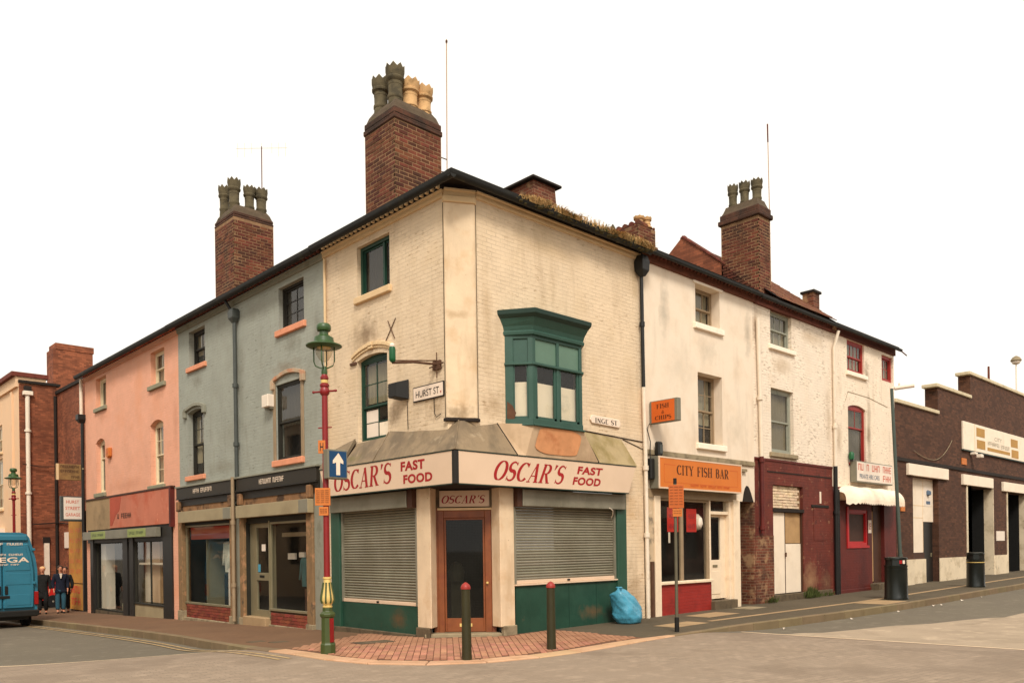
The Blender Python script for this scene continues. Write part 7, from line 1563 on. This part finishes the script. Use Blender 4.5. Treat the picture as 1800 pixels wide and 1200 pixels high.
B().box(VX - .75, VX + .75, VY + .3, VY + 4.6, VZ + .25, VZ + .45).obj('chassis', 'plastic_black', V); B().add([(VX - .8, VY + 3.62, VZ + 2.5), (VX + .8, VY + 3.62, VZ + 2.5), (VX + .86, VY + 4.05, VZ + 1.4), (VX - .86, VY + 4.05, VZ + 1.4)], [(0, 1, 2, 3)]).obj('windscreen', 'glass_dark', V)
for s in (-1, 1): B().box(VX + s * 1.05 - .1, VX + s * 1.05 + .1, VY + 3.6, VY + 3.7, VZ + 1.35, VZ + 1.7).obj('mirror', 'plastic_black', V, bev=.02); B().box(VX + s * .6 - .15, VX + s * .6 + .15, VY + 4.86, VY + 4.97, VZ + .7, VZ + .86).obj('headlight', 'lamp_head', V, bev=.02)
# red car in the yard entrance
cz = zb(0, 30) + .003; CA = thing('car', (-.4, 30.2, cz), 'red parked car half hidden behind the people at the yard entrance', 'car')
side = [(-2.3, .35), (-2.35, .62), (-2.25, .8), (-1.35, .92), (-.75, 1.36), (.65, 1.40), (1.3, .98), (1.48, .9), (1.52, .6), (1.48, .35)]
B().ring([[(x, 30.2 + w * (1.0 if z < .95 else .84), cz + z) for x, z in side] for w in (-.8, -.4, .4, .8)]).obj('body', 'car_red', CA, bev=.0, smooth=35)
for s in (-1, 1):
    B().add([(x, 30.2 + s * .715 * (1.0) - s * 0, cz + z) for x, z in ((-1.15, .96), (-.7, 1.3), (-.05, 1.33), (-.05, .96))], [(0, 1, 2, 3)]).obj('side_window', 'glass_dark', CA); B().add([(x, 30.2 + s * .715, cz + z) for x, z in ((.02, .96), (.02, 1.33), (.6, 1.33), (1.05, .98))], [(0, 1, 2, 3)]).obj('side_window', 'glass_dark', CA)
    for x in (-1.55, .82): wheel(CA, (x, 30.2 + s * .74, cz + .29), .29, .18, 'y')
    B().box(-2.37, -2.25, 30.2 + s * .55 - .15, 30.2 + s * .55 + .15, cz + .62, cz + .76).obj('headlight', 'lamp_head', CA); B().box(1.45, 1.54, 30.2 + s * .6 - .1, 30.2 + s * .6 + .1, cz + .62, cz + .8).obj('tail_lamp', 'tail_red', CA)
    B().box(-2.42, -2.2, 29.5, 30.9, cz + .3, cz + .5).obj('bumper', 'plastic_black', CA, bev=.03) if s == 1 else B().box(1.4, 1.58, 29.5, 30.9, cz + .3, cz + .5).obj('bumper', 'plastic_black', CA, bev=.03)

# ------------------------------------------------------------------ people
def skin_mesh(name, verts, edges, mat, parent, sub=2, root=0):
    """verts: (x,y,z,radius[,radius_y])"""
    me = bpy.data.meshes.new(name); me.from_pydata([v[:3] for v in verts], edges, []); o = bpy.data.objects.new(name, me); COL.objects.link(o)
    o.modifiers.new('s', 'SKIN'); sk = me.skin_vertices[0].data
    for i, v in enumerate(verts): sk[i].radius = (v[3], v[4] if len(v) > 4 else v[3]); sk[i].use_root = (i == root)
    m = o.modifiers.new('d', 'SUBSURF'); m.levels = sub; m.render_levels = sub
    dg = bpy.context.evaluated_depsgraph_get(); dg.update(); nm = bpy.data.meshes.new_from_object(o.evaluated_get(dg)); nm.name = name
    bpy.data.objects.remove(o); bpy.data.meshes.remove(me)
    nm.materials.clear(); nm.materials.append(MATS[mat])
    for p in nm.polygons: p.use_smooth = True
    r = bpy.data.objects.new(name, nm); COL.objects.link(r); r.parent = parent; WLOC[r.name] = WLOC[parent.name]
    return r
def person(x, y, z, face, label, coat_m, leg_m, hair_m, h=1.72, long_coat=False, step=.0, scarf=False):
    """standing figure facing the direction 'face' (radians, 0 = towards -Y)"""
    t = thing('person', (x, y, z), label, 'person', 'people standing by the yard entrance'); k = h / 1.75
    t.rotation_euler = (0, 0, face)
    V_ = []; E = []
    def v(a, b, c, r, p=None, r2=None):
        V_.append((a * k, b * k, c * k, r * k, (r2 or r) * k)); i = len(V_) - 1
        if p is not None: E.append((p, i))
        return i
    pel = v(0, 0, .95, .13, None, .10); sp = v(0, .01, 1.12, .12, pel, .09); ch = v(0, .01, 1.32, .15, sp, .10); nb = v(0, .0, 1.46, .06, ch); nk = v(0, -.01, 1.53, .052, nb); hd = v(0, -.02, 1.60, .075, nk, .085); ht = v(0, -.01, 1.69, .078, hd, .09); hu = v(0, 0, 1.745, .045, ht)
    for s in (-1, 1):
        sh = v(.18 * s, .01, 1.40, .06, ch); el = v(.24 * s, .03, 1.12, .042, sh); wr = v(.23 * s, -.06, .90, .028, el); pm = v(.225 * s, -.085, .83, .034, wr, .02)
        for f, (dx, l) in enumerate(((-.022, .07), (-.008, .08), (.008, .075), (.022, .06))):
            f1 = v(.225 * s + dx * .3, -.095 + dx, .785, .0105, pm); f2 = v(.222 * s, -.088 + dx * 1.1, .785 - l * .5, .009, f1); v(.212 * s, -.075 + dx * 1.1, .785 - l, .007, f2)
        th = v(.215 * s, -.125, .82, .012, pm); v(.205 * s, -.135, .78, .010, th)
        hp = v(.09 * s, 0, .90, .09, pel); kn = v(.10 * s, -.03 - step * s, .50, .058, hp); an = v(.10 * s, .0 + step * s, .09, .042, kn); v(.11 * s, -.13 + step * s, .035, .035, an)
    body = skin_mesh('body', V_, E, 'skin', t)
    # nose, ears, eyes
    for nm, p, r, m in (('nose', (0, -.112, 1.635), .014, 'skin'), ('eye', (-.032, -.096, 1.665), .009, 'shoe'), ('eye', (.032, -.096, 1.665), .009, 'shoe'), ('mouth', (0, -.1, 1.59), .014, 'letter_darkred'), ('ear', (.08, 0, 1.645), .018, 'skin'), ('ear', (-.08, 0, 1.645), .018, 'skin')):
        b = B(); b.lathe((0, 0, 0), [(0, -r), (r * .8, -r * .5), (r, 0), (r * .8, r * .5), (0, r)], 8); b.v = [(q[0] * (1.6 if nm == 'mouth' else 1) + p[0] * k + x, q[1] + p[1] * k + y, q[2] * (.4 if nm == 'mouth' else 1) + p[2] * k + z) for q in b.v]; b.obj(nm, m, body)
    C_ = []; E2 = []
    def w(a, b, c, r, p=None, r2=None):
        C_.append((a * k, b * k, c * k, r * k, (r2 or r) * k)); i = len(C_) - 1
        if p is not None: E2.append((p, i))
        return i
    lo = .52 if long_coat else .82
    a0 = w(0, 0, .95, .185, None, .14); a1 = w(0, .01, 1.14, .17, a0, .13); a2 = w(0, .01, 1.33, .19, a1, .135); a3 = w(0, .0, 1.45, .09, a2, .08); w(0, -.005, 1.51, .075, a3); w(0, 0, lo, .2 if not long_coat else .24, a0, .15)
    for s in (-1, 1):
        b1 = w(.18 * s, .01, 1.40, .085, a2); b2 = w(.25 * s, .03, 1.12, .072, b1); w(.235 * s, -.055, .91, .055, b2)
    skin_mesh('coat', C_, E2, coat_m, t)
    L_ = [(0, 0, .96 * k, .145 * k, .115 * k)]; E3 = []
    for s in (-1, 1):
        i = len(L_); L_ += [(.09 * s * k, 0, .86 * k, .105 * k), (.10 * s * k, (-.03 - step * s) * k, .50 * k, .085 * k), (.10 * s * k, step * s * k, .12 * k, .075 * k)]; E3 += [(0, i), (i, i + 1), (i + 1, i + 2)]
    skin_mesh('trousers', L_, E3, leg_m, t)
    for s in (-1, 1): skin_mesh('shoe', [(.10 * s, .04 + step * s, .045, .045), (.10 * s, -.05 + step * s, .04, .045), (.11 * s, -.17 + step * s, .03, .035)], [(0, 1), (1, 2)], 'shoe', t, 1)
    skin_mesh('hair', [(0, .05 * k, 1.60 * k, .085 * k), (0, .03 * k, 1.70 * k, .118 * k), (0, -.005 * k, 1.775 * k, .09 * k)], [(0, 1), (1, 2)], hair_m, t, 2)
    if scarf: b = B(); b.add([(x - .05, y - .15, z + 1.48 * k), (x + .05, y - .15, z + 1.48 * k), (x + .015, y - .165, z + 1.3 * k), (x - .015, y - .165, z + 1.3 * k)], [(0, 1, 2, 3)]); b.obj('shirt_front', 'scarf_white', t)
    return t
pz = lambda x, y: zb(x, y) + .0
person(-1.18, 22.75, pz(-1, 22.75), -.3, 'person in a long black coat with fair hair next to the blue van', 'coat_black', 'coat_black', 'hair_fair', 1.74, True, .06)
person(-.66, 22.45, pz(-1, 22.45), -.15, 'person in a navy jacket and blue jeans facing the camera', 'coat_navy', 'jeans', 'hair', 1.76, False, .02, True)
person(-.36, 23.0, pz(-1, 23.0), -.5, 'person in dark clothes half hidden behind the navy jacket', 'coat_black', 'coat_black', 'hair', 1.72, False, .0)

# ------------------------------------------------------------------ aerials
t = thing('aerial', (2.72, 3.5, 9.2), 'tall thin aerial mast beside the main chimney', 'aerial'); B().tube([(2.71, 3.5, 9.4), (2.76, 3.5, 13.54)], .012, 6).obj('mast', 'aerial', t); B().lathe((2.76, 3.5, 13.45), [(.02, 0), (.03, .05), (.0, .09)], 6).obj('tip', 'rust', t); B().tube([(1.84, 3.5, 10.25), (2.71, 3.5, 10.42)], .012, 6).tube([(1.84, 3.5, 10.7), (2.72, 3.5, 10.72)], .012, 6).obj('bracket', 'rust', t)
t = thing('aerial', (1.87, 11.0, 11.3), 'television aerial with thin crossbars above the blue house chimney', 'aerial'); B().tube([(1.86, 11.0, 11.3), (1.87, 11.0, 13.5)], .014, 6).obj('mast', 'eaves_brick', t); B().tube([Vector((1.87, 11, 13.45)) - CR * .75, Vector((1.87, 11, 13.45)) + CR * .75], .006, 5).obj('boom', 'frame_white', t)
for q in (-.7, -.5, -.3, .0, .3, .5, .7): B().tube([Vector((1.87, 11, 13.2 if abs(q) > .4 else 13.3)) + CR * q, Vector((1.87, 11, 13.6)) + CR * q], .005, 5).obj('element', 'frame_white', t)
t = thing('aerial', (11.8, .3, 9.0), 'long whip aerial strapped to the right-hand chimney', 'aerial'); B().tube([(11.80, .3, 8.95), (11.78, .3, 10.9), (11.74, .3, 13.0)], .013, 6).obj('mast', 'aerial', t); B().tube([(11.74, .3, 12.95), (11.73, .3, 13.45)], .022, 6).obj('whip_end', 'eaves_brick', t)
for z in (9.2, 9.6, 10.0, 10.4): B().tube([(11.69, .3, z), (11.81, .3, z)], .012, 6).obj('bracket', 'rust', t)
tag(B().lathe((4.9, .35, 8.62), [(.0, 0), (.05, .06), (.06, .14), (.03, .2), (.0, .24)], 8).obj('bird', 'pot_dark', None), 'small bird perched on the grassy gutter of the corner house', 'bird')

# ------------------------------------------------------------------ the other sides of the two streets (seen mirrored in the shop windows)
def block(name, fr, u0, u1, h, mat, label, sgn):
    t = thing(name, fr.P((u0 + u1) / 2, -3, -.5), label, 'building'); holes = []
    n = int((u1 - u0) / 3)
    for i in range(n):
        a = u0 + 3 * i + .8; holes += [(a, a + 1.4, 4.2, 6.0), (a, a + 1.4, .9, 3.0), (a, a + 1.4, 6.9, 8.2)]
    B().wall(fr, u0, u1, -1.2, h, holes, .2).obj('wall', mat, t)
    for i, hh in enumerate(holes): B().fquad(fr, hh[0], hh[1], -.18, hh[2], hh[3]).obj('pane', 'glass_dark' if i % 3 else 'net', t)
    B().fbox(fr, u0, u1, -8, -.25, -1.2, h - .1).obj('body', 'room', t); B().fbox(fr, u0, u1, -.3, .2, h, h + .3).obj('coping', 'stone', t)
    for i in range(n): B().fbox(fr, u0 + 3 * i, u0 + 3 * i + 2.9, .0, .12, 3.2, 3.8).obj('fascia_board', 'white_board' if i % 2 else 'red_poster', t)
block('opposite_terrace', Fr((-13.2, 0, 0), (0, 1, 0), (1, 0, 0), 1), 2, 47, 8.8, 'opposite_cream', 'cream terrace on the opposite side of the left-hand street, mirrored in shop glass', 1)
block('opposite_block', Fr((0, -15.5, 0), (1, 0, 0), (0, 1, 0), -1), -1, 40, 6.6, 'red_brick_wall', 'low brick block on the opposite side of the right-hand street, mirrored in shop glass', 1)
